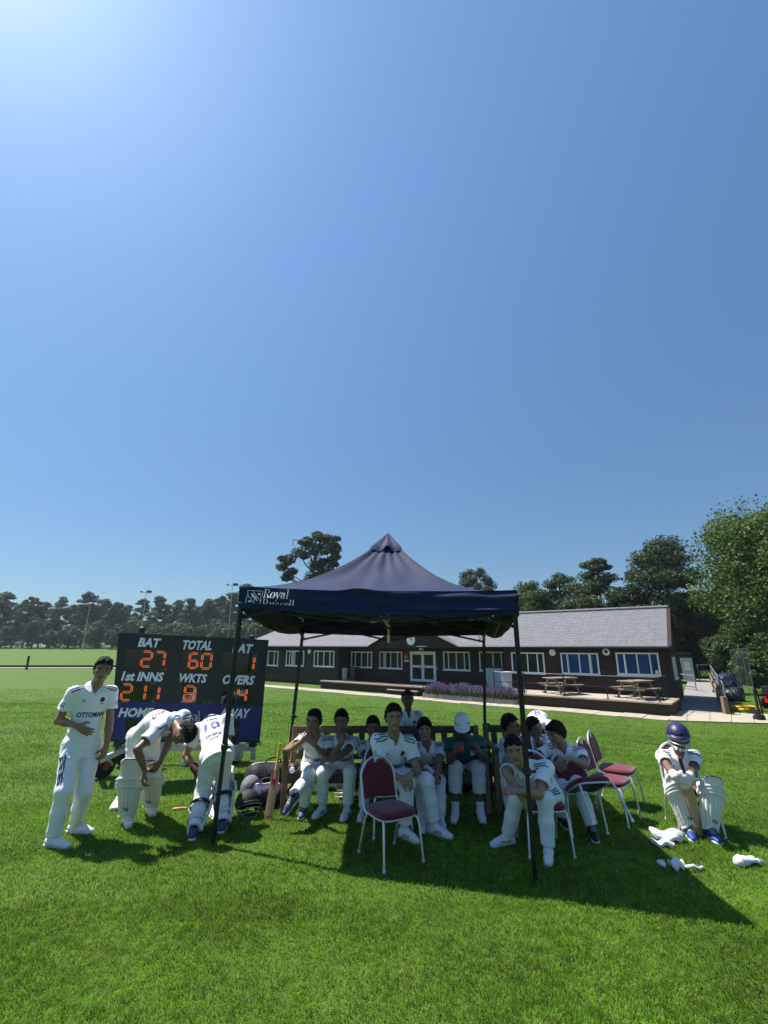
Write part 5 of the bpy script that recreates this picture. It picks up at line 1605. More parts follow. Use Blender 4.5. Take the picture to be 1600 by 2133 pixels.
def digit(ch, x0, y0, x1, y1):
    """lit seven-segment figure made of double rows of small lamps"""
    mb = MB()
    bl, br, tl = bq(x0 - 1, y1, .013), bq(x1 - 1, y1 + .6, .013), bq(x0 + 3, y0, .013)
    X, Y = br - bl, tl - bl
    P = lambda u, v: bl + X * u + Y * v
    ends = {'a': ((.12, 1), (.88, 1)), 'g': ((.12, .5), (.88, .5)), 'd': ((.12, 0), (.88, 0)), 'f': ((0, .56), (0, .94)), 'b': ((1, .56), (1, .94)), 'e': ((0, .06), (0, .44)), 'c': ((1, .06), (1, .44))}
    xn, yn = X.normalized(), Y.normalized()
    for s in SEG[ch]:
        (u0, v0), (u1, v1) = ends[s]; a, b = P(u0, v0), P(u1, v1); d = (b - a); n_ = bn.cross(d).normalized() * .011
        k = 7
        for row in (-1, 1):
            for i in range(k):
                f = (i + .5) / k
                if row == 1 and False: continue
                c = a + d * (.06 + .88 * f) + n_ * row
                r = .0042
                mb.add([c + (xn * math.cos(t) + yn * math.sin(t)) * r for t in np.linspace(0, 2 * math.pi, 7)[:-1]] + [c + bn * .003], [(j, (j + 1) % 6, 6) for j in range(6)])
        for c in (a, b): mb.add([c + (xn * math.cos(t) + yn * math.sin(t)) * .0042 for t in np.linspace(0, 2 * math.pi, 7)[:-1]] + [c + bn * .003], [(j, (j + 1) % 6, 6) for j in range(6)])
    return mb.build('digit', M['orange_led'], sb)
for d_ in (('2', 295, 1357, 315, 1388), ('7', 322, 1358, 342, 1387), ('6', 394, 1361, 411, 1391), ('0', 420, 1362, 439, 1392), ('1', 512, 1368, 528, 1394),
           ('2', 253, 1425, 273, 1458), ('1', 285, 1426, 302, 1457), ('1', 318, 1430, 330, 1457), ('8', 384, 1429, 404, 1460), ('4', 495, 1434, 512, 1460)): digit(*d_)
# clips on top, trailer below
for px, py in ((293, 1312), (524, 1329)):
    mb = MB(); c = bq(px, py + 6, -.07); mb.box(c + Z3 * .04, (.07, .07, .1), bev=.01); mb.build('top_clip', M['black_plastic'], sb)
mb = MB()
aL, aR = bq(246, 1552, -.08), bq(527, 1556, -.08)
mb.beam(aL + Z3 * -.03, aR + Z3 * -.03, .07, .07); 
tow = at(208, 1584, 6.75 * K)
mb.beam(bq(280, 1553, -.08), tow, .06, .07)
mb.beam(bq(500, 1556, -.1), bq(500, 1556, -.1) + Vector((.1, .8, -.1)), .06, .07); mb.beam(bq(262, 1556, -.1), bq(262, 1556, -.1) + Vector((.1, .8, -.1)), .06, .07)
for px, y0, y1 in ((247, 1545, 1556), (527, 1545, 1585), (338, 1545, 1575)): mb.beam(bq(px, y0, -.07), bq(px, y1, -.07), .06, .06, Vector((0, 1, 0)))
mb.build('trailer_frame', M['steel'], sb)
for px, py in ((245, 1549), (527, 1549)):
    mb = MB(); mb.box(bq(px, py, -.06), (.1, .1, .1)); mb.build('bracket', M['black_plastic'], sb)
def wheel(c, r, w, ax, hubm, name='wheel'):
    mb = MB(); mb.lathe([(r * .55, -w * .5), (r * .9, -w * .52), (r, -w * .3), (r, w * .3), (r * .9, w * .52), (r * .55, w * .5)], c, ax, 26); o = mb.build(name, M['rubber'], sb, 50)
    mb = MB(); mb.lathe([(r * .2, -w * .56), (r * .55, -w * .42), (r * .56, w * .42), (r * .2, w * .56)], c, ax, 18); mb.build('hub', hubm, o, 50)
g0 = G(213, 1621); wheel(g0 + Z3 * .17, .17, .1, Vector((.9, -.35, 0)), M['red_paint'])
mb = MB(); mb.beam(g0 + Vector((-.07, -.02, .17)), tow + Vector((-.02, 0, .05)), .07, .04); mb.beam(g0 + Vector((.09, .02, .17)), tow + Vector((.05, 0, .05)), .05, .04); mb.build('castor_fork', M['steel'], sb)
w1 = at(263, 1575, 7.9 * K); w1.z = .24; wheel(w1, .24, .15, Vector((1, -.1, 0)), M['steel'])
w2 = at(489, 1575, 8.0 * K); w2.z = .24; wheel(w2, .24, .15, Vector((1, -.1, 0)), M['steel'])
mb = MB(); mb.beam(w1 + Vector((-.1, 0, 0)), w2 + Vector((.1, 0, 0)), .06, .06); mb.build('axle', M['steel'], sb)
mb = MB(); c = bq(490, 1575, -.15); mb.box(c, (.2, .18, .16), bev=.02); mb.box(c + Vector((.01, -.1, -.02)), (.08, .05, .08), bev=.01); mb.build('winch_box', M['steel'], sb)
# ------------------------------------------------------------ people
SKIN = [(.26, .142, .088), (.31, .18, .115), (.185, .098, .063), (.125, .067, .045)]
def skin_mat():
    m = bpy.data.materials.new('skin'); m.use_nodes = True
    nt = m.node_tree; b = nt.nodes['Principled BSDF']
    a = nt.nodes.new('ShaderNodeAttribute'); a.attribute_name = 'Col'
    n = nt.nodes.new('ShaderNodeTexNoise'); n.inputs['Scale'].default_value = 14; n.inputs['Detail'].default_value = 5
    tc = nt.nodes.new('ShaderNodeTexCoord'); nt.links.new(tc.outputs['Object'], n.inputs['Vector'])
    r = nt.nodes.new('ShaderNodeMapRange'); r.inputs[3].default_value = .86; r.inputs[4].default_value = 1.14; nt.links.new(n.outputs['Fac'], r.inputs[0])
    mu = nt.nodes.new('ShaderNodeVectorMath'); mu.operation = 'SCALE'
    nt.links.new(a.outputs['Color'], mu.inputs[0]); nt.links.new(r.outputs[0], mu.inputs['Scale']); nt.links.new(mu.outputs[0], b.inputs['Base Color'])
    b.inputs['Roughness'].default_value = .48; b.inputs['Specular IOR Level'].default_value = .45
    b.inputs['Subsurface Weight'].default_value = .06; b.inputs['Subsurface Radius'].default_value = (.5, .2, .1); b.inputs['Subsurface Scale'].default_value = .02
    return m
M['skin'] = skin_mat()
M['hair'] = mat('black_hair', (.006, .005, .005), .7, .25, var=.4, vscale=60, bump=1.0, bscale=160, stretch=(1, 1, .5))
def cloth(name, col, **k):
    m = mat(name, col, .85, .2, var=.05, vscale=7, bump=.5, bscale=6, sheen=.12, **k)
    for n in m.node_tree.nodes:
        if n.type == 'TEX_NOISE' and abs(n.inputs['Scale'].default_value - 6) < .1:
            n.noise_type = 'RIDGED_MULTIFRACTAL'; n.inputs['Detail'].default_value = 2.2; n.inputs['Distortion'].default_value = .9
    return m
M['shirt'] = cloth('white_sports_shirt', (.79, .80, .83))
M['trouser'] = cloth('white_cricket_trousers', (.74, .755, .775))
M['trouser2'] = cloth('pale_three_quarter_trousers', (.60, .61, .60))
M['green'] = cloth('teal_green_polo', (.016, .105, .085))
M['navyc'] = cloth('navy_cloth', (.014, .018, .045))
M['sock'] = cloth('white_sock', (.66, .67, .70)); M['sock_dark'] = cloth('dark_sock', (.02, .022, .035))
M['shoe'] = mat('white_trainer', (.70, .71, .73), .55, .4, var=.06, vscale=25, bump=.2, bscale=60)
M['shoe_blue'] = mat('blue_trainer', (.018, .05, .24), .55, .4, var=.15, vscale=30, bump=.2, bscale=60)
M['shoe_slate'] = mat('slate_blue_trainer', (.055, .075, .13), .6, .4, var=.2, vscale=30, bump=.2, bscale=60)
M['shoe_black'] = mat('black_boot', (.012, .012, .014), .45, .4, bump=.2, bscale=60)
M['sole'] = mat('white_rubber_sole', (.66, .66, .65), .6, .35)
M['pad'] = mat('off_white_leg_guard', (.66, .65, .60), .75, .3, var=.08, vscale=9, bump=.25, bscale=40)
M['pad_grey'] = mat('grey_leg_guard_lining', (.19, .19, .21), .8, .3, var=.15, vscale=9, bump=.25, bscale=40)
M['strap'] = mat('pale_strap', (.62, .62, .60), .75, .3)
M['willow'] = mat('willow_blade', (.46, .30, .16), .55, .35, var=.18, vscale=5, stretch=(9, 9, .6), bump=.08, bscale=30)
M['yellow_grip'] = mat('yellow_grip', (.62, .42, .03), .6, .35, bump=.3, bscale=90)
M['black_grip'] = mat('black_grip', (.015, .015, .016), .6, .35, bump=.3, bscale=90)
M['red_print'] = mat('red_print', (.42, .02, .05), .5)
M['helmet'] = mat('navy_helmet', (.020, .018, .085), .42, .45, bump=.1, bscale=250)
M['dark_red'] = mat('dark_red_glove', (.10, .012, .018), .7, .3, col2=(.012, .011, .012), vscale=22)
M['orange'] = mat('orange_patch', (.75, .12, .04), .5)
M['gold'] = mat('gold_print', (.55, .30, .04), .5)

def q(px, py, Y): return at(px, py, Y * K)
def nv(v): v = Vector(v); return v.normalized()
def ik(a, c, l1, l2, hint):
    d = c - a; L = min(max(d.length, abs(l1 - l2) * 1.02 + .01), (l1 + l2) * .998); d = d.normalized()
    x = (l1 * l1 - l2 * l2 + L * L) / (2 * L); h = math.sqrt(max(l1 * l1 - x * x, 0))
    p = Vector(hint) - a; p = p - d * p.dot(d)
    if p.length < 1e-4: p = Vector((0, -1, 0))
    return a + d * x + p.normalized() * h, a + d * L

def hand_sdf(sd, w, d, n, th, s, curl=.5, fat=1.0, spread=.12, poses=None):
    """w wrist, d towards the fingers, n out of the palm, th thumb side"""
    d = nv(d); n = Vector(n); n = nv(n - d * n.dot(d)); th = Vector(th); th = nv(th - d * th.dot(d) - n * th.dot(n))
    L = .082 * s; f = fat
    for k in (-1, -.33, .33, 1):
        sd.cone(w + th * (.012 * k * s), w + d * L * .98 + th * (.026 * k * s), .016 * s * f, .0125 * s * f, .012)
    sd.cone(w + th * .022 * s + d * .02 * s, w + th * .030 * s + d * .045 * s + n * .006 * s, .015 * s * f, .014 * s * f, .012)
    lens = [(.040, .026, .020), (.044, .029, .021), (.041, .027, .020), (.032, .020, .017)]
    for i, (a, b, c) in enumerate(lens):
        k = 1 - i * 2 / 3.0; cu = curl if poses is None else poses[i]
        p0 = w + d * L * (1.0 if i in (1, 2) else .95) + th * (.027 * k * s)
        ang, dd = 0, d + th * (spread * k)
        dd = nv(dd); r = .0098 * s * f
        for j, l in enumerate((a, b, c)):
            ang += cu * (1.0, 1.25, .8)[j]
            v = dd * math.cos(ang) + n * math.sin(ang)
            p1 = p0 + v * l * s; sd.cone(p0, p1, r, r * .92, .004); p0 = p1; r *= .92
    t0 = w + th * .028 * s + d * .03 * s
    tv = nv(d * .62 + th * .75 + n * (.25 + .5 * curl)); t1 = t0 + tv * .042 * s
    t2 = t1 + nv(d * .9 + th * .25 + n * (.3 + .6 * curl)) * .032 * s
    sd.cone(t0, t1, .0135 * s * f, .0115 * s * f, .008); sd.cone(t1, t2, .011 * s * f, .009 * s * f, .004)

def head_sdf(sd, Hc, f, u, l, h, seed=0):
    gv = np.random.default_rng(seed + 900); jw, cl, nl, nw, ck = gv.uniform(.92, 1.12), gv.uniform(-.03, .03), gv.uniform(.85, 1.2), gv.uniform(.85, 1.2), gv.uniform(.85, 1.2)
    P = lambda a, b, c: Hc + l * (a * h) + f * (b * h) + u * (c * h)
    Rm = np.array([l, f, u]).T
    E = lambda c, r, k=.02: sd.ell(P(*c), [x * h for x in r], Rm, k * h * 4)
    E((0, -.06, .13), (.345, .44, .37)); E((0, .05, -.08), (.30, .35, .40)); E((0, .10, -.25), (.235 * jw, .27, .25))
    sd.ell(P(0, .29, -.42 + cl), [.10 * h * jw, .08 * h, .075 * h], Rm, .05 * h)
    for s_ in (-1, 1):
        sd.ell(P(.20 * s_, .25, -.07), [.10 * h * ck, .09 * h, .09 * h * ck], Rm, .06 * h)
        sd.cone(P(.05 * s_, .385, .09), P(.22 * s_, .33, .085), .045 * h, .035 * h, .04 * h)
        sd.sub_ell(P(.14 * s_, .43, .015), [.085 * h, .07 * h, .05 * h], Rm, .03 * h)
        sd.cone(P(.07 * s_, .385, .052), P(.21 * s_, .335, .045), .026 * h, .024 * h, .012 * h)
        sd.ell(P(.335 * s_, -.04, -.02), [.04 * h, .085 * h, .14 * h], Rm, .02 * h)
    sd.cone(P(0, .385, .05), P(0, .40 + .075 * nl, -.12), .032 * h * nw, .052 * h * nw, .03 * h)
    for s_ in (-1, 1): sd.ell(P(.055 * s_ * nw, .42, -.145), [.042 * h, .045 * h, .034 * h], Rm, .02 * h)
    sd.cone(P(-.08, .365, -.255), P(.08, .365, -.255), .024 * h, .024 * h, .02 * h); sd.cone(P(-.065, .36, -.305), P(.065, .36, -.305), .028 * h, .028 * h, .02 * h)
    sd.sub_ell(P(0, .415, -.28), [.10 * h, .05 * h, .008 * h], Rm, .01 * h)
    return P

def tri(F): return F
class Person: pass
def make_shoe(parent, ank, toe_dir, s, up=Z3, m='shoe', print_=None, n=0):
    d = Vector(toe_dir); d = nv(d - up * d.dot(up)); l = up.cross(d)
    s = s * 1.04
    B = ank - up * .078 * s
    sd = SDF()
    heel = B - d * .045 * s + up * .045 * s; ball = B + d * .115 * s + up * .034 * s; toe = B + d * .175 * s + up * .028 * s
    fl = up
    sd.cone(heel, B + d * .03 * s + up * .052 * s, .033 * s, .037 * s, .03)
    sd.cone(B + d * .03 * s + up * .05 * s, ball, .037 * s, .038 * s, .03); sd.cone(ball, toe, .039 * s, .030 * s, .02, flat=fl, ratio=.82)
    sd.cone(ank - d * .012 * s - up * .035 * s, ank + up * .018 * s - d * .008 * s, .040 * s, .038 * s, .03, cut=True)
    bn_ = np.array(up); bo = float(Vector(B).dot(up)) + .012 * s
    sd.fn(lambda P, F: np.maximum(F, bo - (P @ bn_)))
    V, F = sd.mesh(.0075)
    sh = mesh_np('shoe', V, F, M[m], parent)
    sd = SDF()
    sd.cone(B - d * .052 * s + up * .010 * s, B + d * .06 * s + up * .008 * s, .036 * s, .037 * s, .02); sd.cone(B + d * .06 * s + up * .008 * s, B + d * .165 * s + up * .012 * s, .04 * s, .038 * s, .02)
    a0 = float(Vector(B).dot(up))
    sd.fn(lambda P, F: np.maximum(np.maximum(F, a0 + .001 - (P @ bn_)), (P @ bn_) - a0 - .026 * s))
    V2, F2 = sd.mesh(.0085); mesh_np('sole', V2, F2, M['sole'], sh)
    mb = MB(); sk = Skin(V, F)
    for i in range(4):     # laces
        c = B + d * (.045 + .018 * i) * s + up * .12 * s
        ribbon(mb, sk, [sk.cast(c - l * .02 * s, -up), sk.cast(c + l * .02 * s, -up)], .006, 0, sub=3)
    mb.build('laces', M['strap'] if m != 'shoe' else M['print_grey'], sh)
    if print_:
        mb = MB()
        for sg in (-1, 1):
            for i in range(3 if print_ != 'swoosh' else 1):
                x0 = (.03 + .028 * i) * s
                if print_ == 'swoosh': pts = [B + d * .0 * s + up * .05 * s, B + d * .05 * s + up * .035 * s, B + d * .12 * s + up * .055 * s]
                else: pts = [B + d * (x0 + .02) * s + up * .062 * s, B + d * x0 + up * .026 * s]
                pts = [p + l * sg * .045 * s for p in pts]
                ribbon(mb, sk, pts, .012 * s if print_ != 'swoosh' else .014 * s, 0, sub=4)
        mb.build('shoe_print', M['gold' if print_ == 'swoosh' else ('orange' if print_ == 'orange' else 'navy_print')], sh)
    return sh

def leg_pad(parent, ank, knee, fwd, s, rim='navyc', logo=True, ext=.25):
    ax = nv(knee - ank); fwd = Vector(fwd); fwd = nv(fwd - ax * fwd.dot(ax)); l = ax.cross(fwd)
    Lk = (knee - ank).length; b0 = ank + ax * (-.015); top = Lk + ext * s
    kf = (Lk + .0) / top
    wf = lambda v: (.064 + .040 * math.sin(min(v / kf, 1) * 1.57)) * s * (1.05 if v < kf else 1.05 - .12 * (v - kf) / (1 - kf))
    def surf(u, v, off=0.0):
        a = (u - .5) * 2 * R(74); hcap = 1 - .13 * (abs(2 * u - 1) ** 2.4)
        z = v * top * hcap if v > .5 else v * top * (1 - (1 - hcap) * v * 2)
        if v < .5: z += (1 - v * 2) ** 3 * (.05 * math.exp(-((u - .5) / .22) ** 2)) * s
        r = wf(v)
        rib = abs(math.sin(u * 7 * math.pi)) ** .5
        e = .010 * rib
        if v > kf - .09 and v < kf + .11: e = .016 + .014 * abs(math.sin((v - kf + .09) / .2 * 3 * math.pi)) ** .6
        elif v >= kf + .11: e = .007 * abs(math.sin(u * 5 * math.pi)) ** .6
        r2 = r + e * s + off
        bow = .022 * s * max(0, v - kf) / (1 - kf)
        return b0 + ax * z + l * (math.sin(a) * r2 * 1.12) + fwd * (math.cos(a) * r2 * .9 + .012 * s + bow)
    mb = MB(); nu, nv_ = 56, 54
    mb.grid(lambda u, v: surf(u, v), nu, nv_)
    pd = None
    o = mb
    o.grid(lambda u, v: surf(1 - u, v, -.034 * s), 14, 16)
    # close the rim
    rim_pts = [surf(0, j / 20) for j in range(21)] + [surf(i / 20, 1) for i in range(1, 21)] + [surf(1, 1 - j / 20) for j in range(1, 21)] + [surf(1 - i / 20, 0) for i in range(1, 20)]
    o.tube([p - fwd * .008 for p in rim_pts], .015 * s, 6, close=True)
    pd = o.build('leg_pad', M['pad'], parent, 75)
    r2 = MB(); r2.tube([surf(u, 1, .0) + ax * .006 for u in np.linspace(.04, .96, 22)], .007 * s, 6); r2.build('pad_rim', M[rim], pd, 60)
    if logo:
        lm = MB()
        def mp(a, b): return surf(.5 - (a - .5) * .28 * -1, .10 + b * .075, .004)
        stroke(lm, [(.8, .95), (.45, 1.0), (.2, .8), (.35, .55), (.7, .5), (.82, .25), (.55, .02), (.2, .05)], [.1, .18, .24, .24, .24, .24, .18, .1], mp)
        stroke(lm, [(.75, .9), (.78, .55)], .14, mp)
        lm.build('pad_logo', M['navy_print'], pd)
    sm = MB()
    for f_ in (.16, .42, .72):
        c = b0 + ax * (f_ * top)
        ring = [c + l * (math.sin(a) * wf(f_) * 1.0) + fwd * (math.cos(a) * wf(f_) * .85) for a in np.linspace(R(70), R(290), 16)]
        vs = []
        for p in ring: vs += [p - ax * .02 * s, p + ax * .02 * s]
        sm.add(vs, [(2 * i, 2 * i + 1, 2 * i + 3, 2 * i + 2) for i in range(15)], 0 if f_ != .42 else 1)
        sm.add([v + (Vector(v) - c).normalized() * .004 for v in vs], [(2 * i + 2, 2 * i + 3, 2 * i + 1, 2 * i) for i in range(15)], 0 if f_ != .42 else 1)
    sm.build('pad_straps', [M['strap'], M['navyc']], pd)
    return pd

def person(label, H, pel, neck, head, shl, look, hup=None, wR=None, wL=None, eR=None, eL=None, fR=None, fL=None, kR=None, kL=None,
           ankR=None, ankL=None, toeR=None, toeL=None, hipv=None, tone=0, hair='short', shirt='shirt', trouser='trouser', crop=0.0,
           shoes=('shoe', 'shoe'), socks=('sock', 'sock'), hem=.09, bend=-.02, sit=False, words='OTTOMAN', back=None, hR=None, hL=None, curl=(.35, .35),
           shoe_print=None, pads=False, stripes=('R', 'L'), headh=.222, fat=1.0, seed=0, glasses=False, glove=None, hidden_legs=False, watch=None, chestprint=True,
           strideup=(Z3, Z3), padfwd=None, padext=.25):
    s = H / 1.70
    base = Vector((pel.x, pel.y, 0)); 
    t = thing('person', label, 'person', tuple(base))
    up = nv(neck - pel); shl = Vector(shl); shl = nv(shl - up * shl.dot(up)); f = shl.cross(up)
    hv = shl if hipv is None else nv(hipv); hv = nv(hv - up * hv.dot(up) * .5)
    look = nv(look); hu = nv(hup) if hup else nv(head - neck) * .5 + Z3 * .5
    hu = nv(hu - look * hu.dot(look)); hl = hu.cross(look)
    SR, SL = neck - up * .055 * s - shl * .172 * s * fat ** .5, neck - up * .055 * s + shl * .172 * s * fat ** .5
    HR, HL = pel - hv * .088 * s, pel + hv * .088 * s
    la, lf, lt, ls = .285 * s, .245 * s, .42 * s, .405 * s
    arms = []
    for S_, w, e in ((SR, wR, eR), (SL, wL, eL)): arms.append((S_,) + ik(S_, w, la, lf, e))
    legs = []
    for H_, a, k in ((HR, ankR, kR), (HL, ankL, kL)):
        legs.append((H_,) + ik(H_, a, lt, ls, k))
    T = SKIN[tone]
    h = headh
    # --- skin: one surface, finer at head and hands
    sk = SDF()
    mid = pel.lerp(neck, .5) + f * bend
    sk.cone(pel, mid, .12 * s, .115 * s, .05, flat=f, ratio=.72); sk.cone(mid, neck - up * .12 * s, .115 * s, .135 * s, .05, flat=f, ratio=.7)
    sk.cone(SR, SL, .05 * s, .05 * s, .05); sk.cone(neck - up * .07 * s, head - hu * .30 * h - look * .08 * h, .068 * s, .052 * s, .03)
    for (S_, E_, W_) in arms:
        sk.cone(S_, E_, .045 * s * fat, .037 * s * fat, .03); sk.cone(E_, E_.lerp(W_, .35), .037 * s * fat, .038 * s * fat, .02); sk.cone(E_.lerp(W_, .35), W_, .038 * s * fat, .0245 * s * fat, .02)
    for (H_, K_, A_) in legs:
        sk.cone(H_, K_, .07 * s, .052 * s, .04); sk.cone(K_, K_.lerp(A_, .3), .05 * s, .052 * s, .03); sk.cone(K_.lerp(A_, .3), A_, .052 * s, .034 * s, .03)
    V1, F1 = sk.mesh(.0125)
    hd = SDF(); P = head_sdf(hd, head, look, hu, hl, h, seed)
    hd.cone(neck - up * .0, head - hu * .30 * h - look * .08 * h, .060 * s, .052 * s, .03)
    V2, F2 = hd.mesh(.0055)
    Vs, Fs, Cs = [V1, V2], [F1, F2 + len(V1)], [np.tile(T + (1,), (len(V1), 1))]
    loc = np.stack([(V2 - np.array(head)) @ np.array(hl), (V2 - np.array(head)) @ np.array(look), (V2 - np.array(head)) @ np.array(hu)], 1) / h
    C2 = np.tile(np.array(T + (1,)), (len(V2), 1))
    aa, bb, cc = np.abs(loc[:, 0]), loc[:, 1], loc[:, 2]
    lip = (aa < .12) & (bb > .32) & (cc > -.335) & (cc < -.228)
    C2[lip, :3] = np.array(T) * [.85, .62, .62]
    brow = (aa > .05) & (aa < .25) & (bb > .27) & (cc > .085) & (cc < .135)
    C2[brow, :3] = (.014, .010, .008)
    Cs.append(C2)
    off = len(V1) + len(V2)
    for s_ in (-1, 1):      # eyes
        mb = MB(); c = P(.142 * s_, .324, .008); mb.ball(c, .058 * h * 1.0, 10, 8, Matrix((hl, hu, look)).transposed())
        V = np.array(mb.v); Fq = np.array([tuple(x) if len(x) == 4 else tuple(x) + (x[2],) for x in mb.f])
        dq = (V - np.array(c)) @ np.array(look) / (.062 * h); C = np.tile([.17, .158, .15, 1.0], (len(V), 1)); C[dq > .72] = [.012, .008, .006, 1]
        Vs.append(V); Fs.append(Fq + off); Cs.append(C); off += len(V)
    hands = []
    for i, ((S_, E_, W_), hh) in enumerate(zip(arms, (hR, hL))):
        if glove and glove[i]: continue
        fd = nv(W_ - E_)
        d_, n_, th_ = hh if hh else (fd, f * -1 if False else (shl if i == 0 else -shl), f)
        d_ = fd if d_ is None else d_
        hs = SDF(); hs.cone(E_.lerp(W_, .6), W_, .0285 * s * fat, .0235 * s * fat, .02); hand_sdf(hs, W_, d_, n_, th_, s * 1.03, curl[i])
        V, F = hs.mesh(.0058); Vs.append(V); Fs.append(F + off); Cs.append(np.tile(T + (1,), (len(V), 1))); off += len(V)
    mesh_np('body', np.concatenate(Vs), np.concatenate(Fs), M['skin'], t, True, colors=np.concatenate(Cs))
    # --- hair
    Rm = np.array([hl, look, hu]).T
    if hair in ('short', 'quiff', 'fringe', 'crop'):
        th = {'short': .095, 'quiff': .11, 'fringe': .12, 'crop': .055}[hair]
        hs = SDF(); hs.ell(P(0, -.06, .13), [(.345 + th * .34) * h, (.44 + th * .45) * h, (.37 + th) * h], Rm, .02)
        hs.ell(P(0, -.20, -.05), [(.31 + th * .4) * h, (.28 + th * .5) * h, .33 * h], Rm, .04)
        if hair == 'quiff': hs.ell(P(0, .20, .42), [.27 * h, .20 * h, .13 * h], Rm, .05)
        if hair == 'fringe': hs.ell(P(.02, .30, .28), [.27 * h, .13 * h, .12 * h], Rm, .05)
        hc, lk, hu_, hl_ = np.array(head), np.array(look), np.array(hu), np.array(hl)
        c0 = {'short': .32, 'quiff': .36, 'fringe': .24, 'crop': .33}[hair]
        wr = wrinkle(seed + 5, .0075, .026, 7)
        def mask(P_, F_):
            d = P_ - hc; b = (d @ lk) / h; c = (d @ hu_) / h; a = np.abs(d @ hl_) / h
            k1 = (c0 + .85 * (b - .36) - c + .35 * np.clip(a - .22, 0, 1) * (b > 0)) * h * .6
            # sideburn: straight edge in front of the ear
            k3 = np.maximum(np.maximum((b - .10) * h, (-.02 - c) * h), (c0 - .35 - c) * h * .2)
            k2 = np.maximum((b + .20) * h, (-.34 - c) * h)
            w_ = wr(P_); return np.maximum(F_ + w_, np.minimum(np.minimum(k1, k2), k3) + w_ * 1.4)
        hs.fn(mask)
        V, F = hs.mesh(.0068); mesh_np('hair', V, F, M['hair'], t)
    elif hair == 'cap':
        hs = SDF(); hs.ell(P(0, -.05, .15), [.385 * h, .475 * h, .385 * h], Rm, .02)
        hc, lk, hu_ = np.array(head), np.array(look), np.array(hu)
        hs.fn(lambda P_, F_: np.maximum(F_, (.13 - ((P_ - hc) @ hu_) / h + .14 * ((P_ - hc) @ lk) / h) * h))
        V, F = hs.mesh(.008); cp = mesh_np('cap', V, F, M['shirt'], t)
        mb = MB()
        def br(u, v):
            a = (u - .5) * R(150); r = .40 + .34 * v * math.cos((u - .5) * R(110))
            return P(math.sin(a) * .385 * (1 + .06 * v), math.cos(a) * .455 + v * .40 * math.cos((u - .5) * 2.2) - .04, .20 - .10 * v * v - .03 * v - .13 * (2 * u - 1) ** 2)
        mb.grid(br, 18, 6); mb.grid(lambda u, v: br(1 - u, v) - hu * .008, 18, 6); mb.build('brim', M['shirt'], cp, 70)
        mb = MB(); mb.ball(P(.1, .40, .36), (.018, .012, .008), 8, 5); mb.build('cap_badge', M['print_grey'], cp)
        hs = SDF(); hs.ell(P(0, -.10, .02), [.375 * h, .43 * h, .36 * h], Rm, .02)
        hs.fn(lambda P_, F_: np.maximum(F_, np.maximum((((P_ - hc) @ lk) / h - .02) * h, (-.25 - ((P_ - hc) @ hu_) / h) * h)))
        V, F = hs.mesh(.008); mesh_np('hair', V, F, M['hair'], t)
    elif hair == 'helmet':
        hs = SDF(); hs.ell(P(0, -.05, .18), [.49 * h, .60 * h, .52 * h], Rm, .02); hs.ell(P(0, -.2, -.08), [.46 * h, .42 * h, .40 * h], Rm, .03)
        hc, lk, hu_ = np.array(head), np.array(look), np.array(hu)
        def mk(P_, F_):
            b = ((P_ - hc) @ lk) / h; c = ((P_ - hc) @ hu_) / h
            k1 = (.22 - c) * h
            k2 = np.maximum((b - .05) * h, (-.38 - c) * h)
            return np.maximum(F_, np.minimum(k1, k2))
        hs.fn(mk); hs.sub_ell(P(0, -.02, -.05), [.41 * h, .56 * h, .50 * h], Rm, .006)
        V, F = hs.mesh(.0075); hm = mesh_np('helmet', V, F, M['helmet'], t)
        mb = MB(); mb.grid(lambda u, v: P(math.sin((u - .5) * 2.5) * .49 * (1 + .02 * v), math.cos((u - .5) * 2.5) * (.585 + .15 * v) - .04, .225 - .06 * v), 20, 4)
        mb.grid(lambda u, v: P(math.sin((.5 - u) * 2.5) * .49 * (1 + .02 * v), math.cos((.5 - u) * 2.5) * (.585 + .15 * v) - .04, .195 - .06 * v), 20, 4); mb.build('peak', M['helmet'], hm, 60)
        mb = MB()
        for c_, w_, fw in ((.06, .47, .68), (-.14, .46, .68), (-.34, .42, .62), (-.44, .36, .54)):
            mb.tube([P(math.sin(a) * w_, math.cos(a) * fw * .98 - .02, c_ + .05 * abs(math.sin(a)) ) for a in np.linspace(-1.5, 1.5, 19)], .0042, 6)
        for sg in (-1, 1):
            for x_ in (.47, .40): mb.tube([P(sg * x_, .1, .15), P(sg * (x_ - .01), .22, -.1), P(sg * (x_ - .08), .3, -.42)], .0042, 6)
        mb.build('face_grille', M['chrome'], hm, 60)
        mb = MB(); mb.ball(P(0, .585, .36), (.022, .008, .016), 8, 6, Matrix((hl, look, hu)).transposed()); mb.build('helmet_badge', M['navy_print'], hm)
        mb = MB(); mb.tube([P(-.38, .05, -.2), P(-.28, .12, -.42), P(0, .2, -.54), P(.28, .12, -.42), P(.38, .05, -.2)], .007, 6); mb.build('chin_strap', M['strap'], hm, 60)
    if glasses:
        mb = MB()
        for s_ in (-1, 1):
            mb.tube([P(.15 * s_ + .11 * math.cos(a), .44, .015 + .075 * math.sin(a)) for a in np.linspace(0, 6.28, 17)[:-1]], .0028, 5, close=True)
            mb.tube([P(.26 * s_, .43, .03), P(.36 * s_, .1, .03), P(.37 * s_, -.02, 0)], .0028, 5)
        mb.tube([P(-.04, .45, .02), P(.04, .45, .02)], .003, 5); mb.build('glasses', M['black_plastic'], t, 60)
    # --- shirt
    sh = SDF()
    c_t = neck - up * .13 * s
    hemc = pel - up * hem * s
    sh.cone(c_t, mid, .155 * s * fat, .140 * s * fat, .05, flat=f, ratio=.70)
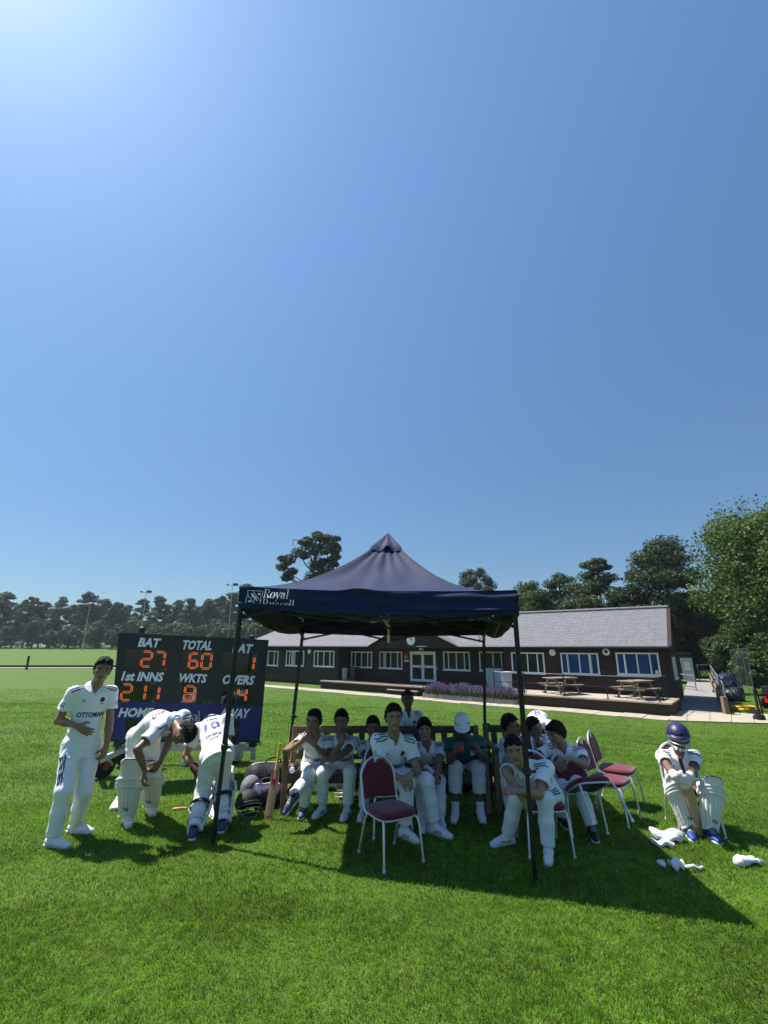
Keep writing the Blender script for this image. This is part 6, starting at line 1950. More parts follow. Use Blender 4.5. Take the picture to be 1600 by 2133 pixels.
    sh.cone(mid, hemc, .140 * s * fat, .172 * s * fat, .05, cut=True, flat=f, ratio=.80)
    sh.cone(SR + up * .0, SL, .064 * s * fat, .064 * s * fat, .06)
    sh.cone(neck - up * .06 * s, neck + up * .012 * s, .088 * s, .066 * s, .05)
    for (S_, E_, W_) in arms:
        e = S_.lerp(E_, .62)
        sh.cone(S_ + (S_ - E_) * .02, e, .066 * s * fat, .073 * s * fat, .04, cut=True)
    for (S_, E_, W_) in arms:
        sh.sub_cone(S_.lerp(E_, .56), S_.lerp(E_, .9), .054 * s * fat, .066 * s * fat, .006)
    ncf = neck + f * .075 * s - up * .005 * s
    sh.sub_cone(ncf + up * .05 * s - f * .02 * s, ncf - up * .060 * s + f * .035 * s, .034 * s, .010 * s, .006)
    V, F = sh.mesh(.0105, folds(seed, .0135, .058))
    so = mesh_np('shirt', V, F, M[shirt], t)
    skn = Skin(V, F)
    # collar: stand and folded leaf
    mb = MB()
    n_ = nv(hu * .35 + up * .65)
    ca = nv(shl - n_ * shl.dot(n_)); cf = ca.cross(n_)
    nc = neck + f * .004 * s
    def cpt(a, k):
        rad = ca * math.sin(a) * .94 + cf * -math.cos(a)
        fr = max(0, (abs(a) - 1.9) / 1.1)
        if k == 0: return nc + rad * .066 * s - n_ * .014 * s - n_ * .03 * s * fr
        if k == 1: return nc + rad * .069 * s + n_ * (.050 - .052 * fr) * s
        return nc + rad * (.108 + .022 * fr) * s + n_ * (.008 - .058 * fr) * s
    A = np.linspace(-2.75, 2.75, 33)
    vs = [cpt(a, k) for a in A for k in (0, 1, 2)]
    mb.add(vs, [(3 * i + k, 3 * i + k + 1, 3 * i + k + 4, 3 * i + k + 3) for i in range(32) for k in (0, 1)])
    mb.add([Vector(v) + n_ * -.004 for v in vs], [(3 * i + k + 3, 3 * i + k + 4, 3 * i + k + 1, 3 * i + k) for i in range(32) for k in (0, 1)])
    mb.build('collar', M[shirt] if shirt != 'green' else M['green'], so, 70)
    # print on the shirt
    pr = MB()
    for sg in (-1, 1):
        for i in range(3):
            o_ = f * (.004 + .021 * i) * s
            pts = [neck + shl * (sg * x * s) + o_ + up * (.03 - .45 * (x - .08)) * s - up * .012 * i * s for x in (.085, .125, .165, .195)]
            if shirt != 'green': ribbon(pr, skn, pts, .0115 * s, 0, sub=5)
    if chestprint and shirt != 'green':
        cx = lambda a, b: neck + shl * (a * s) - up * (b * s)
        uvd = [(0, 0)] + [(.024 * s * math.cos(a), .026 * s * math.sin(a)) for a in np.linspace(0, 6.2832, 17)[:-1]]
        decal(pr, skn, uvd, [(0, 1 + j, 1 + (j + 1) % 16) for j in range(16)], cx(.085, .115), shl, up)
        decal(pr, skn, [(-.02 * s, 0), (.02 * s, 0), (.02 * s, .006 * s), (-.02 * s, .006 * s)], [(0, 1, 2, 3)], cx(.085, .158), shl, up)
        decal(pr, skn, [(-.012 * s, 0), (.012 * s, 0), (0, .016 * s)], [(0, 1, 2)], cx(-.085, .12), shl, up)
        decal(pr, skn, [(-.02 * s, 0), (.02 * s, 0), (.02 * s, .004 * s), (-.02 * s, .004 * s)], [(0, 1, 2, 3)], cx(-.085, .135), shl, up)
        if words:
            uv, fs, asp = text_mesh(words, .03, 0); hgt = .052 * s; wd = .245 * s
            decal(pr, skn, [((a - .5) * wd, b * hgt) for a, b in uv], fs, cx(.005, .285), shl, up)
        for i, (S_, E_, W_) in enumerate(arms):
            ad = nv(E_ - S_); ou = nv((shl * (-1 if i == 0 else 1)) + f * .9); ou = nv(ou - ad * ou.dot(ad)); x_ = ad.cross(ou) * 1.0
            y_ = -ad; x_ = y_.cross(ou)
            for k, wd_ in enumerate(('OTTO', 'TREK')):
                uv, fs, asp = text_mesh(wd_, .02, 0)
                decal(pr, skn, [((a - .5) * .05 * s, b * .017 * s) for a, b in uv], fs, S_.lerp(E_, .40 + .09 * k) + ou * .02, x_, y_)
    if back:
        bx_ = -shl
        for (wd_, hgt, wdt, dn, mk) in back:
            uv, fs, asp = text_mesh(wd_, .03, 0)
            decal(pr, skn, [((a - .5) * wdt * s, b * hgt * s) for a, b in uv], fs, neck - up * dn * s, bx_, up, mk)
    if pr.v:
        for i in range(1): pass
        # button placket
        pr.build('shirt_print', [M['navy_print'], M['blue_print']], so)['kind'] = 'stuff'
    if shirt == 'green':
        mb = MB(); uvd = [(0, 0)] + [(.036 * s * math.cos(a), .036 * s * math.sin(a)) for a in np.linspace(0, 6.2832, 19)[:-1]]
        decal(mb, skn, uvd, [(0, 1 + j, 1 + (j + 1) % 18) for j in range(18)], neck + shl * .085 * s - up * .10 * s, shl, up); mb.build('badge', M['print_grey'], so)
        mb = MB(); decal(mb, skn, [(a, b) for a in np.linspace(-.15 * s, .15 * s, 12) for b in (0, .02 * s)], [(2 * i, 2 * i + 2, 2 * i + 3, 2 * i + 1) for i in range(11)], neck - up * .22 * s, shl, up); mb.build('chest_band', M['navyc'], so)
    # --- trousers
    tr = SDF()
    pc = pel + up * .035 * s
    tr.cone(pc - hv * .05 * s, pc + hv * .05 * s, .112 * s * fat, .112 * s * fat, .05, flat=f if not sit else up, ratio=.9)
    tr.cone(pel + up * .10 * s, pel, .125 * s * fat, .128 * s * fat, .05, flat=f, ratio=.78)
    for (H_, K_, A_) in legs:
        e = K_.lerp(A_, .95 - crop)
        tr.cone(H_, K_, .096 * s * fat, .075 * s, .05); tr.cone(K_, K_.lerp(e, .5), .075 * s, .070 * s, .035); tr.cone(K_.lerp(e, .5), e, .070 * s, .066 * s if crop < .2 else .072 * s, .03, cut=True)
    V, F = tr.mesh(.0105, folds(seed + 50, .016, .062))
    to = mesh_np('trousers', V, F, M[trouser], t)
    skt = Skin(V, F); tp = MB()
    for tag_, (H_, K_, A_), sg in (('R', legs[0], -1), ('L', legs[1], 1)):
        if tag_ not in stripes: continue
        ld = nv(K_ - H_); ou = hv * sg + (up if sit else f) * 1.0; ou = nv(ou - ld * ou.dot(ld)); fr_ = ld.cross(ou)
        for i in (-1, 0, 1):
            r0, r1 = (.30, .92) if not crop else (.55, 1.0)
            ribbon(tp, skt, [H_.lerp(K_, x) + ou * .12 * s + fr_ * (.030 * i * s) for x in (r0, (r0 + r1) / 2, r1)] + ([K_.lerp(A_, .45) + ou * .1 * s + fr_ * (.030 * i * s)] if crop else []), .012 * s, 0, sub=8)
    if tp.v: tp.build('trouser_stripes', M['navy_print'], to)
    # --- feet
    for i, ((H_, K_, A_), td) in enumerate(zip(legs, (toeR, toeL))):
        make_shoe(t, A_, td, s, strideup[i], shoes[i], shoe_print)
        so_ = SDF(); k0 = .74 if not crop else .80
        so_.cone(A_ - nv(A_ - K_) * -.01, K_.lerp(A_, k0), .040 * s, .046 * s, .02, cut=True)
        Vq, Fq = so_.mesh(.009); mesh_np('sock', Vq, Fq, M[socks[i]], t)
        if pads:
            leg_pad(t, A_ + (K_ - A_) * .04, K_, td if padfwd is None else padfwd, s, rim='red_print' if pads == 'red' else 'navyc', logo=pads != 'back', ext=padext)
    if watch is not None:
        S_, E_, W_ = arms[watch]; mb = MB(); d_ = nv(W_ - E_); c = E_.lerp(W_, .9); mb.lathe([(.031 * s, -.010), (.034 * s, -.008), (.034 * s, .008), (.031 * s, .010)], c, d_, 16); mb.build('wristband', M['black_plastic'], t, 50)
    if glove:
        for i, (S_, E_, W_) in enumerate(arms):
            if not glove[i]: continue
            hh = (hR, hL)[i]; fd = nv(W_ - E_); d_, n_, th_ = hh; d_ = fd if d_ is None else d_
            hs = SDF(); hs.cone(W_ - fd * .05, W_ + fd * .02, .046 * s, .042 * s, .02); hand_sdf(hs, W_, d_, n_, th_, s * (1.15 if glove[i] == 1 else 1.0), curl[i], fat=1.5 if glove[i] == 1 else 1.25, spread=.2)
            V, F = hs.mesh(.0068); mesh_np('batting_glove', V, F, M['pad'] if glove[i] == 1 else M['dark_red'], t)
    p_ = Person(); p_.t = t; p_.arms = arms; p_.legs = legs; p_.f = f; p_.up = up; p_.s = s; p_.shl = shl
    return p_
def foot(hpx, tpx, s=1.0, lift=0.0):
    """ankle position and toe direction from where heel and toe rest on the lawn"""
    a, b = G(*hpx), G(*tpx); d = (b - a); d.z = 0; d.normalize()
    return a + d * .055 * s + Z3 * (.080 * s + lift), d
# ------------------------------------------------------------ the team
CAMV = lambda p: nv(Vector((-p.x, -p.y, 0)))
X3 = Vector((1, 0, 0))
def shv(yaw):       # right-to-left shoulder line; yaw 0 faces the camera, positive turns towards the picture's right
    return Vector((math.cos(R(yaw)), math.sin(R(yaw)), 0))
def lk(yaw, pitch=0): return Vector((math.sin(R(yaw)) * math.cos(R(pitch)), -math.cos(R(yaw)) * math.cos(R(pitch)), math.sin(R(pitch))))

# 1 standing at the left, hand on stomach
aR, tR = foot((98, 1763), (152, 1770)); aL, tL = foot((145, 1734), (208, 1738))
person('tall boy in white cricket kit standing at far left with one hand on his stomach', 1.72,
       q(170, 1553, 5.12), q(196, 1431, 5.10), q(214, 1395, 5.05), shv(42), lk(33, -6), hup=Vector((.16, 0, 1)),
       wR=q(160, 1512, 4.92), eR=q(104, 1482, 5.02), wL=q(222, 1556, 5.16), eL=q(232, 1496, 5.2) + Vector((.1, .5, 0)),
       ankR=aR, ankL=aL, toeR=tR, toeL=tL, kR=q(134, 1645, 4.85), kL=q(180, 1640, 4.95), tone=0, hair='quiff', seed=1, hem=.10,
       hR=(Vector((.9, .05, -.45)), Vector((.1, 1, 0)), Vector((.1, .2, 1))), hL=(Vector((-.1, -.2, -1)), Vector((-1, .3, .1)), Vector((-.3, -1, 0))), curl=(.16, .55), stripes=('R',), headh=.228)
# 2 batsman bending forward over his pads
aR, tR = foot((263, 1712), (270, 1732)); aL, tL = foot((312, 1690), (322, 1710))
p2 = person('batsman bending down to fasten his white leg pads in front of the scoreboard', 1.66,
       q(299, 1534, 5.52), q(362, 1503, 5.22), q(384, 1528, 5.10), Vector((.15, .8, .12)), Vector((-.25, -.5, -.8)), hup=Vector((.85, -.35, -.4)),
       wR=q(302, 1606, 4.98), eR=q(302, 1555, 4.98), wL=q(324, 1606, 5.0), eL=q(341, 1562, 5.12),
       ankR=aR, ankL=aL, toeR=tR, toeL=tL, kR=q(285, 1612, 5.05), kL=q(328, 1604, 5.30), tone=2, hair='short', seed=2, hem=.03, bend=-.09, pads='white', stripes=(), words=None,
       hipv=shv(5), curl=(.6, .6), hR=(Vector((-.15, -.2, -1)), Vector((.8, .5, 0)), Vector((.2, -1, 0))), hL=(Vector((-.5, -.2, -.8)), Vector((-.8, .5, 0)), Vector((-.2, -1, 0))), padfwd=Vector((.12, -1, 0)),
       back=[('OTTO', .05, .2, .20, 0)])
# 3 batsman with his back to the camera
aR, tR = foot((460, 1737), (470, 1718)); aL, tL = foot((400, 1752), (408, 1728))
p3 = person('batsman with blue number on his back bending away beside the left gazebo leg', 1.66,
       q(452, 1572, 5.30), q(441, 1503, 5.62), q(438, 1512, 5.85), Vector((-1, .12, .1)), Vector((-.1, .75, -.7)), hup=Vector((-.1, .7, .6)),
       wR=q(470, 1612, 5.45), eR=q(478, 1568, 5.55), wL=q(409, 1604, 5.42), eL=q(402, 1560, 5.50),
       ankR=aR, ankL=aL, toeR=tR, toeL=tL, kR=q(462, 1648, 5.5), kL=q(424, 1650, 5.45), tone=1, hair='short', seed=3, hem=.10, bend=.0, pads='back', stripes=(), chestprint=False,
       glove=(2, 2), hR=(Vector((-.3, .2, -1)), Vector((-1, 0, 0)), Vector((0, 1, 0))), hL=(Vector((.1, .1, -1)), Vector((1, 0, 0)), Vector((0, 1, 0))), watch=1, shoes=('shoe_slate', 'shoe_slate'), socks=('sock_dark', 'sock_dark'),
       back=[('TAN', .035, .12, .09, 0), ('10', .12, .17, .235, 1), ('OVERC', .034, .17, .33, 0), ('WIT', .034, .10, .385, 0)], padfwd=Vector((.1, 1, 0)))
# 4 seated at the left end of the bench, one leg over the other, hands at chin
a4, t4 = foot((634, 1694), (624, 1712))
person('boy at the left bench end with legs crossed and hands at his chin', 1.58,
       q(652, 1604, 6.0), q(660, 1537, 5.80), q(653, 1502, 5.62), shv(-4), lk(-10, -4), hup=Vector((.18, -.1, 1)),
       wR=q(630, 1543, 5.44), eR=q(598, 1570, 5.62), wL=q(655, 1551, 5.44), eL=q(680, 1582, 5.62),
       ankR=a4, toeR=t4, ankL=q(612, 1655, 5.30), toeL=Vector((-.55, -.55, -.55)), kR=q(648, 1590, 5.55), kL=q(640, 1583, 5.42), tone=0, hair='quiff', seed=4, sit=True, hem=-.02, bend=-.06,
       hR=(Vector((.7, -.1, .5)), Vector((.3, 1, 0)), Vector((-.3, .2, 1))), hL=(Vector((-.65, -.1, .6)), Vector((-.3, 1, 0)), Vector((.3, .2, 1))), curl=(.5, .5), shoes=('shoe_slate', 'shoe_slate'), socks=('sock_dark', 'sock_dark'),
       stripes=('L',), strideup=(Z3, nv(Vector((-.35, -.6, .72)))))
# 5 seated second, hand over mouth, forearm across his lap
aR, tR = foot((676, 1694), (650, 1710)); aL, tL = foot((726, 1698), (709, 1717))
person('boy second from the left on the bench covering his mouth with one hand', 1.60,
       q(712, 1604, 6.0), q(711, 1538, 5.78), q(711, 1501, 5.62), shv(-2), lk(2, -6),
       wR=q(711, 1549, 5.50), eR=q(697, 1594, 5.46), wL=q(695, 1583, 5.38), eL=q(742, 1580, 5.55),
       ankR=aR, toeR=tR, ankL=aL, toeL=tL, kR=q(663, 1588, 5.48), kL=q(732, 1592, 5.45), tone=2, hair='short', seed=5, sit=True, hem=-.02, bend=-.06, crop=.10,
       hR=(Vector((0, .1, 1)), Vector((.3, 1, 0)), Vector((1, 0, .1))), hL=(Vector((-1, 0, .1)), Vector((0, .6, -1)), Vector((0, 1, .3))), curl=(.7, .4), shoe_print='stripes', stripes=())
# 6 third on the bench, cross legged, chin in hand
a6, t6 = foot((760, 1700), (748, 1716))
person('boy third along the bench with chin in hand, half hidden by the big boy', 1.52,
       q(778, 1598, 6.15), q(777, 1546, 6.0), q(777, 1514, 5.88), shv(6), lk(2, -10),
       wR=q(776, 1547, 5.72), eR=q(764, 1584, 5.80), wL=q(800, 1590, 5.75), eL=q(806, 1572, 5.95),
       ankR=a6, toeR=t6, ankL=q(800, 1615, 5.55), toeL=Vector((.8, -.5, -.2)), kR=q(757, 1592, 5.62), kL=q(748, 1582, 5.62), tone=2, hair='short', seed=6, sit=True, hem=-.02, bend=-.06,
       hR=(Vector((0, .1, 1)), Vector((.2, 1, 0)), Vector((1, 0, 0))), curl=(.8, .4), stripes=())
# 7 the bigger boy on a chair, hands clasped
aR, tR = foot((836, 1742), (872, 1760)); aL, tL = foot((896, 1735), (938, 1748))
p7 = person('broad shouldered boy with clasped hands sitting behind the empty front chair', 1.76,
       q(806, 1614, 5.42), q(822, 1535, 5.28), q(820, 1494, 5.14), shv(14), lk(8, -2), hup=Vector((0, -.05, 1)),
       wR=q(836, 1622, 4.98), eR=q(790, 1606, 5.20), wL=q(858, 1612, 4.98), eL=q(864, 1592, 5.22),
       ankR=aR, toeR=tR, ankL=aL, toeL=tL, kR=q(868, 1635, 5.0), kL=q(918, 1614, 5.04), tone=1, hair='quiff', seed=7, sit=True, hem=.0, bend=-.03, fat=1.05, headh=.235,
       hR=(Vector((.9, -.3, -.3)), Vector((.1, .6, -.8)), Vector((.1, -1, .2))), hL=(Vector((-.8, -.3, -.4)), Vector((-.1, .6, -.8)), Vector((-.1, -1, .2))), curl=(.7, .7), shoe_print='orange', watch=1, stripes=(), crop=.06)
# 8 small boy behind the bench
person('small boy standing behind the bench above the others', 1.40,
       q(852, 1545, 6.75), q(851, 1485, 6.62), q(849, 1457, 6.56), shv(4), lk(0, 0),
       wR=q(858, 1535, 6.42), eR=q(832, 1525, 6.55), wL=q(880, 1534, 6.42), eL=q(884, 1518, 6.6),
       ankR=Vector((.30, 7.35, .075)), toeR=Vector((0, -1, 0)), ankL=Vector((.52, 7.35, .075)), toeL=Vector((.1, -1, 0)), kR=Vector((.3, 6.4, .35)), kL=Vector((.52, 6.4, .35)), tone=3, hair='crop', seed=8, hem=.03, curl=(.5, .5), stripes=(),
       hR=(Vector((1, -.2, -.2)), Vector((0, 1, -.3)), Vector((0, 0, 1))), hL=(Vector((-.8, -.3, .3)), Vector((0, 1, -.3)), Vector((0, 0, 1))))
# 9 smiling boy right of centre
aR, tR = foot((885, 1722), (880, 1738)); aL, tL = foot((915, 1715), (925, 1733))
p9 = person('smiling boy leaning forward on the bench with his arms between his knees', 1.60,
       q(888, 1612, 6.05), q(890, 1551, 5.82), q(885, 1519, 5.66), shv(2), lk(-6, -2), hup=Vector((-.08, -.1, 1)),
       wR=q(896, 1616, 5.42), eR=q(871, 1592, 5.6), wL=q(908, 1622, 5.42), eL=q(914, 1592, 5.62),
       ankR=aR, toeR=tR, ankL=aL, toeL=tL, kR=q(880, 1612, 5.5), kL=q(924, 1616, 5.5), tone=1, hair='fringe', seed=9, sit=True, hem=-.02, bend=-.06, stripes=(), curl=(.5, .5))
# 10 the coach
aR, tR = foot((950, 1700), (943, 1722)); aL, tL = foot((1000, 1700), (1009, 1722))
p10 = person('man in teal polo and white cap looking down at something in his hands', 1.74,
       q(968, 1605, 6.08), q(966, 1541, 5.88), q(962, 1508, 5.70), shv(2), lk(-8, -24), hup=Vector((-.05, -.3, 1)),
       wR=q(948, 1566, 5.45), eR=q(936, 1588, 5.68), wL=q(1000, 1568, 5.45), eL=q(1012, 1588, 5.72),
       ankR=aR, toeR=tR, ankL=aL, toeL=tL, kR=q(946, 1617, 5.45), kL=q(1006, 1618, 5.45), tone=3, hair='cap', shirt='green', trouser='trouser2', crop=.34, seed=10, sit=True, hem=-.0, bend=-.05, fat=1.12, headh=.235,
       hR=(Vector((.5, -.2, .75)), Vector((.7, .5, 0)), Vector((0, -.6, .9))), hL=(Vector((-.4, -.2, .8)), Vector((-.7, .5, 0)), Vector((0, -.6, .9))), curl=(.75, .75))
# 11 boy with glasses
p11 = person('boy in black glasses on the right end of the bench turning right', 1.60,
       q(1060, 1606, 6.2), q(1056, 1545, 6.08), q(1064, 1509, 5.98), shv(34), lk(58, -6),
       wR=q(1062, 1606, 5.75), eR=q(1036, 1598, 5.92), wL=q(1092, 1600, 5.9), eL=q(1094, 1580, 6.1),
       ankR=q(1068, 1708, 5.62), toeR=Vector((.4, -1, 0)), ankL=q(1110, 1700, 5.75), toeL=Vector((.5, -1, 0)), kR=q(1052, 1592, 5.62), kL=q(1096, 1605, 5.7), tone=1, hair='short', seed=11, sit=True, hem=-.02, bend=-.04, glasses=True, curl=(.5, .5))
# 12 front boy behind the right leg of the gazebo
aR, tR = foot((1068, 1757), (1024, 1766)); aL, tL = foot((1144, 1783), (1143, 1806))
p12 = person('boy hunched forward on a chair behind the right front gazebo leg', 1.66,
       q(1136, 1662, 5.04), q(1096, 1598, 4.82), q(1071, 1562, 4.68), shv(-20), lk(-12, -6), hup=Vector((-.12, -.1, 1)),
       wR=q(1086, 1660, 4.60), eR=q(1066, 1630, 4.64), wL=q(1082, 1648, 4.50), eL=q(1134, 1646, 4.66),
       ankR=aR, toeR=tR, ankL=aL, toeL=tL, kR=q(1043, 1645, 4.56), kL=q(1122, 1664, 4.46), tone=1, hair='short', fat=1.12, seed=12, sit=True, hem=.02, bend=-.07, curl=(.5, .6), shoe_print='swoosh', headh=.228,
       hR=(Vector((.55, -.1, -.7)), Vector((.1, .7, -.5)), Vector((.5, -.6, .2))), hL=(Vector((-1, -.05, .1)), Vector((0, .7, -.7)), Vector((0, -.5, 1))), stripes=('L',))
# 13 boy tilting his head behind
person('boy tilting his head to the right, seated behind the bent white back', 1.52,
       q(1116, 1588, 6.55), q(1112, 1540, 6.42), q(1114, 1513, 6.32), shv(12), lk(24, -10), hup=Vector((-.45, -.05, 1)),
       wR=q(1118, 1572, 6.12), eR=q(1104, 1572, 6.25), wL=q(1142, 1580, 6.1), eL=q(1142, 1568, 6.3),
       ankR=Vector((1.72, 6.35, .075)), toeR=Vector((.2, -1, 0)), ankL=Vector((1.95, 6.35, .075)), toeL=Vector((.3, -1, 0)), kR=Vector((1.72, 6.2, .5)), kL=Vector((1.95, 6.2, .5)), tone=1, hair='short', seed=13, sit=True, hem=-.02, curl=(.5, .5), stripes=())
# 14 somebody bending with only the sunlit back in sight
person('person bending far forward behind the others so only the sunlit white back shows', 1.55,
       q(1124, 1514, 7.3), q(1122, 1512, 6.86), q(1122, 1534, 6.72), shv(3), Vector((0, -.3, -1)), hup=Vector((0, -1, -.2)),
       wR=q(1105, 1570, 6.8), eR=q(1100, 1545, 6.85), wL=q(1142, 1570, 6.8), eL=q(1146, 1545, 6.85),
       ankR=Vector((2.02, 7.75, .0)), toeR=Vector((0, -1, 0)), ankL=Vector((2.3, 7.75, .0)), toeL=Vector((.1, -1, 0)), kR=Vector((2.0, 7.2, .4)), kL=Vector((2.3, 7.2, .4)), tone=2, hair='short', seed=14, hem=.02, bend=-.10, fat=1.1, curl=(.4, .4), stripes=(), chestprint=False,
       back=[('8', .12, .09, .22, 1), ('A', .05, .05, .08, 0)])
# 15 boy sitting sideways, arm over a chair
aL, tL = foot((1234, 1738), (1244, 1762)); a15, t15 = foot((1168, 1712), (1182, 1728))
p15 = person('boy in profile facing left with his forearm resting on the tipped chair', 1.64,
       q(1182, 1624, 5.62), q(1176, 1556, 5.52), q(1158, 1527, 5.44), shv(-26), lk(-64, -14), hup=Vector((-.1, -.05, 1)),
       wR=q(1152, 1592, 5.30), eR=q(1146, 1580, 5.42), wL=q(1186, 1580, 5.12), eL=q(1224, 1592, 5.28),
       ankR=a15, toeR=t15, ankL=aL, toeL=tL, kR=q(1170, 1628, 5.25), kL=q(1206, 1640, 5.18), tone=1, hair='fringe', seed=15, sit=True, hem=-.0, bend=-.04, curl=(.6, .6), shoes=('shoe_black', 'shoe_black'), socks=('sock_dark', 'sock_dark'), stripes=(),
       hL=(Vector((-1, -.1, .05)), Vector((0, .3, -1)), Vector((0, -1, .3))))
# 16 batsman in a helmet on a chair out in the sun
aR, tR = foot((1433, 1738), (1446, 1756)); aL, tL = foot((1474, 1742), (1500, 1762))
p16 = person('batsman in navy helmet and leg pads sitting on a chair in the sun at right', 1.58,
       q(1418, 1640, 5.52), q(1413, 1567, 5.36), q(1414, 1537, 5.24), shv(-14), lk(-20, -8), hup=Vector((-.03, -.08, 1)),
       wR=q(1406, 1616, 4.98), eR=q(1386, 1620, 5.22), wL=q(1436, 1618, 5.0), eL=q(1454, 1622, 5.3),
       ankR=aR, toeR=tR, ankL=aL, toeL=tL, kR=q(1412, 1646, 5.02), kL=q(1488, 1650, 5.05), tone=2, hair='helmet', seed=16, sit=True, hem=-.0, bend=-.03, pads='red', stripes=(), shoes=('shoe_blue', 'shoe_blue'),
       glove=(1, 1), hR=(Vector((.8, -.3, -.3)), Vector((.3, .8, -.2)), Vector((.1, .2, 1))), hL=(Vector((-.6, -.4, -.5)), Vector((-.3, .8, -.2)), Vector((-.1, .2, 1))), curl=(.75, .75), padfwd=Vector((.04, -1, .05)), padext=.13)
# ------------------------------------------------------------ benches
def bench(x0, x1, yf, lab, seed):
    """slatted garden bench, its front towards -Y"""
    t = thing('garden_bench', lab, 'bench', ((x0 + x1) / 2, yf + .25, 0))
    wd = M['wood_dark']; ws = M['wood']; L = x1 - x0; g = np.random.default_rng(seed)
    zs, zb, dep, rec = .425, .83, .48, .10
    for x in (x0 + .04, x1 - .04):
        mb = MB(); mb.beam((x, yf + .03, 0), (x, yf + .03, .645), .065, .065, Vector((0, 1, 0)), bev=.006); mb.build('front_leg', ws, t)
        mb = MB(); mb.beam((x, yf + dep - .01, 0), (x, yf + dep, zs), .065, .075, Vector((0, 1, 0)), bev=.006); mb.beam((x, yf + dep, zs - .01), (x, yf + dep + rec, zb + .02), .065, .07, Vector((0, 1, 0)), bev=.012); mb.build('rear_leg', ws, t)
        mb = MB(); mb.beam((x, yf - .03, .665), (x, yf + dep + .05, .655), .08, .045, bev=.012); mb.build('armrest', ws, t)
        mb = MB(); mb.beam((x, yf + .05, .2), (x, yf + dep - .03, .2), .045, .06); mb.build('side_rail', wd, t)
    if L > 2:
        for y in (yf + .03, yf + dep - .02):
            mb = MB(); mb.beam(((x0 + x1) / 2, y, 0), ((x0 + x1) / 2, y, zs - .05), .065, .06, Vector((0, 1, 0))); mb.build('middle_leg', ws, t)
    for i in range(5):
        mb = MB(); mb.box(((x0 + x1) / 2, yf + .045 + i * .094, zs + g.uniform(-.002, .002)), (L - .02, .08, .024), bev=.005); mb.build('seat_slat', ws if i < 2 else wd, t)
    mb = MB(); mb.box(((x0 + x1) / 2, yf + .025, zs - .065), (L - .15, .03, .09), bev=.004); mb.build('front_rail', wd, t)
    for z, h in ((zb - .03, .085), (zs + .075, .06)):
        f = (z - zs) / (zb - zs); mb = MB(); mb.beam((x0 + .07, yf + dep + rec * f, z), (x1 - .07, yf + dep + rec * f, z), .035, h, Vector((0, -.2, 1)), bev=.005); mb.build('back_rail', wd, t)
    n = int(L / .155)
    for i in range(n):
        x = x0 + .07 + (L - .14) * (i + .5) / n
        mb = MB(); a, b = (x, yf + dep + rec * .22, zs + .10), (x, yf + dep + rec * .86, zb - .07); mb.beam(a, b, .075, .02, Vector((0, 1, .2)), bev=.003); mb.build('back_slat', wd, t)
    return t
bench(-1.19, 1.225, 6.06, 'long weathered timber garden bench under the gazebo holding most of the team', 1)
bench(1.285, 2.02, 6.12, 'short end of a second timber bench behind the boy with glasses', 2)

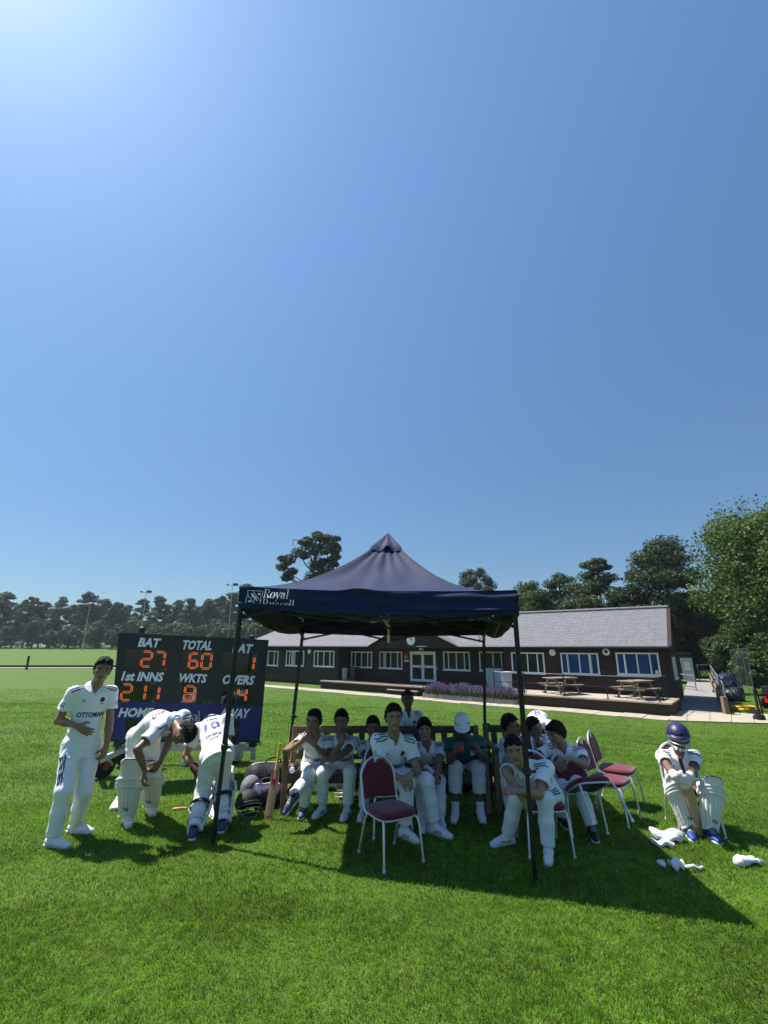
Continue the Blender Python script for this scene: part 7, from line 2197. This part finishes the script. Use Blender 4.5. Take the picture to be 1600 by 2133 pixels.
# ------------------------------------------------------------ banquet chairs
def chair_proto(lab):
    t = thing('banquet_chair', lab, 'chair', group='maroon banquet chairs')
    mb = MB()
    def seat(u, v):
        a = 2 * math.pi * u; c, s_ = math.cos(a), math.sin(a); n_ = 4.2
        k = (abs(c) ** n_ + abs(s_) ** n_) ** (-1 / n_)
        prof = [(0.0, -.002), (.97, -.002), (1.0, .014), (1.0, .03), (.93, .050), (.6, .062), (0.0, .066)]
        i = min(int(v * 6), 5); f = v * 6 - i; r = prof[i][0] + (prof[i + 1][0] - prof[i][0]) * f; z = prof[i][1] + (prof[i + 1][1] - prof[i][1]) * f
        taper = 1 - .07 * (1 if s_ > 0 else 0) * abs(s_)
        return Vector((.225 * k * c * r * taper, .225 * k * s_ * r, .425 + z))
    mb.grid(seat, 40, 12); mb.build('seat', M['maroon'], t, 60, local=True)
    mb = MB(); ring = [(.205 * x, .205 * y) for x, y in [(math.copysign(abs(math.cos(a)) ** .45, math.cos(a)), math.copysign(abs(math.sin(a)) ** .45, math.sin(a))) for a in np.linspace(0, 2 * math.pi, 33)[:-1]]]
    mb.tube([(x, y, .412) for x, y in ring], .0125, 8, close=True); mb.build('seat_frame', M['chrome'], t, 60, local=True)
    lean = lambda z: .205 + (z - .42) * .24
    hoop = [(-.212, .12, .40), (-.214, .185, .44)] + [(-.214, lean(z), z) for z in (.5, .6, .68)]
    arcp = [(-.214 * math.cos(a), lean(.70 + .205 * math.sin(a)), .70 + .205 * math.sin(a)) for a in np.linspace(0.06, math.pi - .06, 19)]
    hoop = hoop + arcp + [(-x, y, z) for x, y, z in hoop[::-1]]
    mb = MB(); mb.tube(hoop, .0125, 8); mb.build('back_hoop', M['chrome'], t, 60, local=True)
    def back(sgn):
        def fn(u, v):
            x = (u - .5) * 2
            zt = .70 + .165 * math.sqrt(max(0, 1 - min(abs(x) * .985, 1) ** 2.4)) - .022 * math.exp(-(x / .22) ** 2) + .012 * math.exp(-((abs(x) - .42) / .16) ** 2)
            zb_ = .520
            z = zb_ + (zt - zb_) * v
            e = (1 - abs(x) ** 6) * (1 - abs(2 * v - 1) ** 8)
            return Vector((x * .192, lean(z) + sgn * (.010 + .020 * max(e, 0) ** .5) + .012 * (1 - x * x), z))
        return fn
    mb = MB(); mb.grid(back(-1), 24, 18); mb.grid(lambda u, v: back(.55)(1 - u, v), 24, 18)
    f1, f2 = back(-1), back(.55); E = [(i / 24, 0) for i in range(25)] + [(1, j / 18) for j in range(1, 19)] + [(1 - i / 24, 1) for i in range(1, 25)] + [(0, 1 - j / 18) for j in range(1, 18)]
    n = len(E); mb.add([f1(*e) for e in E] + [f2(*e) for e in E], [(i, (i + 1) % n, n + (i + 1) % n, n + i) for i in range(n)])
    mb.build('backrest', M['maroon'], t, 60, local=True)
    for sx in (-1, 1):
        mb = MB(); mb.tube([(sx * .19, -.175, .41), (sx * .205, -.205, .395), (sx * .214, -.222, .34), (sx * .232, -.262, 0.012)], .0125, 8); l_ = mb.build('front_leg', M['chrome'], t, 60, local=True)
        mb = MB(); mb.tube([(sx * .232, -.262, 0), (sx * .2315, -.26, .03)], .016, 8); mb.build('foot_cap', M['print_grey'], l_, 60, local=True)
        mb = MB(); mb.tube([(sx * .205, .12, .41), (sx * .212, .165, .36), (sx * .222, .285, 0.012)], .0125, 8); l_ = mb.build('rear_leg', M['chrome'], t, 60, local=True)
        mb = MB(); mb.tube([(sx * .222, .286, 0), (sx * .2218, .283, .03)], .016, 8); mb.build('foot_cap', M['print_grey'], l_, 60, local=True)
    mb = MB(); mb.box((0, 0, .418), (.36, .36, .012)); mb.build('underside', M['black_plastic'], t, local=True)
    return t
def yaw_of(d): return math.atan2(d.x, -d.y)      # chair front is -Y
def chair_feet(fl, fr, bl, br):
    a, b, c, d = G(*fl), G(*fr), G(*bl), G(*br); m = (a + b + c + d) / 4; m.z = 0
    return m, ((a + b) / 2 - (c + d) / 2)
ch = chair_proto('empty maroon chair with silver frame standing alone in front of the seated team')
m, d = chair_feet((800, 1819), (886, 1801), (746, 1776), (826, 1761)); SC = .87
ch.location = m; ch.rotation_euler = (0, 0, yaw_of(d)); ch.scale = (SC,) * 3
m, d = chair_feet((1105, 1786), (1193, 1787), (1080, 1748), (1163, 1752))
dup(ch, m, yaw_of(d), 'maroon chair carrying the hunched boy behind the right front gazebo leg')
# tipped chair
from mathutils import Quaternion
def place_tilt(lab, seatpos, yaw, tilt):
    Q = Matrix.Rotation(yaw, 4, 'Z') @ Matrix.Rotation(-tilt, 4, 'X')
    off = Q @ Vector((0, 0, .44 * SC)); o = dup(ch, seatpos - off, label=lab, rot=Q.to_euler()); return o
place_tilt('tipped maroon chair leaning back so its dark underside shows, beside the boy in profile', q(1222, 1636, 5.08), R(10), R(30))
m = Vector((2.54, 5.94, 0))
dup(ch, m, R(46), 'bright maroon chair facing right, next to the tipped chair')
m = Vector((2.86, 6.42, 0))
dup(ch, m, R(54), 'maroon chair farthest back at the right end of the row, in the sun')
m = q(1422, 1668, 5.45); m.z = 0
dup(ch, Vector((m.x, 5.62, 0)), R(-14), 'maroon chair under the helmeted batsman out in the sun')
m = q(806, 1650, 5.45); dup(ch, Vector((m.x, 5.62, 0)), R(16), 'maroon chair hidden under the broad shouldered boy with clasped hands')
m = q(1166, 1640, 5.75); dup(ch, Vector((m.x, 6.05, 0)), R(70), 'maroon chair with dark back turned sideways under the boy in profile')

# ------------------------------------------------------------ bats
def bat(lab, tip, top, facing, grip, group='cricket bats', prints=True, blade='willow'):
    tip, top = Vector(tip), Vector(top); ax = nv(top - tip); L = (top - tip).length
    fn = Vector(facing); fn = nv(fn - ax * fn.dot(ax)); x = ax.cross(fn)
    t = thing('cricket_bat', lab, 'cricket bat', tuple(tip), group=group)
    w = .108 * L / .86
    mb = MB(); n = 14
    secs = []
    for i in range(n + 1):
        f = i / n; z = f * L * .66
        hw = w / 2 * (1 if f > .06 else .82 + 3 * f) * (1 if f < .88 else 1 - .62 * ((f - .88) / .12) ** 2)
        th = (.018 + .030 * math.sin(min(f * 1.5, 1) * 1.57) * (1 - .55 * max(0, f - .55) / .45)) * L / .86
        P_ = tip + ax * z
        secs.append([P_ - x * hw + fn * .006, P_ - x * hw * .3 + fn * .009, P_ + x * hw * .3 + fn * .009, P_ + x * hw + fn * .006, P_ + x * hw - fn * .012, P_ - fn * th, P_ - x * hw - fn * .012])
    vs = [v for s_ in secs for v in s_]; k = 7
    mb.add(vs, [(i * k + j, i * k + (j + 1) % k, (i + 1) * k + (j + 1) % k, (i + 1) * k + j) for i in range(n) for j in range(k)] + [tuple(range(k))[::-1], tuple(n * k + j for j in range(k))])
    bl = mb.build('blade', M[blade], t, 35)
    mb = MB(); a = tip + ax * L * .645; mb.tube([a, a + ax * L * .04, top - ax * .012, top], [.019, .0165, .0165, .0195], 12); mb.build('handle', M[grip], t, 60)
    if prints:
        mb = MB()
        def mp(a, b): return tip + ax * (L * (.40 + .24 * b)) + x * (w * (a - .5)) + fn * .0108
        for pts, ww in (([(.2, .95), (.2, .45), (.5, .38)], .2), ([(.8, .95), (.8, .45), (.5, .38)], .2), ([(.2, .3), (.8, .3)], .26), ([(.3, .2), (.3, .05)], .12), ([(.7, .2), (.7, -.05)], .12)): stroke(mb, pts, ww, mp)
        mb.build('bat_sticker', M['red_print'], bl)
        mb = MB(); stroke(mb, [(.25, -1.55), (.75, -1.55)], .10, mp); mb.build('toe_sticker', M['red_print'], bl)
    return t
tip = G(558, 1708); top_ = at(584.5, 1549, 5.70 * K)
bat('bat with bright yellow grip and red sticker leaning on the left end of the bench', tip + Z3 * .01, top_, (-.25, -1, .15), 'yellow_grip')
tip = G(1462, 1743) + Vector((0, .0, .012)); top_ = at(1416, 1578, 4.96 * K)
bat('bat with black grip held upright between the knees of the helmeted batsman', tip, top_, (.15, -1, .1), 'black_grip', prints=False)
a = G(236, 1690); b = G(262, 1652)
bat('pale bat lying on the grass behind the bending batsman', a + Z3 * .03, a + (b - a).normalized() * .8 + Z3 * .06, (0, -.2, 1), 'black_grip', prints=False, blade='pad')

# ------------------------------------------------------------ bags, helmets and kit on the grass
M['bag_black'] = mat('black_kit_bag', (.012, .012, .014), .7, .35, var=.3, vscale=6, bump=.7, bscale=9)
M['bag_navy'] = mat('navy_kit_bag', (.022, .02, .075), .7, .35, var=.2, vscale=6, bump=.6, bscale=9)
M['bag_white'] = mat('white_kit_bag', (.66, .66, .66), .7, .3, var=.08, vscale=6, bump=.6, bscale=8)
M['bag_grey'] = mat('grey_lining', (.16, .16, .18), .75, .3, var=.2, vscale=8, bump=.5, bscale=12)
def duffel(lab, a, b, r, mt, name='kit_bag', strap='bag_black', grp='kit bags by the bench', zipm='print_grey', seed=0):
    """a soft long bag lying from a to b on the grass"""
    a, b = Vector(a), Vector(b); d = (b - a); L = d.length; d.normalize(); sde = Z3.cross(d)
    t = thing(name, lab, 'bag', tuple((a + b) / 2), group=grp)
    mb = MB()
    def fn(u, v):
        an = 2 * math.pi * u; e = max(0, 1 - abs(2 * v - 1) ** 5) ** .42
        sag = 1 + .09 * math.sin(5 * v + seed) + .05 * math.sin(11 * v + 3 * an + seed)
        rr = r * e * sag
        y, z = math.cos(an), math.sin(an)
        zz = rr * (z * .86 if z > 0 else z * .8); 
        return a + d * (L * v) + sde * (rr * math.copysign(abs(y) ** .8, y) * 1.12) + Z3 * max(.004, r * .78 + zz)
    mb.grid(fn, 30, 26); mb.build('body', M[mt], t, 70)
    mb = MB(); mb.tube([fn(.25 + .02 * math.sin(8 * v), v) + Z3 * .003 for v in np.linspace(.1, .9, 16)], .006, 5); mb.build('zip', M[zipm], t, 60)
    for f in (.3, .68):
        mb = MB(); mb.tube([fn(u, f) for u in np.linspace(.02, .48, 13)], .011, 5); mb.build('strap', M[strap], t, 60)
    mb = MB(); c = fn(.25, .5); mb.tube([c + d * (.11 * math.cos(x)) + Z3 * (.07 * math.sin(x)) - sde * .02 for x in np.linspace(0, math.pi, 9)], .011, 6); mb.build('handle', M[strap], t, 60)
    return t
g1, g2 = G(492, 1668), G(584, 1660)
duffel('long black kit bag lying behind the helmets, left of the bench', Vector((g1.x, 6.9, 0)), Vector((g2.x + .12, 7.25, 0)), .20, 'bag_black', seed=1)
g1, g2 = G(527, 1686), G(556, 1690); duffel('small navy bag standing between the helmet and the yellow gripped bat', g1 + Vector((-.05, .1, 0)), g2 + Vector((.12, .25, 0)), .15, 'bag_navy', seed=2)
g1 = G(676, 1680); duffel('white kit bag lying under the left half of the bench', g1 + Vector((-.22, .75, 0)), g1 + Vector((.35, .8, 0)), .15, 'bag_white', seed=3, strap='bag_grey')
g1 = G(760, 1680); duffel('black bag under the middle of the bench', g1 + Vector((-.25, .7, 0)), g1 + Vector((.35, .75, 0)), .15, 'bag_black', seed=4)
g1 = G(960, 1690); duffel('dark bag pushed under the bench behind the shoes of the capped man', g1 + Vector((-.4, .85, 0)), g1 + Vector((.35, .85, 0)), .16, 'bag_black', seed=5)
g1 = G(604, 1683); duffel('small white bag under the left end of the bench', g1 + Vector((-.05, .55, 0)), g1 + Vector((.22, .6, 0)), .08, 'bag_white', seed=6, strap='bag_grey')
def loose_helmet(lab, c, yaw, tilt, shell, r=.145, strapm='tie_blue'):
    c = Vector(c); t = thing('cricket_helmet', lab, 'helmet', tuple(c), group='loose helmets by the bench')
    Q = Matrix.Rotation(yaw, 3, 'Z') @ Matrix.Rotation(tilt, 3, 'X'); P = lambda x, y, z: c + Q @ Vector((x, y, z)) + Z3 * r * .8
    mb = MB(); mb.grid(lambda u, v: P(r * math.sin(v * 1.75) * math.cos(u * 6.2832), r * 1.15 * math.sin(v * 1.75) * math.sin(u * 6.2832), r * math.cos(v * 1.75)), 28, 12)
    mb.grid(lambda u, v: P(r * .93 * math.sin(v * 1.75) * math.cos(-u * 6.2832), r * 1.07 * math.sin(v * 1.75) * math.sin(-u * 6.2832), r * .93 * math.cos(v * 1.75)), 28, 12)
    mb.build('shell', M[shell], t, 60)
    mb = MB(); mb.grid(lambda u, v: P(math.sin((u - .5) * 2.4) * r, -math.cos((u - .5) * 2.4) * r * (1.13 + .35 * v), -.01 - .02 * v), 16, 3); mb.build('peak', M[shell], t, 60)
    mb = MB()
    for z_, w_ in ((-.05, 1.08), (-.09, 1.05), (-.13, .96)): mb.tube([P(math.sin(a) * r * w_, -math.cos(a) * r * (w_ + .3), z_) for a in np.linspace(-1.5, 1.5, 15)], .004, 5)
    mb.build('face_grille', M['chrome'], t, 60)
    mb = MB(); mb.tube([P(-r * .9, 0, -.05), P(-.06, -.1, -.16), P(.06, -.1, -.17), P(r * .9, 0, -.05)], .008, 5); mb.build('chin_strap', M[strapm], t, 60)
    return t
M['tie_blue'] = mat('blue_strap', (.05, .28, .45), .6)
g1 = G(511, 1700); loose_helmet('black helmet with wire grille and blue strap on the grass beside the left gazebo leg', g1 + Vector((0, .06, 0)), .5, -.5, 'bag_black', .14)
g1 = G(505, 1680); loose_helmet('grey lined helmet tipped up behind the black helmet', g1 + Vector((-.02, .4, .0)), -.3, 1.2, 'bag_grey', .125, 'strap')
g1 = G(716, 1690); loose_helmet('black helmet under the bench between the second boy and the middle leg', g1 + Vector((0, .5, 0)), .2, -.2, 'bag_black', .15, 'strap')
# trainers, marker, bottle, flask and so on
t = thing('trainers', 'white and black trainer lying behind the legs of the bending batsman', 'shoe', tuple(G(440, 1698)))
gg = G(440, 1699); make_shoe(t, gg + Z3 * .085, Vector((.6, -.9, 0)), 1.0)
mb = MB(); gg = G(381, 1687); mb.tube([gg + Vector((.04, 0, .018)), gg + Z3 * .018, gg + Vector((-.06, -.02, .02)), gg + Vector((-.11, -.02, .016))], [.010, .014, .013, .009], 6)
obj('marker', mb, M['orange'], 'small orange red marker lying on the grass behind the bent batsman', 'marker', smooth=50)
def bottle(lab, base, h, r, mt, cap, ax=Z3, band=None):
    t = thing('drinks_bottle', lab, 'bottle', tuple(base), group='drinks bottles')
    mb = MB(); mb.lathe([(r * .9, 0), (r, .01), (r, h * .35), (r * .86, h * .42), (r, h * .5), (r, h * .72), (r * .55, h * .82)], base, ax, 16); mb.build('body', mt, t, 50)
    mb = MB(); mb.lathe([(r * .6, 0), (r * .6, h * .1), (r * .3, h * .12), (r * .28, h * .18)], Vector(base) + nv(ax) * h * .815, ax, 12); mb.build('cap', M[cap], t, 50)
    if band:
        mb = MB(); mb.lathe([(r * 1.02, 0), (r * 1.02, h * .16)], Vector(base) + nv(ax) * h * .53, ax, 16, caps=False); mb.build('band', M[band], t)
    return t
M['bottle_pale'] = mat('pale_blue_bottle', (.45, .62, .68), .25, .5, translucent=.3)
M['bottle_clear'] = mat('white_bottle', (.6, .62, .68), .3, .5)
bb = G(357, 1612) + Vector((.0, .45, 0)); bottle('pale blue bottle with dark cap standing on the grass beside the bent batsman', Vector((bb.x, bb.y, .02)), .30, .042, M['bottle_pale'], 'black_plastic', ax=Vector((.18, 0, 1)))
bottle('white bottle with navy bands held across the lap of the smiling boy', at(884, 1596, 5.52 * K), .22, .034, M['bottle_clear'], 'navy_print', ax=Vector((.8, -.1, -.55)), band='blue_print')
bottle('black flask lying end on upon the left end of the bench seat', Vector((-1.02, 6.12, .49)), .24, .052, M['black_plastic'], 'print_grey', ax=Vector((-.1, -1, 0)))
bottle('dark bottle standing on the bench beside the capped man', Vector((1.15, 6.3, .44)), .27, .036, M['black_plastic'], 'steel')
mb = MB(); mb.ball(at(960, 1560, 5.36 * K), .036, 14, 10); obj('cricket_ball', mb, mat('red_leather', (.42, .03, .02), .4, .5), 'red cricket ball held by the man in the teal polo', 'ball', smooth=90)
mb = MB(); mb.ball(at(917.5, 1586, 5.9 * K), .03, 12, 8); obj('white_ball', mb, M['bag_white'], 'small white ball resting on the bench to the right of the smiling boy', 'ball', smooth=90)
# thigh pad, guard and gloves on the lawn at the right
def soft_panel(name, lab, cat, c, yaw, lx, ly, arch, mt, strapm=None, seed=0):
    c = Vector(c); Q = Matrix.Rotation(yaw, 3, 'Z')
    t = thing(name, lab, cat, tuple(c), group='loose guards on the lawn at the right')
    def fn(u, v, off=0.0):
        x = (u - .5) * lx * (1 - .25 * (2 * v - 1) ** 4); y = (v - .5) * ly * (1 - .18 * (2 * u - 1) ** 4)
        z = arch * (1 - (2 * v - 1) ** 2) + .015 * math.sin(u * 9 + seed) + .02 + off
        return c + Q @ Vector((x, y, max(z, .004)))
    mb = MB(); mb.grid(lambda u, v: fn(u, v, .026), 26, 16); mb.grid(lambda u, v: fn(1 - u, v, 0), 26, 16)
    E = [(i / 26, 0) for i in range(27)] + [(1, j / 16) for j in range(1, 17)] + [(1 - i / 26, 1) for i in range(1, 27)] + [(0, 1 - j / 16) for j in range(1, 16)]
    n = len(E); mb.add([fn(*e) for e in E] + [fn(*e, .026) for e in E], [((i + 1) % n, i, n + i, n + (i + 1) % n) for i in range(n)])
    mb.build('panel', M[mt], t, 60)
    if strapm:
        for k in (-1, 1):
            mb = MB(); mb.tube([fn(.5 + .3 * k, .05), fn(.5 + .42 * k, 0) + Vector((.05 * k, -.08, -.02)), c + Q @ Vector((lx * .6 * k, -ly * .55, .012)), c + Q @ Vector((lx * .8 * k, -ly * .3, .012))], .012, 5); mb.build('strap', M[strapm], t, 60)
    return t
c = (G(1362, 1745) + G(1418, 1760)) / 2; soft_panel('thigh_pad', 'white curved thigh guard lying on the grass at the feet of the helmeted batsman', 'thigh guard', c, R(-10), .29, .145, .055, 'bag_white', None, 1)
c = (G(1366, 1756) + G(1398, 1764)) / 2; soft_panel('inner_pad', 'thin white inner guard under the curved thigh guard', 'thigh guard', c + Vector((-.03, -.05, 0)), R(-14), .20, .085, .012, 'bag_white', None, 2)
c = G(1410, 1812); t = soft_panel('arm_guard', 'small white guard with loose straps on the edge of the gazebo shadow', 'arm guard', c, R(12), .13, .085, .035, 'bag_white', None, 3)
mb = MB(); mb.tube([c + Vector((.06, -.02, .03)), c + Vector((.12, -.05, .05)), c + Vector((.17, -.03, .02)), c + Vector((.22, 0, .02))], .013, 6); mb.build('strap', M['bag_white'], t, 60); mb = MB(); mb.tube([c + Vector((-.08, .02, .02)), c + Vector((-.12, .05, .04)), c + Vector((-.07, .07, .03))], .02, 6); mb.build('buckle_strap', M['bag_white'], t, 60)
def glove_thing(lab, c, yaw, mt):
    t = thing('batting_glove', lab, 'glove', tuple(c), group='loose guards on the lawn at the right')
    hs = SDF(); d = Vector((math.cos(yaw), math.sin(yaw), .02)); hs.cone(c + Z3 * .035 - d * .06, c + Z3 * .035, .045, .04, .02); hand_sdf(hs, c + Z3 * .04, d, Vector((0, 0, -1)), Z3.cross(d), 1.05, .22, fat=1.25, spread=.34, poses=(.1, .45, .15, .4))
    hs.fn(lambda P, F: np.maximum(F, .004 - P[..., 2])); V, F = hs.mesh(.0075); mesh_np('glove_body', V, F, M[mt], t)
    mb = MB(); mb.lathe([(.047, -.012), (.05, 0), (.047, .012)], c + Z3 * .037 - d * .05, d, 16); mb.build('cuff', M['strap'], t, 50)
    return t
glove_thing('white batting glove lying alone on the grass at the far right', G(1553, 1803), R(12), 'bag_white')
mb = MB(); c = q(1246, 1628, 5.40); mb.box(c, (.10, .06, .02), Matrix.Rotation(.5, 3, 'Z'), bev=.006); mb.tube([c + Vector((-.08, 0, .02)), c + Vector((0, .03, .045)), c + Vector((.08, .02, .05))], .008, 6)
obj('sunglasses_case', mb, M['black_plastic'], 'small black case left on the seat of the bright maroon chair', 'case', smooth=50)
# ------------------------------------------------------------ summer haze
hz = MB(); hz.box((-70, 112, 13), (520, 240, 31))
hm = bpy.data.materials.new('summer_haze'); hm.use_nodes = True
nt = hm.node_tree; nt.nodes.remove(nt.nodes['Principled BSDF'])
pv = nt.nodes.new('ShaderNodeVolumePrincipled'); pv.inputs['Density'].default_value = .00030; pv.inputs['Color'].default_value = (.80, .88, 1.0, 1); pv.inputs['Anisotropy'].default_value = .25
nt.links.new(pv.outputs[0], nt.nodes['Material Output'].inputs['Volume'])
hzo = hz.build('haze', hm); hzo['kind'] = 'stuff'; hzo['label'] = 'thin summer haze over the playing field'
S.cycles.volume_bounces = 0
